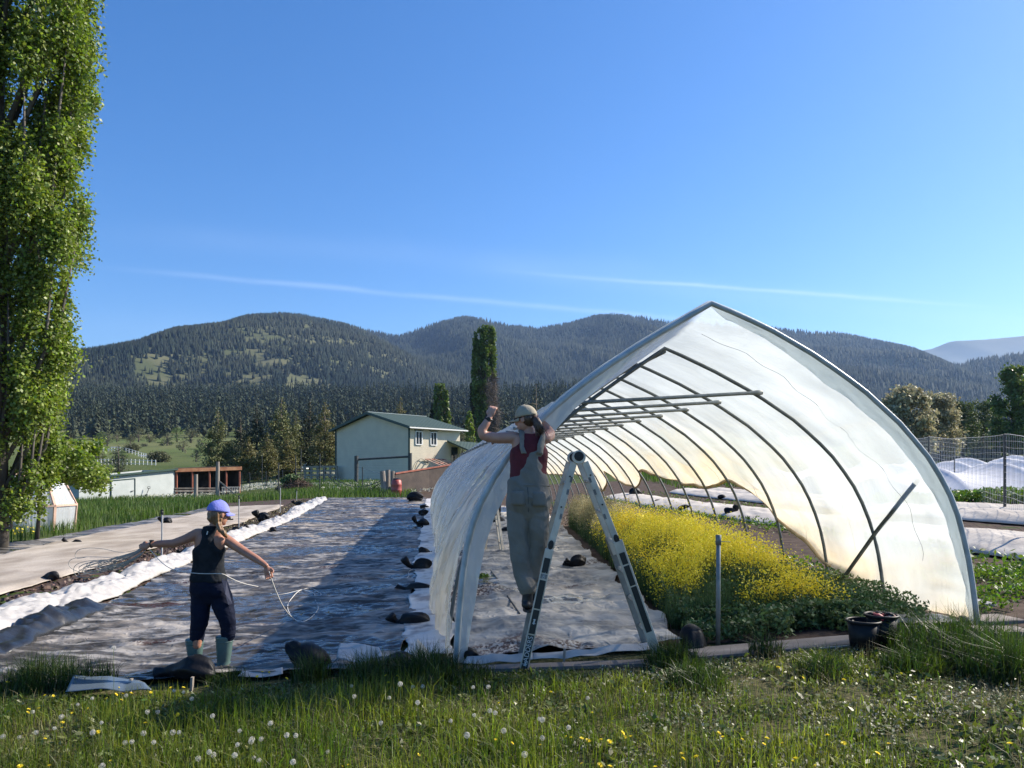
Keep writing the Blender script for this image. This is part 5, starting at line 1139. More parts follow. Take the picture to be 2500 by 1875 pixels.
# brush pile
bp = at(725, 57); b = MB(); bb = empty('brush_pile', tuple(bp), 'heap of brown brush and sticks with a green weedy top in the meadow', 'brush pile')
nS = 2600; a = rng.random(nS) * 6.28; q = rng.random(nS) ** .6; 
mdv = Vector((0, 0, 1)); X_ = bp.x + np.cos(a) * q * 1.55; Y_ = bp.y + np.sin(a) * q * 1.0; Hm = .95 * (1 - q ** 1.6)
V_, F_ = leafcloud(np.stack([X_, Y_, bp.z + Hm * rng.random(nS)], -1)[:400], np.full((400, 3), .16), nS, .30, sq=(1.6, .12)); npmesh('sticks', V_, F_, m_brush, bb)
V_, F_ = leafcloud([(bp.x - .5, bp.y, bp.z + .95), (bp.x - .1, bp.y, bp.z + .85), (bp.x - .8, bp.y, bp.z + .7)], [(.5, .4, .25)] * 3, 900, .12); npmesh('weeds', V_, F_, m_fol, bb)
# far houses on the hillside
def hut_house(px, d, yb, yt, w_, label, wall, roof, deep=7):
    x_ = P(px, 0, d).x; g0 = float(T(x_, d)); zt_ = CAMZ + (HOR - yt) / FPX * d; W = w_ / FPX * d; zb_ = CAMZ + (HOR - yb) / FPX * d; g0 = min(g0, zb_)
    e = empty('house', (x_, d, g0), label, 'house'); he = zb_ + (zt_ - zb_) * .55
    b = MB(); b.box((x_, d + deep / 2, (g0 - 1 + he) / 2), (W, deep, he - g0 + 1)); b.build('wall', wall, e)
    b = MB(); x0, x1 = x_ - W / 2 - .5, x_ + W / 2 + .5; y0, y1, ym = d - .5, d + deep + .5, d + deep / 2
    b.quad((x0, y0, he), (x1, y0, he), (x1, ym, zt_), (x0, ym, zt_)); b.quad((x1, y1, he), (x0, y1, he), (x0, ym, zt_), (x1, ym, zt_)); b.add([(x0, y0, he), (x0, ym, zt_), (x0, y1, he)], [(0, 1, 2)]); b.add([(x1, y0, he), (x1, y1, he), (x1, ym, zt_)], [(0, 1, 2)]); b.build('roof', roof, e)
    b = MB(); b.box((x_ - W * .2, d - .03, g0 + (he - g0) * .55), (W * .14, .1, (he - g0) * .35)); b.build('window', m_glass, e); b = MB(); b.box((x_ + W * .22, d - .03, g0 + (he - g0) * .55), (W * .14, .1, (he - g0) * .35)); b.build('window', m_glass, e)
m_ycab = mat('yellow_wall', (.62, .52, .25), .8); m_groof = mat('grey_roof', (.16, .17, .19), .8); m_grey = mat('grey_wall', (.30, .30, .29), .8)
hut_house(272, 300, 1104, 1090, 15, 'tiny yellow cabin on the wooded hillside', m_ycab, m_groof)
hut_house(385, 330, 1104, 1090, 46, 'long low grey roofed house on the hillside above the olive tree', m_grey, m_groof, 10)
hut_house(347, 240, 1122, 1110, 16, 'small grey blue outbuilding by the white hillside fence', m_grey, m_groof, 5)
hut_house(241, 420, 1076, 1060, 12, 'pale A-roofed cottage highest on the hillside clearing', m_grey, m_wtrim, 6)
b = MB(); pc = at(700, 125); b.box(pc + Vector((0, 0, .9)), (7, 2.2, 1.2), taper=.92); o = b.build('parked_trailer', m_wtrim, origin=pc, bevel=.1); tag(o, 'white low trailer glimpsed under the pines', 'trailer')

# sprinkler risers in the beds
def sprinkler(px, d, yb, yt, lab):
    p = G(px, yb); d = p.y; zt_ = CAMZ + (HOR - yt) / FPX * d; e = empty('sprinkler_riser', tuple(p), lab, 'sprinkler', 'sprinkler risers in the beds')
    b = MB(); b.tube([p - Vector((0, 0, .1)), Vector((p.x + .01, d, zt_ - .06))], .020, 8); b.build('pipe', m_pvc, e)
    b = MB(); c_ = Vector((p.x + .01, d, zt_)); b.tube([c_ + Vector((0, 0, -.08)), c_ + Vector((0, 0, -.02)), c_ + Vector((0, 0, .0)), c_ + Vector((0, 0, .04))], [.03, .03, .018, .022], 8); b.beam(c_ + Vector((-.05, 0, .0)), c_ + Vector((.03, 0, .03)), .02, .02); b.build('sprinkler_head', m_black, e)
sprinkler(395, 16, 1367, 1248, 'white riser pipe with black sprinkler head nearest the reaching hand')
sprinkler(583, 26, 1293, 1212, 'riser pipe right beside the blue cap')
sprinkler(684, 36, 1252, 1186, 'riser pipe at the far end of the white plastic')
sprinkler(724, 46, 1222, 1195, 'short far riser pipe in the grass right of the white plastic')
sprinkler(1243, 17, 1262, 1192, 'thin white riser inside the tunnel left of the overalls')

# ------------------------------------------------------------------ sandbags
m_bag = mat('black_sandbag', (.004, .004, .005), .6, (.009, .009, .011), 9, bump=1.0, bscale=14, stretch=(1, 1, .4), spec=.25)
m_bag.node_tree.nodes['Principled BSDF'].inputs['Roughness'].default_value = .52
def bag(px0, px1, yb, yt, lab, tail=-1, tl=.45, up=.0, name='sandbag', m=None):
    """body between px0 and px1 resting at row yb; the tied neck points to the left (tail -1) or right (+1)"""
    p = G((px0 + px1) / 2, yb); d = p.y; W = abs(px1 - px0) / FPX * d; H = max(.06, (yb - yt) / FPX * d * .95)
    L0 = W * (1 - tl); cx = p.x - tail * W * tl / 2; D_ = min(max(L0 * .5, .12), .32)
    b = MB(); ang = rnd.uniform(-.3, .3); sw = D_ * .5 / (H * .5)
    def bp_(t, z): return Vector((cx + tail * (t - .5) * L0, p.y + ang * (t - .5) * L0, p.z + .02 + z))
    pts = [bp_(0, H * .30), bp_(.10, H * .40), bp_(.30, H * .48), bp_(.55, H * .50), bp_(.78, H * .42), bp_(.93, H * .33)]; rs = [.10, .34, .50, .52, .40, .24]
    if tl > 0.02:
        T_ = W * tl; e_ = pts[-1]
        for f_, r_, zf in ((.25, .15, .05), (.5, .17, .2), (.8, .30, .55), (1.0, .38, .9)): pts.append(e_ + Vector((tail * T_ * f_ * (.6 if up > 1 else 1), ang * T_ * f_, H * up * zf - (H * .10 * f_ if up <= 0 else 0)))); rs.append(r_)
    b.tube(pts, [r_ * H for r_ in rs], 22, sx=1.0)
    nv = []
    for v_ in b.v:
        v_ = Vector(v_); zz = v_.z - p.z; rel = v_ - Vector((cx, p.y, p.z + H * .4)); n1 = float(facet(np.array(v_.x * 9 + zz * 6), np.array(v_.y * 8 + zz * 11), int(px0))) + .5 * float(facet(np.array(v_.x * 23 - zz * 9), np.array(v_.y * 19 + zz * 21), int(px1))) - .75
        v_.y = p.y + (v_.y - p.y) * min(max(sw, .8), 2.2); v_ += rel.normalized() * n1 * .42 * H; v_.z = max(v_.z, p.z + .012); nv.append(tuple(v_))
    b.v = nv
    o = b.build(name, m or m_bag, smooth=True, origin=(p.x, p.y, p.z)); md = o.modifiers.new('s', 'SUBSURF'); md.levels = 1; md.render_levels = 1
    return tag(o, lab, 'sandbag', 'black sandbags weighing down the sheets')
bag(945, 1054, 1536, 1494, 'largest black sandbag lying across the white strip near the tunnel foot', -1, .22, .5)
bag(958, 1052, 1450, 1422, 'black sandbag with long neck, second from the front on the white strip', -1, .35, .1)
bag(981, 1053, 1398, 1364, 'black sandbag with raised thin tail, third from the front on the white strip', -1, .4, .8)
bag(1022, 1054, 1358, 1336, 'small humped black sandbag fourth from the front on the white strip', 1, .1)
bag(1006, 1044, 1290, 1266, 'black bag with flared neck in the middle of the white strip', -1, .4, 1.0)
bag(1024, 1044, 1262, 1243, 'crouched black bag further up the white strip', 1, .2, .6)
bag(1026, 1046, 1243, 1231, 'small black bag near the far end of the white strip', 1, .2, .3)
bag(995, 1036, 1226, 1200, 'pointed black bag propped at the far right corner of the black fabric', 1, .0)
bag(362, 532, 1668, 1598, 'long fat black sandbag lying in front of the green boots', -1, .30, -.2)
bag(905, 1010, 1640, 1592, 'bulky black bag in the grass left of the cover foot', -1, .15)
bag(1115, 1168, 1618, 1578, 'dark grey bag just inside the front left foot of the cover', -1, .1)
bag(1375, 1425, 1390, 1354, 'black bag on the right side of the silted fabric beside the flowers', -1, .35, .2)
bag(1195, 1240, 1282, 1262, 'black bag inside the tunnel under the far stepladder', 1, .1)
bag(1220, 1262, 1304, 1286, 'dark bag half hidden behind the overalls leg', 1, .1)
bag(92, 144, 1422, 1396, 'black bag on the near part of the beige cover', -1, .35, -.2)
bag(152, 202, 1334, 1316, 'grey black bag on the upper edge of the beige cover at left', -1, .4, .8)
bag(388, 418, 1284, 1262, 'black bag behind the near sprinkler riser', -1, .3, .8)
bag(430, 474, 1362, 1338, 'black bundled bag on the white plastic left of the tank top', -1, .2, .4)
bag(176, 226, 1438, 1420, 'flat black bag on the mulch beside the bright plastic', 1, .35, .2)
bag(568, 604, 1308, 1286, 'black bag with raised neck right of the braided hair', 1, .4, .9)
bag(622, 652, 1278, 1250, 'upright black bag with neck in the air on the mulch edge', -1, .4, .9)
bag(658, 676, 1304, 1288, 'small dark bag on the far white plastic', 1, .1)
bag(548, 568, 1276, 1258, 'dark bag hidden behind the brim of the blue cap', 1, .2)
bag(712, 742, 1236, 1222, 'dark bag at the far end of the white plastic', -1, .3, .7)
bag(2356, 2376, 1236, 1216, 'black angular bag in the leafy row before the hooped covers', 1, .0)
bag(1770, 1800, 1264, 1238, 'black bag with pointed ears on the beige cover seen through the tunnel', 1, .2, 1.0)
bag(1597, 1628, 1234, 1219, 'low black bag on the beige cover under the hitched hem', 1, .2)
bag(1752, 1782, 1220, 1206, 'black bag at the far edge of the beige cover', 1, .2)
bag(1538, 1566, 1218, 1190, 'tall dark upright bag near the fourth far bow', 1, .0)
bag(1655, 1700, 1250, 1232, 'dark flat bag between bows on the beige cover', 1, .2)
# upright tied bag in the front
p = G(745, 1640); b = MB(); D_ = p.y
f = lambda px, py: P(px, py, D_)
def blob(pts, rs, m, name, lab, cat='sandbag', seg=18, sx=.8, grp='black sandbags weighing down the sheets'):
    b = MB(); b.tube(pts, rs, seg, sx=sx); 
    b.v = [tuple(Vector(q) + Vector((.018 * math.sin(q[2] * 40 + q[0] * 30), .02 * math.sin(q[0] * 55), .010 * math.sin(q[0] * 70)))) for q in b.v]
    o = b.build(name, m, smooth=True, origin=pts[0]); md = o.modifiers.new('s', 'SUBSURF'); md.levels = 1; md.render_levels = 1; return tag(o, lab, cat, grp)
blob([f(800, 1645), f(785, 1625), f(760, 1608), f(735, 1598), f(718, 1590), f(712, 1580), f(706, 1584), f(698, 1590)], [.05, .13, .155, .14, .09, .06, .10, .02], m_bag, 'sandbag', 'upright black bag tied with cord in the grass below the loose string')
blob([f(700, 1604), f(712, 1586), f(728, 1576), f(738, 1572)], [.01, .07, .075, .02], m_bag, 'sandbag', 'small black bag flap standing left of the upright tied bag')
blob([P(1700, 1612, 7.35), P(1698, 1590, 7.38), P(1692, 1560, 7.4), P(1688, 1535, 7.42), P(1690, 1524, 7.44)], [.10, .15, .135, .12, .03], m_bag, 'sandbag', 'tall black bag slumped at the tunnel mouth left of the pipe post')
# crumpled black fabric roll beside the white plastic
strip('fabric_roll', lambda d: -4.95 - .05 * d * 0, lambda d: -4.35 + .0 * d, -.132, 7.9, 11.5, mat('crumpled_black_plastic', (.010, .011, .013), .35, (.022, .024, .028), 5, bump=.8, bscale=10), lambda X, Y, s, t: np.sin(math.pi * s) ** .6 * (.03 + .16 * facet(X * 3.5, Y * 2.2, 61) + .10 * facet(X * 8, Y * 6, 62)) * np.sin(math.pi * np.clip(t * 1.05, 0, 1)) ** .4, 26, 90, .05, 'crumpled roll of black fabric tucked along the near white plastic', 'landscape fabric')
# white flaps in front
def flap(pts, m, name, lab, nx=26, ny=14, amp=.04, seed=3, thick=.004, cat='plastic sheet'):
    """pts: four world corners"""
    a, b_, c, d = [np.array(q) for q in pts]; u = np.linspace(0, 1, nx)[:, None, None]; v = np.linspace(0, 1, ny)[None, :, None]
    V = (a * (1 - u) + b_ * u) * (1 - v) + (d * (1 - u) + c * u) * v
    V[:, :, 2] += amp * 1.6 * (facet(V[:, :, 0] * 4.5 + V[:, :, 2] * 3, V[:, :, 1] * 4.5, seed) - .4); V[:, :, 1] += amp * (fbm(V[:, :, 0] * 6, V[:, :, 2] * 6, 3, seed) - .5)
    V[:, :, 2] = np.maximum(V[:, :, 2], T(V[:, :, 0], V[:, :, 1]) + .03)
    o = sheet(name, V, m, thick=thick, origin=tuple(pts[0])); return tag(o, lab, cat)
flap([P(820, 1618, 7.1), P(935, 1612, 7.1), P(925, 1590, 7.25), P(830, 1568, 7.5)], m_white, 'plastic_flap', 'white plastic flap turned up at the front edge of the black fabric', amp=.05)
flap([P(1000, 1622, 7.05), P(1065, 1640, 6.95), P(1045, 1590, 7.3), P(1018, 1570, 7.4)], mat('beige_plastic', (.62, .55, .44), .6, transl=.2), 'plastic_flap', 'cream coloured plastic flap in the grass at the cover foot', amp=.05)
flap([P(580, 1652, 7.0), P(690, 1646, 7.0), P(690, 1628, 7.1), P(590, 1640, 7.05)], m_white, 'plastic_flap', 'glossy white plastic edge between green boot and upright bag', amp=.03)
flap([P(160, 1690, 6.6), P(370, 1684, 6.6), P(340, 1660, 6.85), P(180, 1650, 6.9)], mat('blue_white_plastic', (.10, .13, .16), .25), 'plastic_flap', 'shiny bluish plastic edge in the grass at lower left', amp=.03)
flap([P(1130, 1620, 7.0), P(1300, 1614, 7.05), P(1300, 1598, 7.1), P(1140, 1600, 7.1)], m_white, 'plastic_hem', 'white plastic hem folded along the front of the silted fabric left of ladder foot', amp=.025)
flap([P(1300, 1614, 7.05), P(1590, 1588, 7.3), P(1590, 1570, 7.35), P(1300, 1597, 7.12)], m_white, 'plastic_hem', 'white plastic hem folded along the front of the silted fabric between the ladder feet', amp=.025)
for (px, py, h, lab) in ((1376, 1618, .10, 'small wooden stake pinning the white hem between the ladder feet'), (467, 1686, .09, 'small wooden stake by the fat black sandbag'), (318, 1690, .09, 'small stake at the shiny plastic edge')):
    g_ = G(px, py); b = MB(); b.beam(g_ - Vector((0, 0, .05)), g_ + Vector((.01, 0, h + .03)), .035, .02); o = b.build('wooden_stake', m_wood, origin=g_); tag(o, lab, 'stake')
# boards and planks at the front right
m_plank = mat('silver_weathered_plank', (.26, .22, .19), .9, (.15, .125, .11), 4, detail=9, bump=.6, bscale=30, stretch=(.25, 1, 1))
def plank(a, b_, w_, t, lab, m=m_plank, name='plank'):
    bm_ = MB(); bm_.beam(a, b_, w_, t); o = bm_.build(name, m, origin=a, bevel=.006); return tag(o, lab, 'plank')
g0, g1 = G(1130, 1640), G(1640, 1622); plank(g0 + Vector((0, 0, .02)), g1 + Vector((0, 0, .02)), .16, .035, 'long weathered plank in the grass before the silted fabric')
g0, g1 = G(1690, 1602), G(2180, 1560); plank(g0 + Vector((0, 0, .02)), g1 + Vector((0, 0, .02)), .34, .03, 'wide weathered board leading from the tunnel mouth to the buckets')
g0, g1 = G(2000, 1594), G(2250, 1575); bm_ = MB(); bm_.tube([g0 + Vector((0, 0, .04)), g1 + Vector((0, 0, .05))], .012, 8); o = bm_.build('thin_pipe', m_galv, origin=g0); tag(o, 'thin pale pipe lying in front of the buckets', 'pipe')
g_ = G(2245, 1545); b = MB(); b.box(g_ + Vector((0, 0, .06)), (.62, .42, .12), Matrix.Rotation(.2, 3, 'Z')); o = b.build('wooden_pallet_box', m_woodd, origin=g_, bevel=.01)
tag(o, 'low dark wooden box right behind the black buckets', 'box')
b = MB(); bx_ = np.zeros((14, 10, 3))
for i in range(14):
    for j in range(10): bx_[i, j] = (g_.x - .33 + i / 13 * .66 + .02 * math.sin(j), g_.y - .22 + j / 9 * .46, g_.z + .145 + .012 * math.sin(i * 1.7 + j * .9))
o = sheet('grey_fabric_cover', bx_, m_tarp, origin=tuple(g_), thick=.004); tag(o, 'grey fabric laid over the low dark box', 'fabric')
for (px, py, w_, h_, lab) in ((2420, 1520, .5, .35, 'flat grey stepping slab upper right of the big grass tuft'), (2440, 1548, .5, .3, 'second flat grey slab by the right picture edge'), (2372, 1478, .34, .4, 'pale crumpled plastic sheet at the right foot of the tunnel')):
    g_ = G(px, py); b = MB(); b.box(g_ + Vector((0, 0, .03)), (w_, h_, .05), Matrix.Rotation(rnd.uniform(-.3, .3), 3, 'Z'), taper=.96); o = b.build('ground_slab', m_white if 'plastic' in lab else m_plank, origin=g_, bevel=.012); tag(o, lab, 'slab')
# drip tape on the silted fabric
for i, pts in enumerate([[(1112, 1345), (1150, 1383), (1165, 1396)], [(1178, 1380), (1215, 1430), (1232, 1462), (1268, 1518)]]):
    q = [G(*p) + Vector((0, 0, .10)) for p in pts]; b = MB(); b.tube(q, .012, 6); o = b.build('drip_hose', m_iron, origin=q[0]); tag(o, ['short piece of dark hose on the silted fabric near the cover', 'long dark hose crossing the silted fabric toward the ladder'][i], 'hose')
g_ = G(1178, 1422); V_, F_ = scatterleaf(np.array(g_) + rng.normal(size=(160, 3)) * np.array([.10, .06, .02]) + np.array([0, 0, .10]), .05, .4); o = npmesh('weed_sprig', V_, F_, m_lett, origin=g_); tag(o, 'bright green weed poking through the silted fabric', 'weed')

# ------------------------------------------------------------------ buckets
m_bucket = mat('black_plastic_pot', (.006, .006, .007), .5, (.014, .014, .015), 8, spec=.25)
def bucket(px, yb, w_, h_, lab, full):
    g_ = G(px, yb); d = g_.y; r1_ = w_ / 2 / FPX * d; H = h_ / FPX * d * .92; e = empty('bucket', tuple(g_), lab, 'bucket')
    b = MB(); b.lathe(g_, [(.01, .01), (r1_ * .74, 0), (r1_ * .93, H * .93), (r1_ * .93, H * .93), (r1_ * .90, H * .93), (r1_ * .72, .02), (.01, .022)], 36); b.build('body', m_bucket, e, smooth=True)
    b = MB(); c_ = [g_ + Vector((math.cos(t) * r1_ * .96, math.sin(t) * r1_ * .96, H * .95)) for t in np.linspace(0, 6.2832, 37)]; b.tube(c_, .013, 8); b.build('rim', m_bucket, e, smooth=True)
    return g_, r1_, H
bucket(2108, 1590, 80, 85, 'empty black nursery bucket in front of the filled one', False)
g_, r_, H = bucket(2152, 1582, 78, 92, 'black nursery bucket filled with red and black clips', True)
m_clipr = mat('red_clips', (.35, .03, .04), .45); fx2 = empty('clamp_heap', (g_.x, g_.y, g_.z + H * .8), 'heap of red and black plastic clamps inside the rear bucket', 'clamps')
for mm_, s0 in ((m_clipr, 0), (m_bag, 1), (m_galv, 2)):
    b = MB()
    for i in range(16 if s0 < 2 else 3):
        a = rnd.random() * 6.28; q = r_ * .75 * rnd.random() ** .5; c_ = Vector((g_.x + math.cos(a) * q, g_.y + math.sin(a) * q, g_.z + H * (.84 + .12 * rnd.random())))
        dv = Vector((rnd.gauss(0, 1), rnd.gauss(0, 1), rnd.gauss(0, .35))).normalized() * .05; b.tube([c_ - dv, c_ - dv * .3 + Vector((0, 0, .012)), c_ + dv * .3 + Vector((0, 0, .012)), c_ + dv], [.012, .018, .018, .012], 7)
    b.build(['red_clamps', 'black_clamps', 'steel_pins'][s0], mm_, fx2, smooth=True)

# ------------------------------------------------------------------ right side: netting fence, timber beds
nf_ = empty('netting_fence', tuple(at(2453, 20.6)), 'tall white plastic netting fence on dark steel posts at the right', 'fence')
fp = [(2453, 20.6, 1060), (2268, 36, 1066), (2650, 13.5, 1040)]
FPt = []
for px, d, yt in fp:
    p = at(px, d); tp_ = Vector((p.x, d, CAMZ + (HOR - yt) / FPX * d)); FPt.append((p, tp_)); b = MB(); b.beam(p - Vector((0, 0, .2)), tp_, .05, .05); b.build('post', m_iron, nf_)
p = at(2330, 31); b = MB(); b.beam(p, Vector((p.x, p.y, p.z + 1.9)), .035, .035); b.build('post', m_iron, nf_)
b = MB()
far = Vector((FPt[1][0].x + (FPt[1][0].x - FPt[0][0].x), FPt[1][0].y + (FPt[1][0].y - FPt[0][0].y), 0)); far.z = float(T(far.x, far.y))
seqs = [((FPt[2]), (FPt[0])), ((FPt[0]), (FPt[1])), ((FPt[1]), (far, far + Vector((0, 0, 2.5))))]
for (a, b2) in seqs:
    L_ = (Vector(b2[0]) - Vector(a[0])).length; nv = int(L_ / .24); nh = 12
    for j in range(nh + 1):
        pts = []
        for i in range(13):
            t = i / 12; lo_ = Vector(a[0]).lerp(Vector(b2[0]), t); hi_ = Vector(a[1]).lerp(Vector(b2[1]), t); q = lo_.lerp(hi_, .06 + .94 * j / nh); pts.append(q + Vector((.02 * math.sin(i * 3 + j), 0, -.10 * math.sin(math.pi * t) * j / nh + .015 * math.sin(j * 5 + i))))
        b.tube(pts, .0034 if j < nh else .008, 3, cap=False)
    for i in range(nv + 1):
        t = i / nv; lo_ = Vector(a[0]).lerp(Vector(b2[0]), t); hi_ = Vector(a[1]).lerp(Vector(b2[1]), t) - Vector((0, 0, .10 * math.sin(math.pi * t)))
        b.tube([lo_.lerp(hi_, .06), lo_.lerp(hi_, .5) + Vector((.02 * math.sin(i * 2.1), 0, 0)), hi_], .003, 3, cap=False)
b.build('netting', mat('white_netting', (.55, .55, .53), .7), nf_)
for i, (px0, px1, d, y0, y1, lab) in enumerate([(2150, 2330, 62, 1131, 1108, 'long low dark timber wall behind the netting fence'), (2330, 2460, 60, 1130, 1112, 'dark stacked timbers right of the long low wall'), (2370, 2440, 66, 1110, 1096, 'dark crate like box standing on the far timbers'), (2460, 2620, 64, 1132, 1098, 'dark timber wall at the right edge of the picture')]):
    p0, p1 = at(px0, d), at(px1, d); z1, z2 = CAMZ + (HOR - y0) / FPX * d, CAMZ + (HOR - y1) / FPX * d; e = empty('timber_wall', tuple(p0), lab, 'timber wall'); nb_ = 3
    for k in range(nb_):
        zz = z1 - .2 + (z2 - z1 + .2) * (k + .5) / nb_; b = MB(); b.beam(Vector((p0.x + .3 * rnd.random(), d, zz)), Vector((p1.x - .3 * rnd.random(), d, zz)), .7, (z2 - z1 + .2) / nb_ * .86); b.build('beam', m_woodd, e)
for i, (px, d) in enumerate([(2235, 85), (2300, 86), (2350, 88), (2410, 88), (2440, 80), (2300, 70)]):
    p = at(px, d); b = MB(); b.beam(p, p + Vector((0, 0, 1.9)), .09, .09); o = b.build('paddock_post', m_woodd, origin=p); tag(o, ['dark paddock post under the left willow', 'dark paddock post between the two willows', 'dark paddock post under the green tree right of the willows', 'dark paddock post below the tall cottonwood', 'dark paddock post nearest the fence corner post', 'single dark post in the green meadow behind the netting'][i], 'post')
# ------------------------------------------------------------------ stepladder
m_alu = mat('brushed_aluminium', (.64, .58, .49), .45, (.48, .43, .36), 8, metal=.25, bump=.15, bscale=60)
m_alud = mat('dirty_aluminium', (.32, .31, .28), .55, (.22, .21, .19), 10, metal=.4)
m_stick = mat('black_sticker', (.012, .018, .022), .45)
m_print = mat('white_print', (.55, .56, .55), .6)
m_smudge = mat('smudged_label', (.13, .12, .11), .7, (.26, .25, .24), 30)
m_rub = mat('black_rubber', (.012, .012, .013), .55)
lad = empty('stepladder', tuple(G(1440, 1620)), 'aluminium folding ladder in an A shape with black stickers, standing at the tunnel mouth', 'ladder')
dN = 6.88
OFFF = Vector((-.012, .42, 0))
def rail(a, b_, w_, t, m, nm, parent=lad, bev=.006):
    """a flat rail whose wide face looks at the camera"""
    bm_ = MB(); d = (b_ - a).normalized(); y = Vector((0, 1, 0)); x = d.cross(y).normalized(); y = x.cross(d).normalized(); M = Matrix((x, y, d)).transposed(); bm_.box((a + b_) / 2, (w_, t, (b_ - a).length), M)
    return bm_.build(nm, m, parent, bevel=bev), M
LT, LK, LBt = P(1401, 1128, dN + .04), P(1340, 1345, dN + .02), P(1277, 1640, dN - .0)
RT, RK, RBt = P(1428, 1128, dN + .04), P(1508, 1325, dN + .05), P(1606, 1606, dN + .10)
RD = {}
for key, (t_, k_, b_) in {'L': (LT, LK, LBt), 'R': (RT, RK, RBt)}.items():
    dr_ = (b_ - t_).normalized()
    for off, near in ((Vector((0, 0, 0)), 1), (OFFF, 0)):
        g1 = gz((b_ + off).x, (b_ + off).y).z; bb_ = b_ + off; 
        if not near: bb_ = bb_ + dr_ * ((bb_.z - g1) / max(.3, -dr_.z)) * (1 if bb_.z > g1 else 1)
        up_, M = rail(t_ + off, k_ + off + dr_ * .16, .062, .030, m_alu, 'upper_rail')
        lo_, M = rail(k_ + off + Vector((0, -.022 if near else .022, 0)) - dr_ * .02, bb_ + Vector((0, -.022 if near else .022, 0)), .078 if key == 'L' else .090, .036, m_alu if near else m_alud, 'lower_rail')
        f_ = MB(); f_.box(bb_ + Vector((0, -.03 if near else .03, .02)), (.10, .05, .05)); f_.build('rubber_foot', m_rub, lo_, bevel=.008)
        if near: RD[key] = (up_, lo_, M, dr_)
    # rungs
    n_r = 6
    for i in range(n_r):
        t = .10 + .155 * i; c_ = t_.lerp(b_, t); q = MB(); q.tube([c_ + Vector((0, .01, 0)), c_ + OFFF - Vector((0, .01, 0))], .017, 10, sx=.8); q.build('rung', m_alu, lad, smooth=True)
# hinges
hc = P(1413, 1114, dN + .03)
for off in (Vector((0, 0, 0)), OFFF):
    hb_ = MB(); My = Matrix.Rotation(R(90), 3, 'X'); hb_.lathe(hc + off + Vector((0, .028, -.008)), [(.001, 0), (.060, 0), (.062, .01), (.062, .046), (.058, .055), (.001, .055)], 26, My); hg_ = hb_.build('hinge', m_alu, lad, smooth=False)
    k_ = MB(); k_.lathe(hc + off + Vector((0, -.018, 0)), [(.001, 0), (.042, 0), (.044, .006), (.040, .018), (.001, .020)], 24, My); k_.build('hinge_knob', m_rub, hg_)
def on_rail(key, py, w_, h_, m, nm, round_=False, dy=-.020, lowr=True, sh=0.0):
    t_, k_, b_ = (LT, LK, LBt) if key == 'L' else (RT, RK, RBt); up_, lo_, M, d_ = RD[key]
    z = CAMZ + (HOR - py) / FPX * dN; f_ = (z - t_.z) / (b_.z - t_.z); a = k_ if z < k_.z else t_; b2 = b_ if z < k_.z else k_; ff = (z - a.z) / (b2.z - a.z); c_ = a.lerp(b2, ff) + Vector((0, dy - (.022 if z < k_.z else 0), 0)) + M.col[0] * sh
    q = MB()
    if round_: 
        q.lathe(c_, [(.001, 0), (w_ / 2, 0), (w_ / 2, .006), (.001, .008)], 16, Matrix((M.col[0], M.col[2] * (h_ / w_), -M.col[1])).transposed())
    else: q.box(c_, (w_, .004, h_), M)
    return q.build(nm, m, lo_ if lowr else up_), c_, M
for key, ovy in (('L', 1330), ('R', 1316)):
    on_rail(key, ovy, .050, .085, m_rub, 'lock_plate', True, -.034)
    for yy in ((1163, 1238) if key == 'L' else (1160, 1232)): on_rail(key, yy, .016, .016, m_rub, 'bolt', True, -.016, False)
    for yy in (1170, 1200, 1260): on_rail(key, yy, .022, .05, m_smudge, 'label', False, -.0165, False, .02 if key == 'L' else -.02)
def strip_on(key, y0, y1, w_=.055, m=m_stick):
    _, a, M = on_rail(key, (y0 + y1) / 2, w_, abs(y1 - y0) / FPX * dN / max(.2, abs(RD[key][3].z)), m, 'sticker', False, -.0205)
    return a, M
strip_on('L', 1362, 1398); strip_on('L', 1401, 1412, .058, m_smudge); strip_on('L', 1416, 1484); strip_on('L', 1488, 1545); a_, M_ = strip_on('L', 1549, 1636)
strip_on('R', 1350, 1378, .052); strip_on('R', 1382, 1430, .052); strip_on('R', 1434, 1545, .052)
def text_on(key, py, txt, size, nm='lettering', flip=1, sh=0.0):
    c = bpy.data.curves.new(nm, 'FONT'); c.body = txt; c.size = size; c.align_x = 'CENTER'; c.align_y = 'CENTER'; c.extrude = .0006
    to = bpy.data.objects.new(nm, c); COL.objects.link(to); bpy.context.view_layer.update(); me = bpy.data.meshes.new_from_object(to.evaluated_get(bpy.context.evaluated_depsgraph_get())); bpy.data.objects.remove(to)
    ref, a, M = on_rail(key, py, .001, .001, m_stick, 'tmp', False, -.0245); par = ref.parent; bpy.data.objects.remove(ref)
    up = -M.col[2] if M.col[2].z < 0 else M.col[2]           # text runs up the rail
    xx = Vector(up) ; yy = Vector((0, -1, 0)).cross(xx).normalized(); nn = xx.cross(yy)
    MM = Matrix((xx, yy, nn)).transposed().to_4x4(); MM.translation = a + yy * sh - parent_world(par)
    me.transform(MM); me.materials.clear(); me.materials.append(m_print); o = bpy.data.objects.new(nm, me); COL.objects.link(o); o.parent = par; return o
text_on('L', 1586, 'LADDERS', .062); text_on('L', 1633, 'LL', .05); text_on('L', 1404, 'OOL', .03)
# small emblem strokes on the two stickers
for (y_, s_) in ((1618, 1), (1516, 1.6)):
    r_, c_, M = on_rail('L', y_, .012, .030 * s_, m_print, 'emblem', False, -.0235); 
    r_, c_, M = on_rail('L', y_ + 4, .030, .006, m_print, 'emblem', False, -.0235); r_, c_, M = on_rail('L', y_ - 5, .022, .006, m_print, 'emblem', False, -.0235)

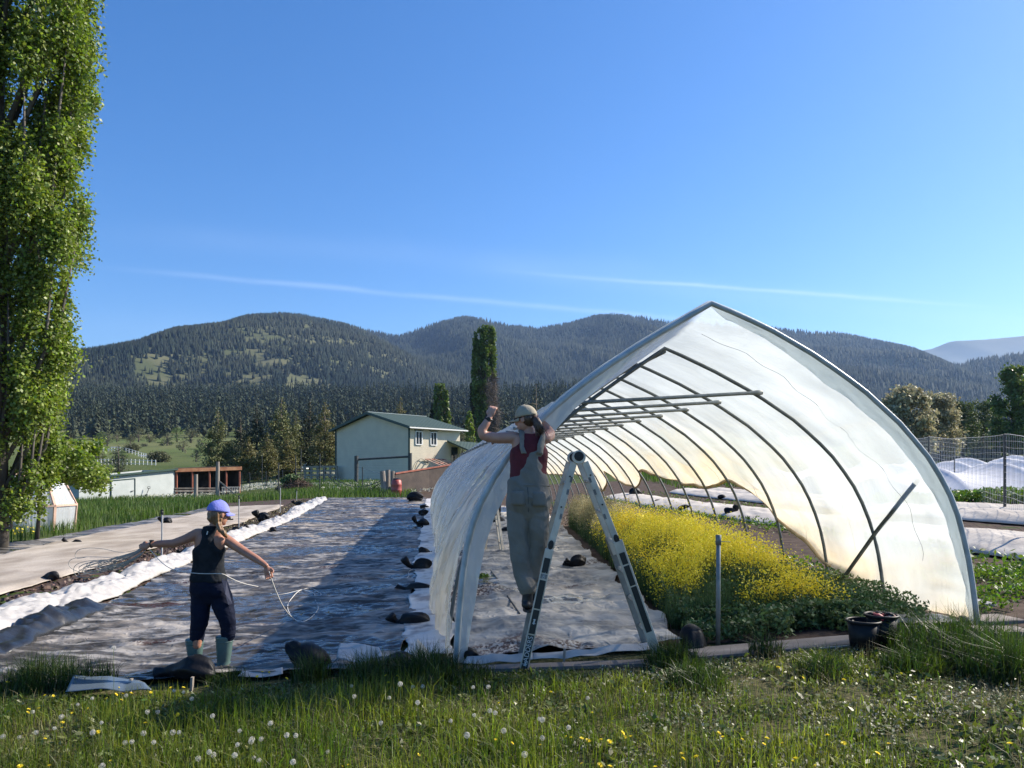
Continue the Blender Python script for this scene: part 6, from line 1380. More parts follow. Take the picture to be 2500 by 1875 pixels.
# ------------------------------------------------------------------ people
def loft(b, secs, seg=28, ex=2.3, right=Vector((1, 0, 0)), fwd=Vector((0, 1, 0))):
    """closed skin through super-elliptical sections (centre, half width, half depth)"""
    rings = []
    for c, rx_, ry_ in secs:
        ring_ = []
        for k in range(seg):
            a = 2 * math.pi * k / seg; ca, sa = math.cos(a), math.sin(a)
            ring_.append(Vector(c) + right * (rx_ * math.copysign(abs(ca) ** (2 / ex), ca)) + fwd * (ry_ * math.copysign(abs(sa) ** (2 / ex), sa)))
        rings.append(ring_)
    n = len(rings); vs = [q for r_ in rings for q in r_]; fs = []
    for i in range(n - 1):
        for k in range(seg): fs.append((i * seg + k, i * seg + (k + 1) % seg, (i + 1) * seg + (k + 1) % seg, (i + 1) * seg + k))
    fs += [tuple(range(seg))[::-1], tuple((n - 1) * seg + k for k in range(seg))]; b.add(vs, fs)
def limb(b, pts, rs, seg=14, sx=1.0, n=7):
    """tapered limb through joints, rounded ends"""
    P_, R_ = [], []
    pts = [Vector(p) for p in pts]
    for i in range(len(pts) - 1):
        for j in range(n):
            t = j / n; P_.append(pts[i].lerp(pts[i + 1], t)); R_.append(rs[i] * (1 - t) + rs[i + 1] * t)
    P_.append(pts[-1]); R_.append(rs[-1])
    for _ in range(2):
        Q = P_[:]
        for i in range(1, len(P_) - 1): Q[i] = P_[i] * .5 + (P_[i - 1] + P_[i + 1]) * .25
        P_ = Q
    d0 = (P_[0] - P_[1]).normalized(); d1 = (P_[-1] - P_[-2]).normalized()
    P_ = [P_[0] + d0 * R_[0] * .85] + [P_[0] + d0 * R_[0] * .5] + P_ + [P_[-1] + d1 * R_[-1] * .5, P_[-1] + d1 * R_[-1] * .85]; R_ = [R_[0] * .45, R_[0] * .86] + R_ + [R_[-1] * .86, R_[-1] * .45]
    b.tube(P_, R_, seg, sx=sx)
def remesh(b, name, m, parent, vox=.008, smooth=5, sub=False, noise=None):
    me = b.mesh('tmp', parent_world(parent)); o = bpy.data.objects.new('tmp', me); COL.objects.link(o)
    r_ = o.modifiers.new('r', 'REMESH'); r_.mode = 'VOXEL'; r_.voxel_size = vox
    s_ = o.modifiers.new('s', 'SMOOTH'); s_.factor = .5; s_.iterations = smooth
    bpy.context.view_layer.update(); ev = o.evaluated_get(bpy.context.evaluated_depsgraph_get()); m2 = bpy.data.meshes.new_from_object(ev)
    bpy.data.objects.remove(o); m2.name = name; m2.materials.clear(); m2.materials.append(m)
    if noise:
        n = len(m2.vertices); co = np.zeros(n * 3, np.float32); m2.vertices.foreach_get('co', co); nn = np.zeros(n * 3, np.float32); m2.vertices.foreach_get('normal', nn)
        co = co.reshape(-1, 3); nn = nn.reshape(-1, 3); amp, fx_, fz_ = noise
        d_ = amp * ((rdg(co[:, 0] * fx_ + co[:, 1] * fx_ * .7 + co[:, 2] * 3, co[:, 2] * fz_ + co[:, 0] * 2, 3, 31) - .55))
        co = co + nn * d_[:, None]; m2.vertices.foreach_set('co', co.ravel().astype(np.float32)); m2.update()
    m2.polygons.foreach_set('use_smooth', [True] * len(m2.polygons)); o = bpy.data.objects.new(name, m2); COL.objects.link(o); o.parent = parent; return o
def fist(b, wrist, dirv, side, size=1.0, curl=1.0, thumb=1):
    """palm with four separate curled fingers and a thumb; dirv = along the hand, side = across the knuckles"""
    d = Vector(dirv).normalized(); s = (Vector(side) - d * Vector(side).dot(d)).normalized(); n = d.cross(s)
    M = Matrix((s, d, n)).transposed(); c = Vector(wrist) + d * .048 * size; b.ell(c, (.040 * size, .050 * size, .018 * size), M, 14, 8)
    for i, (o_, L) in enumerate(((-.030, .060), (-.010, .070), (.011, .066), (.031, .052))):
        p0 = Vector(wrist) + d * .088 * size + s * o_ * size; L *= size; a1, a2, a3 = .75 * curl, 1.75 * curl, 2.6 * curl
        p1 = p0 + (d * math.cos(a1) + n * math.sin(a1)) * L * .5; p2 = p1 + (d * math.cos(a2) + n * math.sin(a2)) * L * .36; p3 = p2 + (d * math.cos(a3) + n * math.sin(a3)) * L * .28
        limb(b, [p0 - d * .02, p0, p1, p2, p3], [.0095 * size, .0095 * size, .0088 * size, .0080 * size, .0070 * size], 8, n=2)
    t0 = Vector(wrist) + d * .030 * size - s * .030 * size * thumb; t1 = t0 + (d * .6 - s * .5 * thumb + n * .5).normalized() * .035 * size; t2 = t1 + (d * .8 + n * .7 + s * .15 * thumb).normalized() * .032 * size
    limb(b, [t0, t1, t2], [.013 * size, .011 * size, .009 * size], 8, n=3)
def skinmat(name, c, c2): 
    m = mat(name, c, .48, c2, 9, spec=.45, bump=.1, bscale=120); p = m.node_tree.nodes['Principled BSDF']; p.inputs['Subsurface Weight'].default_value = .12; p.inputs['Subsurface Radius'].default_value = (.02, .008, .004); return m
m_skin = skinmat('tanned_skin', (.42, .21, .135), (.34, .155, .10)); m_skin2 = skinmat('light_skin', (.50, .28, .20), (.42, .21, .15))
m_tank = mat('dark_tank_top', (.011, .014, .018), .9, spec=.15, col2=(.022, .025, .030), scale=12, bump=.4, bscale=50)
m_legg = mat('navy_leggings', (.005, .008, .022), .85, (.009, .012, .028), 10, spec=.15, bump=.4, bscale=40)
m_boot = mat('green_rubber', (.055, .105, .10), .42, (.08, .13, .12), 7, spec=.5)
m_cap1 = mat('periwinkle_cap', (.16, .18, .56), .85, (.22, .24, .62), 12, bump=.4, bscale=70)
m_hairb = mat('light_brown_hair', (.13, .065, .032), .5, (.26, .15, .07), 30, stretch=(1, 1, .12), bump=.8, bscale=60)
m_haird = mat('dark_brown_hair', (.035, .018, .012), .45, (.09, .05, .03), 30, stretch=(1, 1, .12), bump=.8, bscale=60)
m_over = mat('grey_work_overalls', (.215, .20, .175), .9, (.165, .155, .135), 5, detail=8, bump=.35, bscale=60)
m_shirt = mat('maroon_shirt', (.12, .015, .024), .85, (.085, .010, .018), 12)
m_cap2 = mat('khaki_cap', (.40, .35, .26), .9, (.32, .28, .20), 10, bump=.3, bscale=60)
m_bootb = mat('black_leather', (.010, .010, .013), .5, (.022, .022, .026), 10, bump=.4)
m_rope = mat('white_rope', (.62, .60, .56), .8)

def head(b, c, size=1.0, yaw=0.0, pitch=0.0, roll=0.0):
    """skull, jaw, nose, ears, lips; yaw 0 faces away from the camera (+Y), yaw 90 faces left (-X)"""
    M = Matrix.Rotation(R(yaw), 3, 'Z') @ Matrix.Rotation(R(pitch), 3, 'X') @ Matrix.Rotation(R(roll), 3, 'Y'); c = Vector(c); g = lambda x, y, z: c + M @ Vector((x, y, z)) * size
    b.ell(g(0, -.012, .02), tuple(size * q for q in (.074, .094, .092)), M, 20, 12); b.ell(g(0, .022, -.045), tuple(size * q for q in (.058, .066, .066)), M, 18, 10)
    b.ell(g(0, .062, -.088), tuple(size * q for q in (.026, .024, .020)), M, 10, 7); limb(b, [g(0, .082, .022), g(0, .106, -.022), g(0, .094, -.034)], [.009 * size, .014 * size, .011 * size], 8, n=3)
    b.ell(g(0, .086, -.060), (.022 * size, .011 * size, .008 * size), M, 10, 6); b.ell(g(0, .080, .030), (.052 * size, .014 * size, .010 * size), M, 12, 6)
    for sx_ in (-1, 1): b.ell(g(.074 * sx_, -.004, -.012), (.009 * size, .020 * size, .030 * size), M, 10, 7); b.ell(g(.030 * sx_, .072, -.022), (.022 * size, .018 * size, .016 * size), M, 10, 6)
    return M, g
def cap(par, c, g, M, size, m, brim_m=None, hole=False):
    b = MB(); n = 12; seg = 28; vs = []; fs = []
    for i in range(n + 1):
        th = (math.pi / 2) * (1 - i / n) * 1.0; rr = math.cos(math.pi / 2 - th) if False else math.sin(th + .0)
        z = .112 * math.cos(th); r_ = math.sin(th)
        for k in range(seg):
            a = 2 * math.pi * k / seg; bump = 1 + .012 * math.sin(6 * a) * (i / n < .9)
            vs.append(g(.088 * r_ * math.cos(a) * bump, -.010 + .108 * r_ * math.sin(a) * bump, .018 + z * (1 + .03 * math.sin(a))))
    for i in range(n):
        for k in range(seg): fs.append((i * seg + k, i * seg + (k + 1) % seg, (i + 1) * seg + (k + 1) % seg, (i + 1) * seg + k))
    b.add(vs, fs); co = b.build('cap', m, par, smooth=True); md = co.modifiers.new('s', 'SOLIDIFY'); md.thickness = .006
    b = MB(); vs = []; fs = []; nb = 16
    for j in range(2 * 6):
        pass
    rows = 6
    for i in range(rows):
        t = i / (rows - 1)
        for k in range(nb):
            a = math.pi * (.10 + .80 * k / (nb - 1)); rx_ = .086; ry_ = .106 + t * .075 * math.sin(a) ** .6
            vs.append(g(rx_ * math.cos(a), -.010 + ry_ * math.sin(a), .028 - .020 * t - .022 * abs(math.cos(a)) ** 2 * (1 + t * .4)))
    for i in range(rows - 1):
        for k in range(nb - 1): fs.append((i * nb + k, (i + 1) * nb + k, (i + 1) * nb + k + 1, i * nb + k + 1))
    b.add(vs, fs); bo = b.build('brim', brim_m or m, co, smooth=True); md = bo.modifiers.new('s', 'SOLIDIFY'); md.thickness = .004
    b = MB(); b.ell(g(0, -.008, .132), (.009, .009, .005)); b.build('button', m, co)
    return co

# --- woman with the string
D1 = 7.42
p1 = empty('person', tuple(G(520, 1632)), 'person in periwinkle cap and green rubber boots standing with arms spread, holding white string', 'person')
q = lambda px, py, d=D1: P(px, py, d)
K1 = D1 / FPX
def secs1(rows, grow=0.0): return [(q(cx, py), hw * K1 + grow, dp + grow) for py, cx, hw, dp in rows]
torso = [(1272, 524, 9.5, .042), (1284, 523, 12, .048), (1292, 521, 17, .055), (1299, 519, 29, .066), (1308, 516, 36.5, .085), (1322, 513, 37, .098), (1340, 511, 34.5, .104), (1362, 509, 32, .100), (1388, 508, 32, .097), (1402, 508.5, 33, .098), (1425, 510, 38, .10), (1440, 513, 36, .085)]
b = MB(); loft(b, secs1(torso))
# shoulder blades and arms
for px, s_ in ((496, -1), (535, 1)): b.ell(q(px, 1322 + (3 if s_ > 0 else 0), D1 - .062), (.055, .035, .075), None, 12, 8)
limb(b, [q(494, 1303), q(482, 1303), q(452, 1317, 7.36), q(422, 1327, 7.30), q(392, 1328, 7.24), q(367, 1329, 7.20)], [.052, .054, .045, .040, .036, .024])
limb(b, [q(538, 1312), q(550, 1316), q(577, 1334, 7.38), q(603, 1351, 7.34), q(628, 1366, 7.28), q(650, 1381, 7.24)], [.052, .052, .046, .040, .036, .024])
fist(b, q(366, 1329, 7.20), (-.8, -.05, -.30), (0, .3, 1), 1.0, .95, -1)
fist(b, q(651, 1382, 7.24), (.25, -.05, -1), (1, .3, .2), 1.0, .75, -1)
hc1 = q(534, 1254, D1 - .01); M1, g1 = head(b, hc1, 1.02, -38, -8)
limb(b, [q(524, 1292), q(530, 1274)], [.050, .047])
# calves between cuffs and boots
limb(b, [q(484, 1535), q(480, 1575)], [.052, .046]); limb(b, [q(556, 1535), q(550, 1575)], [.052, .046])
remesh(b, 'body', m_skin, p1, .0065, 4)
b = MB(); tk = [(1418, 509.5, 43.5, .128), (1412, 509, 43, .126), (1400, 508.5, 41, .117), (1388, 508.5, 38, .112), (1370, 509, 36.5, .112), (1352, 510, 37.5, .116), (1343, 511, 38.5, .118), (1336, 512, 34, .119), (1326, 513, 24, .118), (1314, 514, 19.5, .112), (1302, 515, 19, .096), (1292, 516, 20.5, .082), (1284, 516, 20, .066)]
loft(b, [(q(cx + 0, py, D1 - .004), hw * K1, dp) for py, cx, hw, dp in tk]); tko = remesh(b, 'tank_top', m_tank, p1, .008, 3, noise=(.016, 9, 5))
b = MB(); b.box(q(506, 1301, D1 - .108), (.010, .004, .035), Matrix.Rotation(.25, 3, 'Y')); b.build('neck_label', m_print, tko)
b = MB(); loft(b, [(q(cx, py), hw * K1 + .004, dp + .006) for py, cx, hw, dp in [(1406, 509, 38.5, .110), (1425, 510, 43, .122), (1443, 513, 47, .118), (1454, 515, 46, .100), (1464, 515, 36, .080), (1474, 515, 20, .05)]])
limb(b, [q(490, 1452), q(490, 1480), q(488, 1512, 7.40), q(484, 1535, 7.42), q(480, 1562, 7.44)], [.094, .090, .084, .072, .062])
limb(b, [q(540, 1452), q(545, 1480), q(555, 1512, 7.40), q(558, 1535, 7.42), q(556, 1556, 7.42)], [.096, .102, .080, .070, .064])
for px, s_ in ((496, 0), (533, 0)): b.ell(q(px, 1443, D1 - .055), (.075, .075, .08))
lg = remesh(b, 'leggings', m_legg, p1, .008, 12, noise=(.014, 7, 12))
b = MB(); limb(b, [q(484, 1538, 7.43), q(482, 1552, 7.44)], [.066, .066], n=3); limb(b, [q(557, 1532), q(557, 1548)], [.070, .070], n=3); b = MB()
for (cx, y_, r_) in ((483, 1545, .052), (557, 1541, .066)):
    q_ = MB(); 
    for k in range(4): q_.tube([q(cx, y_ - 4 + k * 3.2) + Vector((math.cos(t) * r_, math.sin(t) * r_, .004 * math.sin(3 * t + k))) for t in np.linspace(0, 6.2832, 25)], .0055, 6)
    q_.build('rolled_cuff', m_legg, lg, smooth=True)
b = MB(); b.add([q(540, 1412, D1 - .118), q(552, 1420, D1 - .10), q(567, 1452, D1 - .06), q(566, 1474, D1 - .055), q(556, 1476, D1 - .09), q(549, 1450, D1 - .128)], [(0, 1, 2, 3, 4, 5)]); po = b.build('pocket_flap', mat('navy_pocket', (.03, .036, .07), .8), lg); md = po.modifiers.new('s', 'SOLIDIFY'); md.thickness = .006
for nm_, (tx, ty, w0, bx_, by_, w1, dd) in {'l': (475, 1559, 21, 476, 1622, 17.5, .03), 'r': (548, 1552, 20.5, 546, 1630, 16.5, 0)}.items():
    b = MB(); d_ = D1 + dd; loft(b, [(P(tx, ty, d_), w0 * K1, .070), (P(tx, ty + 3, d_), w0 * K1 + .003, .074), (P(tx, ty + 8, d_), w0 * K1, .070), (P((tx + bx_) / 2, (ty + by_) / 2, d_), (w0 + w1) / 2 * K1 * .96, .064), (P(bx_, by_ - 16, d_), w1 * K1 * .92, .056), (P(bx_, by_ - 6, d_ + .01), w1 * K1, .075), (P(bx_, by_ + 1, d_ + .01), w1 * K1, .08)], 24)
    b.ell(P(bx_ + 3, by_ - 4, d_ + .12), (.052, .12, .048)); bo = remesh(b, 'rubber_boot', m_boot, p1, .008, 4)
    b = MB(); b.tube([P(tx, ty + (11 if nm_ == 'l' else 12), d_) + Vector((math.cos(t) * (w0 * K1 + .001), math.sin(t) * .072, .006 * math.sin(t))) for t in np.linspace(0, 6.2832, 29)], .004, 6); b.build('boot_band', m_boot, bo, smooth=True)
cap(p1, hc1, g1, M1, 1.0, m_cap1)
b = MB(); M_ = M1; b.ell(g1(0, -.040, -.010), (.078, .066, .082), M1, 18, 12); b.ell(g1(-.045, -.035, -.055), (.034, .04, .045), M1); b.ell(g1(.045, -.02, -.055), (.03, .05, .045), M1); limb(b, [g1(0, -.075, -.05), q(534, 1278, D1 - .06), q(538, 1292, D1 - .11), q(547, 1303, D1 - .10), q(553, 1310, D1 - .06)], [.035, .030, .026, .024, .012]); remesh(b, 'hair', m_hairb, p1, .007, 3, noise=(.014, 30, 6))
b = MB(); b.tube([q(370, 1328.5, 7.205) + Vector((.010 * 0, math.cos(t) * .031, math.sin(t) * .031)) for t in np.linspace(0, 6.2832, 20)], .007, 6); b.box(q(370, 1320, 7.19), (.03, .03, .014)); b.build('wrist_watch', m_rub, p1)
# string: coil in the left hand and loop from the right hand
def rope(pts, r, label, cat='string', m=m_rope, group=None, name='string'):
    """smooth cord through points"""
    Pn = [Vector(p) for p in pts]
    for _ in range(3):
        Q = [Pn[0]]
        for i in range(len(Pn) - 1): Q += [Pn[i] * .75 + Pn[i + 1] * .25, Pn[i] * .25 + Pn[i + 1] * .75]
        Q.append(Pn[-1]); Pn = Q
    b = MB(); b.tube(Pn, r, 5); o = b.build(name, m, smooth=True, origin=Pn[0]); return tag(o, label, cat, group)
coil = empty('string_coil', tuple(q(352, 1334, 7.2)), 'big loose coil of thin grey string hanging from the outstretched left hand', 'string')
for i in range(17):
    b = MB(); ax = 185 + 90 * rnd.random(); ay = 1380 + 20 * rnd.random() - (ax - 185) * .22; dd = 7.15 + .25 * rnd.random(); w0 = rnd.uniform(-4, 4)
    top = [q(354 + rnd.uniform(-3, 3), 1336 + rnd.uniform(-3, 3), 7.2), q(330 + w0, 1350 + w0, dd), q(280, 1366 + w0 * 2, dd), q(ax + 22, ay - 10 + w0, dd), q(ax, ay, dd), q(ax + 5, ay + 10, dd), q(ax + 40, ay + 4 + w0, dd), q(300, 1378 + w0 * 1.5, dd), q(338, 1358 + w0, dd), q(358, 1340, 7.22)]
    Pn = top
    for _ in range(3):
        Q = [Pn[0]]
        for k in range(len(Pn) - 1): Q += [Pn[k] * .75 + Pn[k + 1] * .25, Pn[k] * .25 + Pn[k + 1] * .75]
        Q.append(Pn[-1]); Pn = Q
    b.tube(Pn, .0034, 4); b.build('strand', mat('grey_string', (.36, .34, .31), .8) if i == 0 else bpy.data.materials['grey_string'], coil)
for pts in ([(354, 1336), (300, 1352), (250, 1338), (196, 1338), (182, 1352), (186, 1365), (210, 1360)], [(350, 1340), (290, 1362), (215, 1358), (172, 1364), (166, 1378), (176, 1390), (214, 1404), (260, 1394)], [(352, 1342), (300, 1372), (230, 1366), (184, 1376), (178, 1396), (192, 1412), (230, 1408)]):
    Pn = [q(x_, y_, 7.2) for x_, y_ in pts]
    for _ in range(3):
        Q = [Pn[0]]
        for k in range(len(Pn) - 1): Q += [Pn[k] * .75 + Pn[k + 1] * .25, Pn[k] * .25 + Pn[k + 1] * .75]
        Q.append(Pn[-1]); Pn = Q
    b = MB(); b.tube(Pn, .003, 4); b.build('strand', bpy.data.materials['grey_string'], coil)
rope([q(366, 1342, 7.2), q(400, 1380, 7.2), q(430, 1394, 7.22), q(466, 1399, 7.27), q(500, 1401, 7.27), q(545, 1400, 7.28), q(556, 1408, 7.35), q(590, 1424, 7.6), q(630, 1432, 7.9)], .0035, 'thin white string running from the left hand round the back of the waist')
r0_ = [q(657, 1396, 7.2), q(668, 1430, 7.3), q(690, 1482, 7.6)] + [G(px, py) + Vector((0, 0, .08)) for px, py in ((712, 1522), (730, 1535), (752, 1531), (778, 1504), (776, 1490), (768, 1476), (770, 1462), (750, 1455), (733, 1450), (706, 1480), (700, 1500), (716, 1528))]
rope(r0_, .0052, 'white string dropping from the right hand into a loose loop on the black fabric')
rope([G(px, py) + Vector((0, 0, .08)) for px, py in ((660, 1461), (668, 1466), (700, 1462), (735, 1452), (760, 1446), (778, 1458), (786, 1464), (776, 1470))], .004, 'second loop of white string lying beside the shadow edge')
rope([G(px, py) + Vector((0, 0, .10)) for px, py in ((955, 1424), (975, 1430), (1000, 1424), (996, 1408), (1010, 1402), (1015, 1406))], .0035, 'curl of white string beside the long necked sandbag')

# --- woman on the ladder
D2 = 7.0; K2 = D2 / FPX
p2 = empty('person', tuple(P(1285, 1490, D2)), 'person in khaki cap, maroon shirt and grey overalls standing on the ladder, left fist raised', 'person')
q = lambda px, py, d=D2: P(px, py, d)
b = MB(); loft(b, [(q(cx, py), hw * K2, dp) for py, cx, hw, dp in [(1044, 1292, 13, .05), (1054, 1292, 16, .055), (1060, 1291, 24, .062), (1067, 1291, 37, .080), (1080, 1291, 41, .098), (1100, 1291, 42, .106), (1125, 1290, 41, .106), (1150, 1290, 40, .104), (1175, 1290, 41, .10), (1200, 1290, 42, .10)]])
limb(b, [q(1262, 1070), q(1250, 1068), q(1214, 1070, 6.97), q(1180, 1064, 6.95), q(1176, 1050, 6.95), q(1187, 1034, 6.96), q(1196, 1018, 6.98)], [.056, .056, .050, .044, .042, .036, .026])
limb(b, [q(1320, 1072), q(1331, 1070), q(1342, 1064, 7.10), q(1344, 1056, 7.24), q(1332, 1040, 7.28), q(1318, 1026, 7.30)], [.054, .056, .052, .043, .036, .026])
fist(b, q(1196, 1019, 6.98), (.28, .1, 1), (1, -.3, 0), 1.0, 1.05, 1); fist(b, q(1318, 1026, 7.3), (-.8, .2, .5), (0, .3, 1), .95, .9)
hc2 = q(1283, 1023, D2 - .01); M2, g2 = head(b, hc2, 1.0, 62, -10); limb(b, [q(1291, 1060), q(1288, 1038)], [.052, .050])
remesh(b, 'body', m_skin2, p2, .0065, 4)
cap(p2, hc2, g2, M2, 1.0, m_cap2)
b = MB(); b.ell(g2(0, -.036, -.004), (.077, .070, .074), M2, 18, 12); b.ell(g2(0, -.085, .005), (.034, .034, .036), M2); remesh(b, 'hair', m_haird, p2, .007, 3, noise=(.010, 30, 6))
hr = MB(); c0 = q(1302, 1019, D2 - .075); hr.tube([c0, q(1308, 1026, D2 - .11), q(1315, 1038, D2 - .12), q(1319, 1050, D2 - .12), q(1320, 1061, D2 - .11)], [.024, .036, .038, .030, .008], 14, sx=.7); hr.build('ponytail', m_haird, p2, smooth=True)
for i in range(26):
    pass
b = MB()
for i in range(34):
    a = rnd.random() * 6.28; o_ = Vector((math.cos(a) * .034, math.sin(a) * .022, 0)); e_ = Vector((rnd.gauss(0, .018), rnd.gauss(0, .01), rnd.uniform(-.03, .01)))
    b.tube([c0 + o_ * .4, q(1310, 1030, D2 - .11) + o_, q(1316, 1045, D2 - .12) + o_ + e_ * .5, q(1319, 1060, D2 - .11) + o_ * .8 + e_], [.004, .005, .004, .001], 4)
b.build('loose_hair', m_haird, p2)
b = MB()
for sx_ in (-1, 1): b.ell(g2(.036 * sx_, .082, .006), (.031, .010, .022), M2, 12, 8); b.beam(g2(.066 * sx_, .078, .012), g2(.078 * sx_, -.01, .010), .006, .008)
b.beam(g2(-.02, .092, .012), g2(.02, .092, .012), .006, .006); b.build('sunglasses', m_rub, p2, smooth=True)
b = MB(); loft(b, [(q(cx, py, D2 - .002), hw * K2, dp) for py, cx, hw, dp in [(1190, 1290, 49, .125), (1170, 1290, 46, .120), (1145, 1290, 44, .114), (1125, 1291, 45.5, .116), (1108, 1292, 46.5, .117), (1098, 1292, 45, .116), (1088, 1293, 38, .112), (1076, 1295, 34, .100), (1066, 1296, 32, .084), (1059, 1297, 31, .070)]]); remesh(b, 'shirt', m_shirt, p2, .008, 3, noise=(.014, 10, 8))
b = MB(); loft(b, [(q(cx, py, D2 - .004), hw * K2, dp) for py, cx, hw, dp in [(1272, 1290, 22, .05), (1262, 1290, 38, .08), (1250, 1290, 50, .105), (1236, 1290, 55, .13), (1215, 1290, 54.5, .15), (1195, 1290, 52.5, .136), (1176, 1290, 50, .130), (1166, 1291, 46, .129), (1156, 1293, 38, .128), (1140, 1296, 31, .126), (1122, 1298, 27, .124), (1106, 1299, 27, .121), (1101, 1299, 27, .118)]])
limb(b, [q(1265, 1240), q(1264, 1290), q(1267, 1340, 7.0), q(1274, 1390, 7.02), q(1286, 1434, 7.03)], [.104, .100, .088, .082, .090]); limb(b, [q(1314, 1240), q(1314, 1290), q(1311, 1335, 7.04), q(1303, 1385, 7.08), q(1297, 1428, 7.12)], [.104, .100, .090, .082, .088])
for px in (1267, 1314): b.ell(q(px, 1228, D2 - .055), (.092, .088, .10))
for pts in (((1281, 1108), (1277, 1088), (1274, 1068), (1273, 1056)), ((1317, 1108), (1321, 1088), (1326, 1070), (1328, 1058))):
    pp = [q(x_, y_, D2 - dd) for (x_, y_), dd in zip(pts, (.118, .112, .098, .060))] + [q(pts[-1][0], 1054, D2 + .01)]; b.tube(pp, [.046, .042, .038, .034, .030], 14, sx=.40)
ov = remesh(b, 'overalls', m_over, p2, .008, 9, noise=(.022, 6, 6))
for i, (cx, cy, w_, h_, dd) in enumerate([(1266, 1216, .115, .125, .150), (1316, 1218, .115, .125, .150)]):
    b = MB(); vs = []; nx_ = 9
    for iy in range(6):
        for ix in range(nx_):
            u = ix / (nx_ - 1) - .5; v = iy / 5 - .5; vs.append(q(cx, cy, D2 - dd + .035 * (2 * u) ** 2 * 1 - .012 + .02 * (v + .5 if v < 0 else .5 - v) * 0) + Vector((u * w_ * (1 - .12 * (v < -.35)), 0, -v * h_)))
    b.add(vs, [(a_ * nx_ + c_, a_ * nx_ + c_ + 1, (a_ + 1) * nx_ + c_ + 1, (a_ + 1) * nx_ + c_) for a_ in range(5) for c_ in range(nx_ - 1)]); po = b.build('back_pocket', m_over, ov, smooth=True); md = po.modifiers.new('s', 'SOLIDIFY'); md.thickness = .012
b = MB(); b.tube([q(1292 + math.cos(t) * 51, 1186 + 1.5 * math.sin(t), D2 + math.sin(t) * .138) for t in np.linspace(0, 6.2832, 40)], .004, 6, sx=2); b.build('waist_seam', m_over, ov, smooth=True)
b = MB(); b.tube([q(1288, 1190, D2 - .142), q(1290, 1215, D2 - .150), q(1290, 1245, D2 - .120), q(1291, 1262, D2 - .07)], .0035, 5); b.build('back_seam', mat('dark_seam_thread', (.07, .08, .085), .9), ov)  # dark thread line down the back seam
for nm_, (cx, cy, dd) in {'l': (1289, 1452, 7.02), 'r': (1302, 1450, 7.14)}.items():
    b = MB(); limb(b, [P(cx, cy - 22, dd), P(cx - 1, cy + 4, dd), P(cx - 3, cy + 20, dd)], [.052, .050, .050]); b.ell(P(cx + 3, cy + 24, dd + .10), (.050, .115, .040)); b.ell(P(cx - 4, cy + 24, dd - .02), (.046, .055, .040)); bo = remesh(b, 'work_boot', m_bootb, p2, .008, 3)
    b = MB(); loft(b, [(P(cx + 1, cy + 31, dd + .06), .050, .145), (P(cx + 1, cy + 37, dd + .06), .052, .148)], 24); b.build('sole', m_rub, bo)
b = MB(); wc = q(1193, 1024, 6.975); ax_ = Vector((.28, .1, 1)).normalized(); u1 = ax_.orthogonal().normalized(); u2 = ax_.cross(u1); b.tube([wc + (u1 * math.cos(t) + u2 * math.sin(t)) * .033 for t in np.linspace(0, 6.2832, 22)], .008, 6); b.lathe(wc + Vector((0, -.030, 0)), [(.001, -.0), (.020, 0), (.020, .010), (.001, .011)], 14, Matrix.Rotation(R(90), 3, 'X')); b.build('wrist_watch', m_rub, p2)

# --- helper further down the tunnel on a second stepladder
D3 = 17.0; K3 = D3 / FPX; m_jean = mat('dark_jeans', (.018, .024, .045), .85); m_tee = mat('white_tee', (.60, .60, .60), .8)
p3 = empty('person', tuple(P(1213, 1236, D3)), 'person in dark jeans on the far stepladder, mostly hidden behind the cover', 'person'); q = lambda px, py, d=D3: P(px, py + 24, d)
b = MB(); loft(b, [(q(1206, py), hw * K3, dp) for py, hw, dp in [(1064, 5, .05), (1072, 8, .06), (1078, 17, .08), (1095, 18, .10), (1120, 15, .10), (1145, 17, .11)]]); limb(b, [q(1190, 1080), q(1186, 1112), q(1192, 1134, 16.7)], [.05, .045, .028]); limb(b, [q(1222, 1080), q(1227, 1112), q(1218, 1134, 16.7)], [.05, .045, .028])
fist(b, q(1192, 1135, 16.7), (0, -.5, -1), (1, 0, 0)); fist(b, q(1218, 1135, 16.7), (0, -.5, -1), (1, 0, 0)); M3, g3 = head(b, q(1206, 1052), 1.0, 10, 10); remesh(b, 'body', m_skin, p3, .010, 3)
b = MB(); b.ell(g3(0, -.02, .02), (.085, .10, .095), M3); remesh(b, 'hair', m_haird, p3, .012, 2); b = MB(); loft(b, [(q(1206, py), hw * K3, dp) for py, hw, dp in [(1148, 18, .125), (1120, 17, .115), (1095, 19.5, .115), (1080, 18, .095), (1074, 12, .07)]]); remesh(b, 't_shirt', m_tee, p3, .012, 3)
b = MB(); loft(b, [(q(1207, py), hw * K3, dp) for py, hw, dp in [(1140, 17, .12), (1152, 19, .13), (1162, 18, .12)]]); limb(b, [q(1199, 1158), q(1201, 1190), q(1206, 1226)], [.085, .068, .055]); limb(b, [q(1216, 1158), q(1217, 1190), q(1217, 1228, 17.1)], [.085, .068, .055]); remesh(b, 'jeans', m_jean, p3, .012, 3)
for cx in (1207, 1218): b = MB(); b.ell(q(cx, 1231, D3 + .05), (.05, .12, .05)); b.build('shoe', m_bootb, p3, smooth=True)
l2 = empty('stepladder', tuple(at(1205, 17)), 'far aluminium stepladder standing on the silted fabric behind the grey overalls', 'ladder')
tz_ = P(1203, 1165, 17)
gL, gR = at(1184, 17.2), at(1229, 16.7)
for off in (Vector((0, 0, 0)), Vector((-.06, .45, 0))):
    for g_ in (gL, gR): b = MB(); b.beam(tz_ + off, g_ + off, .06, .03); b.build('rail', m_alu, l2)
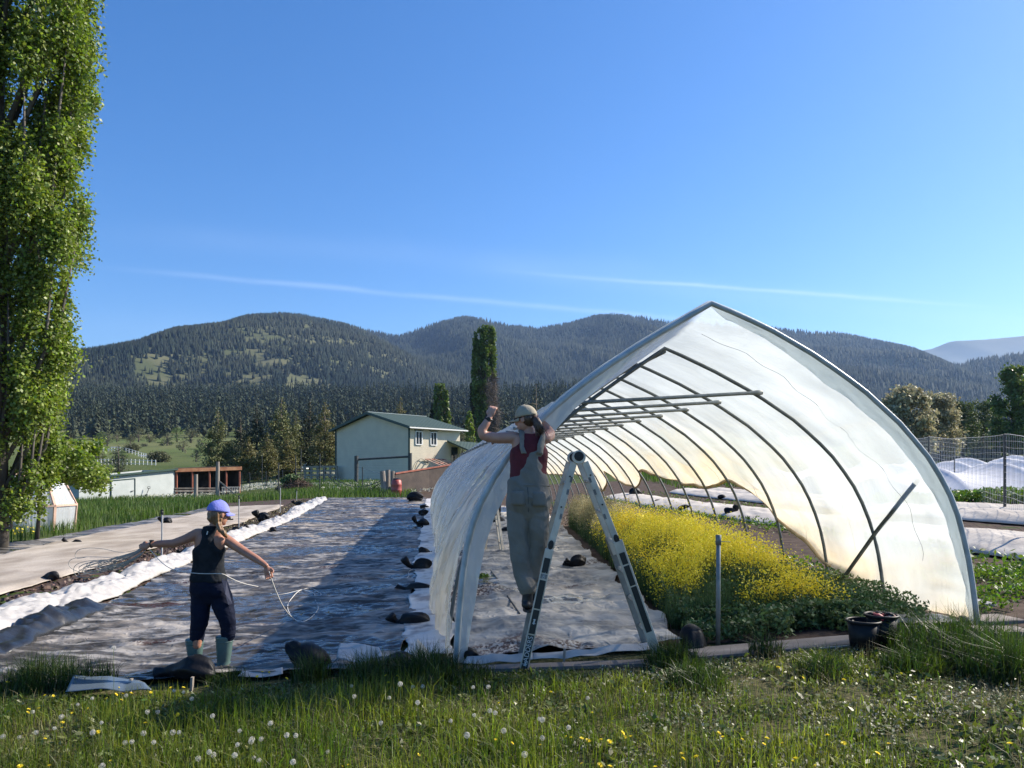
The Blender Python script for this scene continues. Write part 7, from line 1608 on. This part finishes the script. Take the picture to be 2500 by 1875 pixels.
for g_ in (gL, gR):
    for i in range(1, 5): c_ = tz_.lerp(g_, i / 4.6); b = MB(); b.tube([c_, c_ + Vector((-.06, .45, 0))], .018, 6); b.build('rung', m_alu, l2)
b = MB(); cL = tz_.lerp(gL, .55); cR = tz_.lerp(gR, .55); b.beam(cL, cR, .03, .02); b.build('spreader', m_alu, l2)

# ------------------------------------------------------------------ dandelions
m_seed = mat('dandelion_seed_fluff', (.62, .60, .54), .9, transl=.4); m_stem = mat('pale_green_stem', (.16, .20, .07), .6)
def sgn(n): return rng.normal(size=(n, 3))
def fluff(r, n=110):
    b = MB(); b.ell((0, 0, 0), (r * .28,) * 3, None, 8, 5)
    for i in range(n):
        z = 1 - 2 * (i + .5) / n; a = i * 2.39996; s = math.sqrt(1 - z * z); d = Vector((s * math.cos(a), s * math.sin(a), z)); t = d.orthogonal().normalized(); u = d.cross(t); c = d * r * .9
        b.add([d * r * .25 - t * r * .012, d * r * .25 + t * r * .012, c], [(0, 1, 2)])
        k = r * .13
        b.add([c - t * k, c - u * k, c + t * k + d * r * .1, c + u * k + d * r * .1], [(0, 1, 2, 3)])
    return b.mesh('seed_head')
def flower(r):
    b = MB()
    for ring_, (n, rr, h, tilt) in enumerate(((18, 1.0, .0, .25), (14, .75, .12, .45), (9, .45, .22, .8))):
        for i in range(n):
            a = 2 * math.pi * i / n + ring_ * .2; d = Vector((math.cos(a), math.sin(a), 0)); t = Vector((-d.y, d.x, 0)); p0 = Vector((0, 0, h * r * .5)); p1 = d * r * rr * math.cos(tilt) + Vector((0, 0, h * r + r * rr * math.sin(tilt))); w_ = r * .11
            b.add([p0 - t * w_ * .5, p0 + t * w_ * .5, p1 + t * w_, p1 - t * w_], [(0, 1, 2, 3)])
    return b.mesh('flower_head')
ms_, mf_ = fluff(.022), flower(.021); ms_.materials.append(m_seed); mf_.materials.append(m_yel); mst = MB(); mst.tube([(0, 0, 0), (.004, 0, .5), (0, 0, 1)], [.0022, .0018, .0016], 5); mst = mst.mesh('stem'); mst.materials.append(m_stem)
def dandelion(kind, px, py, hgt=None, label=None, sc=1.0):
    h = hgt if hgt is not None else rnd.uniform(.10, .24)
    g_ = G(px, py, h); base = gz(g_.x, g_.y); yel = kind == 'y'
    e = empty('dandelion' if not yel else 'dandelion_flower', tuple(base), label or ('yellow dandelion flower on a short stem in the lawn' if yel else 'round white dandelion seed head on a pale stem in the lawn'), 'dandelion', None if label else ('yellow dandelion flowers in the lawn' if yel else 'dandelion seed heads in the lawn'))
    s = bpy.data.objects.new('stem', mst); COL.objects.link(s); s.parent = e; s.scale = (1, 1, h); 
    o = bpy.data.objects.new('flower_head' if yel else 'seed_head', mf_ if yel else ms_); COL.objects.link(o); o.parent = e; o.location = (0, 0, h); k = sc * rnd.uniform(.55, .88); o.scale = (k, k, k); o.rotation_euler = (rnd.uniform(.1, .9) if yel else rnd.random(), rnd.uniform(-.4, .4), rnd.random() * 6)
dandelion('s', 277, 1582, .50, 'tallest dandelion seed head on a long bare stem in front of the black fabric', 1.25)
SEED = [(308, 1698), (448, 1690), (468, 1706), (425, 1686), (80, 1738), (150, 1750), (88, 1788), (133, 1778), (47, 1800), (7, 1798), (226, 1788), (248, 1764), (305, 1813), (322, 1811), (422, 1788), (437, 1788), (360, 1738), (385, 1738), (375, 1812), (585, 1784), (580, 1818), (573, 1844), (613, 1810), (637, 1804), (700, 1795), (722, 1796), (660, 1766), (615, 1805), (511, 1836), (521, 1843), (484, 1852), (250, 1869), (519, 1748), (858, 1675), (977, 1670), (950, 1704), (865, 1700), (800, 1835), (715, 1860), (620, 1850), (632, 1856), (1008, 1677), (1155, 1678), (1192, 1677), (1196, 1735), (1209, 1740), (1158, 1746), (1316, 1755), (1324, 1757), (1230, 1784), (1281, 1842), (1324, 1802), (1388, 1776), (1435, 1704), (1020, 1715), (1032, 1676), (1140, 1795), (930, 1765), (1100, 1760), (350, 1790), (190, 1720), (225, 1705)]
YEL = [(285, 1697), (290, 1679), (300, 1694), (320, 1693), (297, 1709), (368, 1691), (417, 1679), (448, 1679), (482, 1683), (507, 1676), (640, 1641), (657, 1642), (628, 1652), (18, 1666), (110, 1698), (130, 1699), (70, 1732), (95, 1730), (68, 1740), (175, 1741), (214, 1731), (153, 1764), (152, 1777), (110, 1804), (240, 1787), (120, 1870), (49, 1871), (270, 1858), (283, 1696), (283, 1719), (260, 1706), (355, 1766), (434, 1745), (502, 1677), (700, 1657), (941, 1650), (948, 1667), (970, 1650), (747, 1873), (837, 1873), (850, 1869), (1022, 1843), (1217, 1718), (1446, 1740), (1382, 1799), (1395, 1802), (1420, 1803), (1435, 1808), (1440, 1812), (1467, 1806), (1488, 1811), (1520, 1790), (1527, 1800), (1420, 1865), (1465, 1868), (1490, 1872), (1540, 1798), (1665, 1840), (1668, 1853), (1755, 1790), (1765, 1800), (1812, 1806), (1872, 1803), (1910, 1815), (1865, 1817), (1936, 1860), (1942, 1853), (1900, 1630), (2200, 1645), (2235, 1703), (2060, 1815), (2020, 1795), (2142, 1840), (2170, 1816), (2465, 1816), (1700, 1848), (1755, 1860), (1600, 1873), (1990, 1872), (1320, 1819), (1250, 1815), (1210, 1806), (2060, 1660), (1960, 1655), (1345, 1600 + 90)]
for px, py in SEED: dandelion('s', px, py)
for px, py in YEL: dandelion('y', px, py, rnd.uniform(.05, .16))
HAZE = 0.00007
# ------------------------------------------------------------------ haze
hz = MB(); hz.box((0, 5000, 480), (16000, 10200, 1120))
hm = bpy.data.materials.new('haze_air'); hm.use_nodes = True; hn = hm.node_tree.nodes; hl = hm.node_tree.links
hn.remove(hn['Principled BSDF']); pv = hn.new('ShaderNodeVolumePrincipled')
pv.inputs['Color'].default_value = (.40, .62, 1.0, 1); pv.inputs['Density'].default_value = HAZE; pv.inputs['Anisotropy'].default_value = .3
hl.new(pv.outputs[0], hn['Material Output'].inputs['Volume'])
o = hz.build('haze', hm); tag(o, kind='stuff')
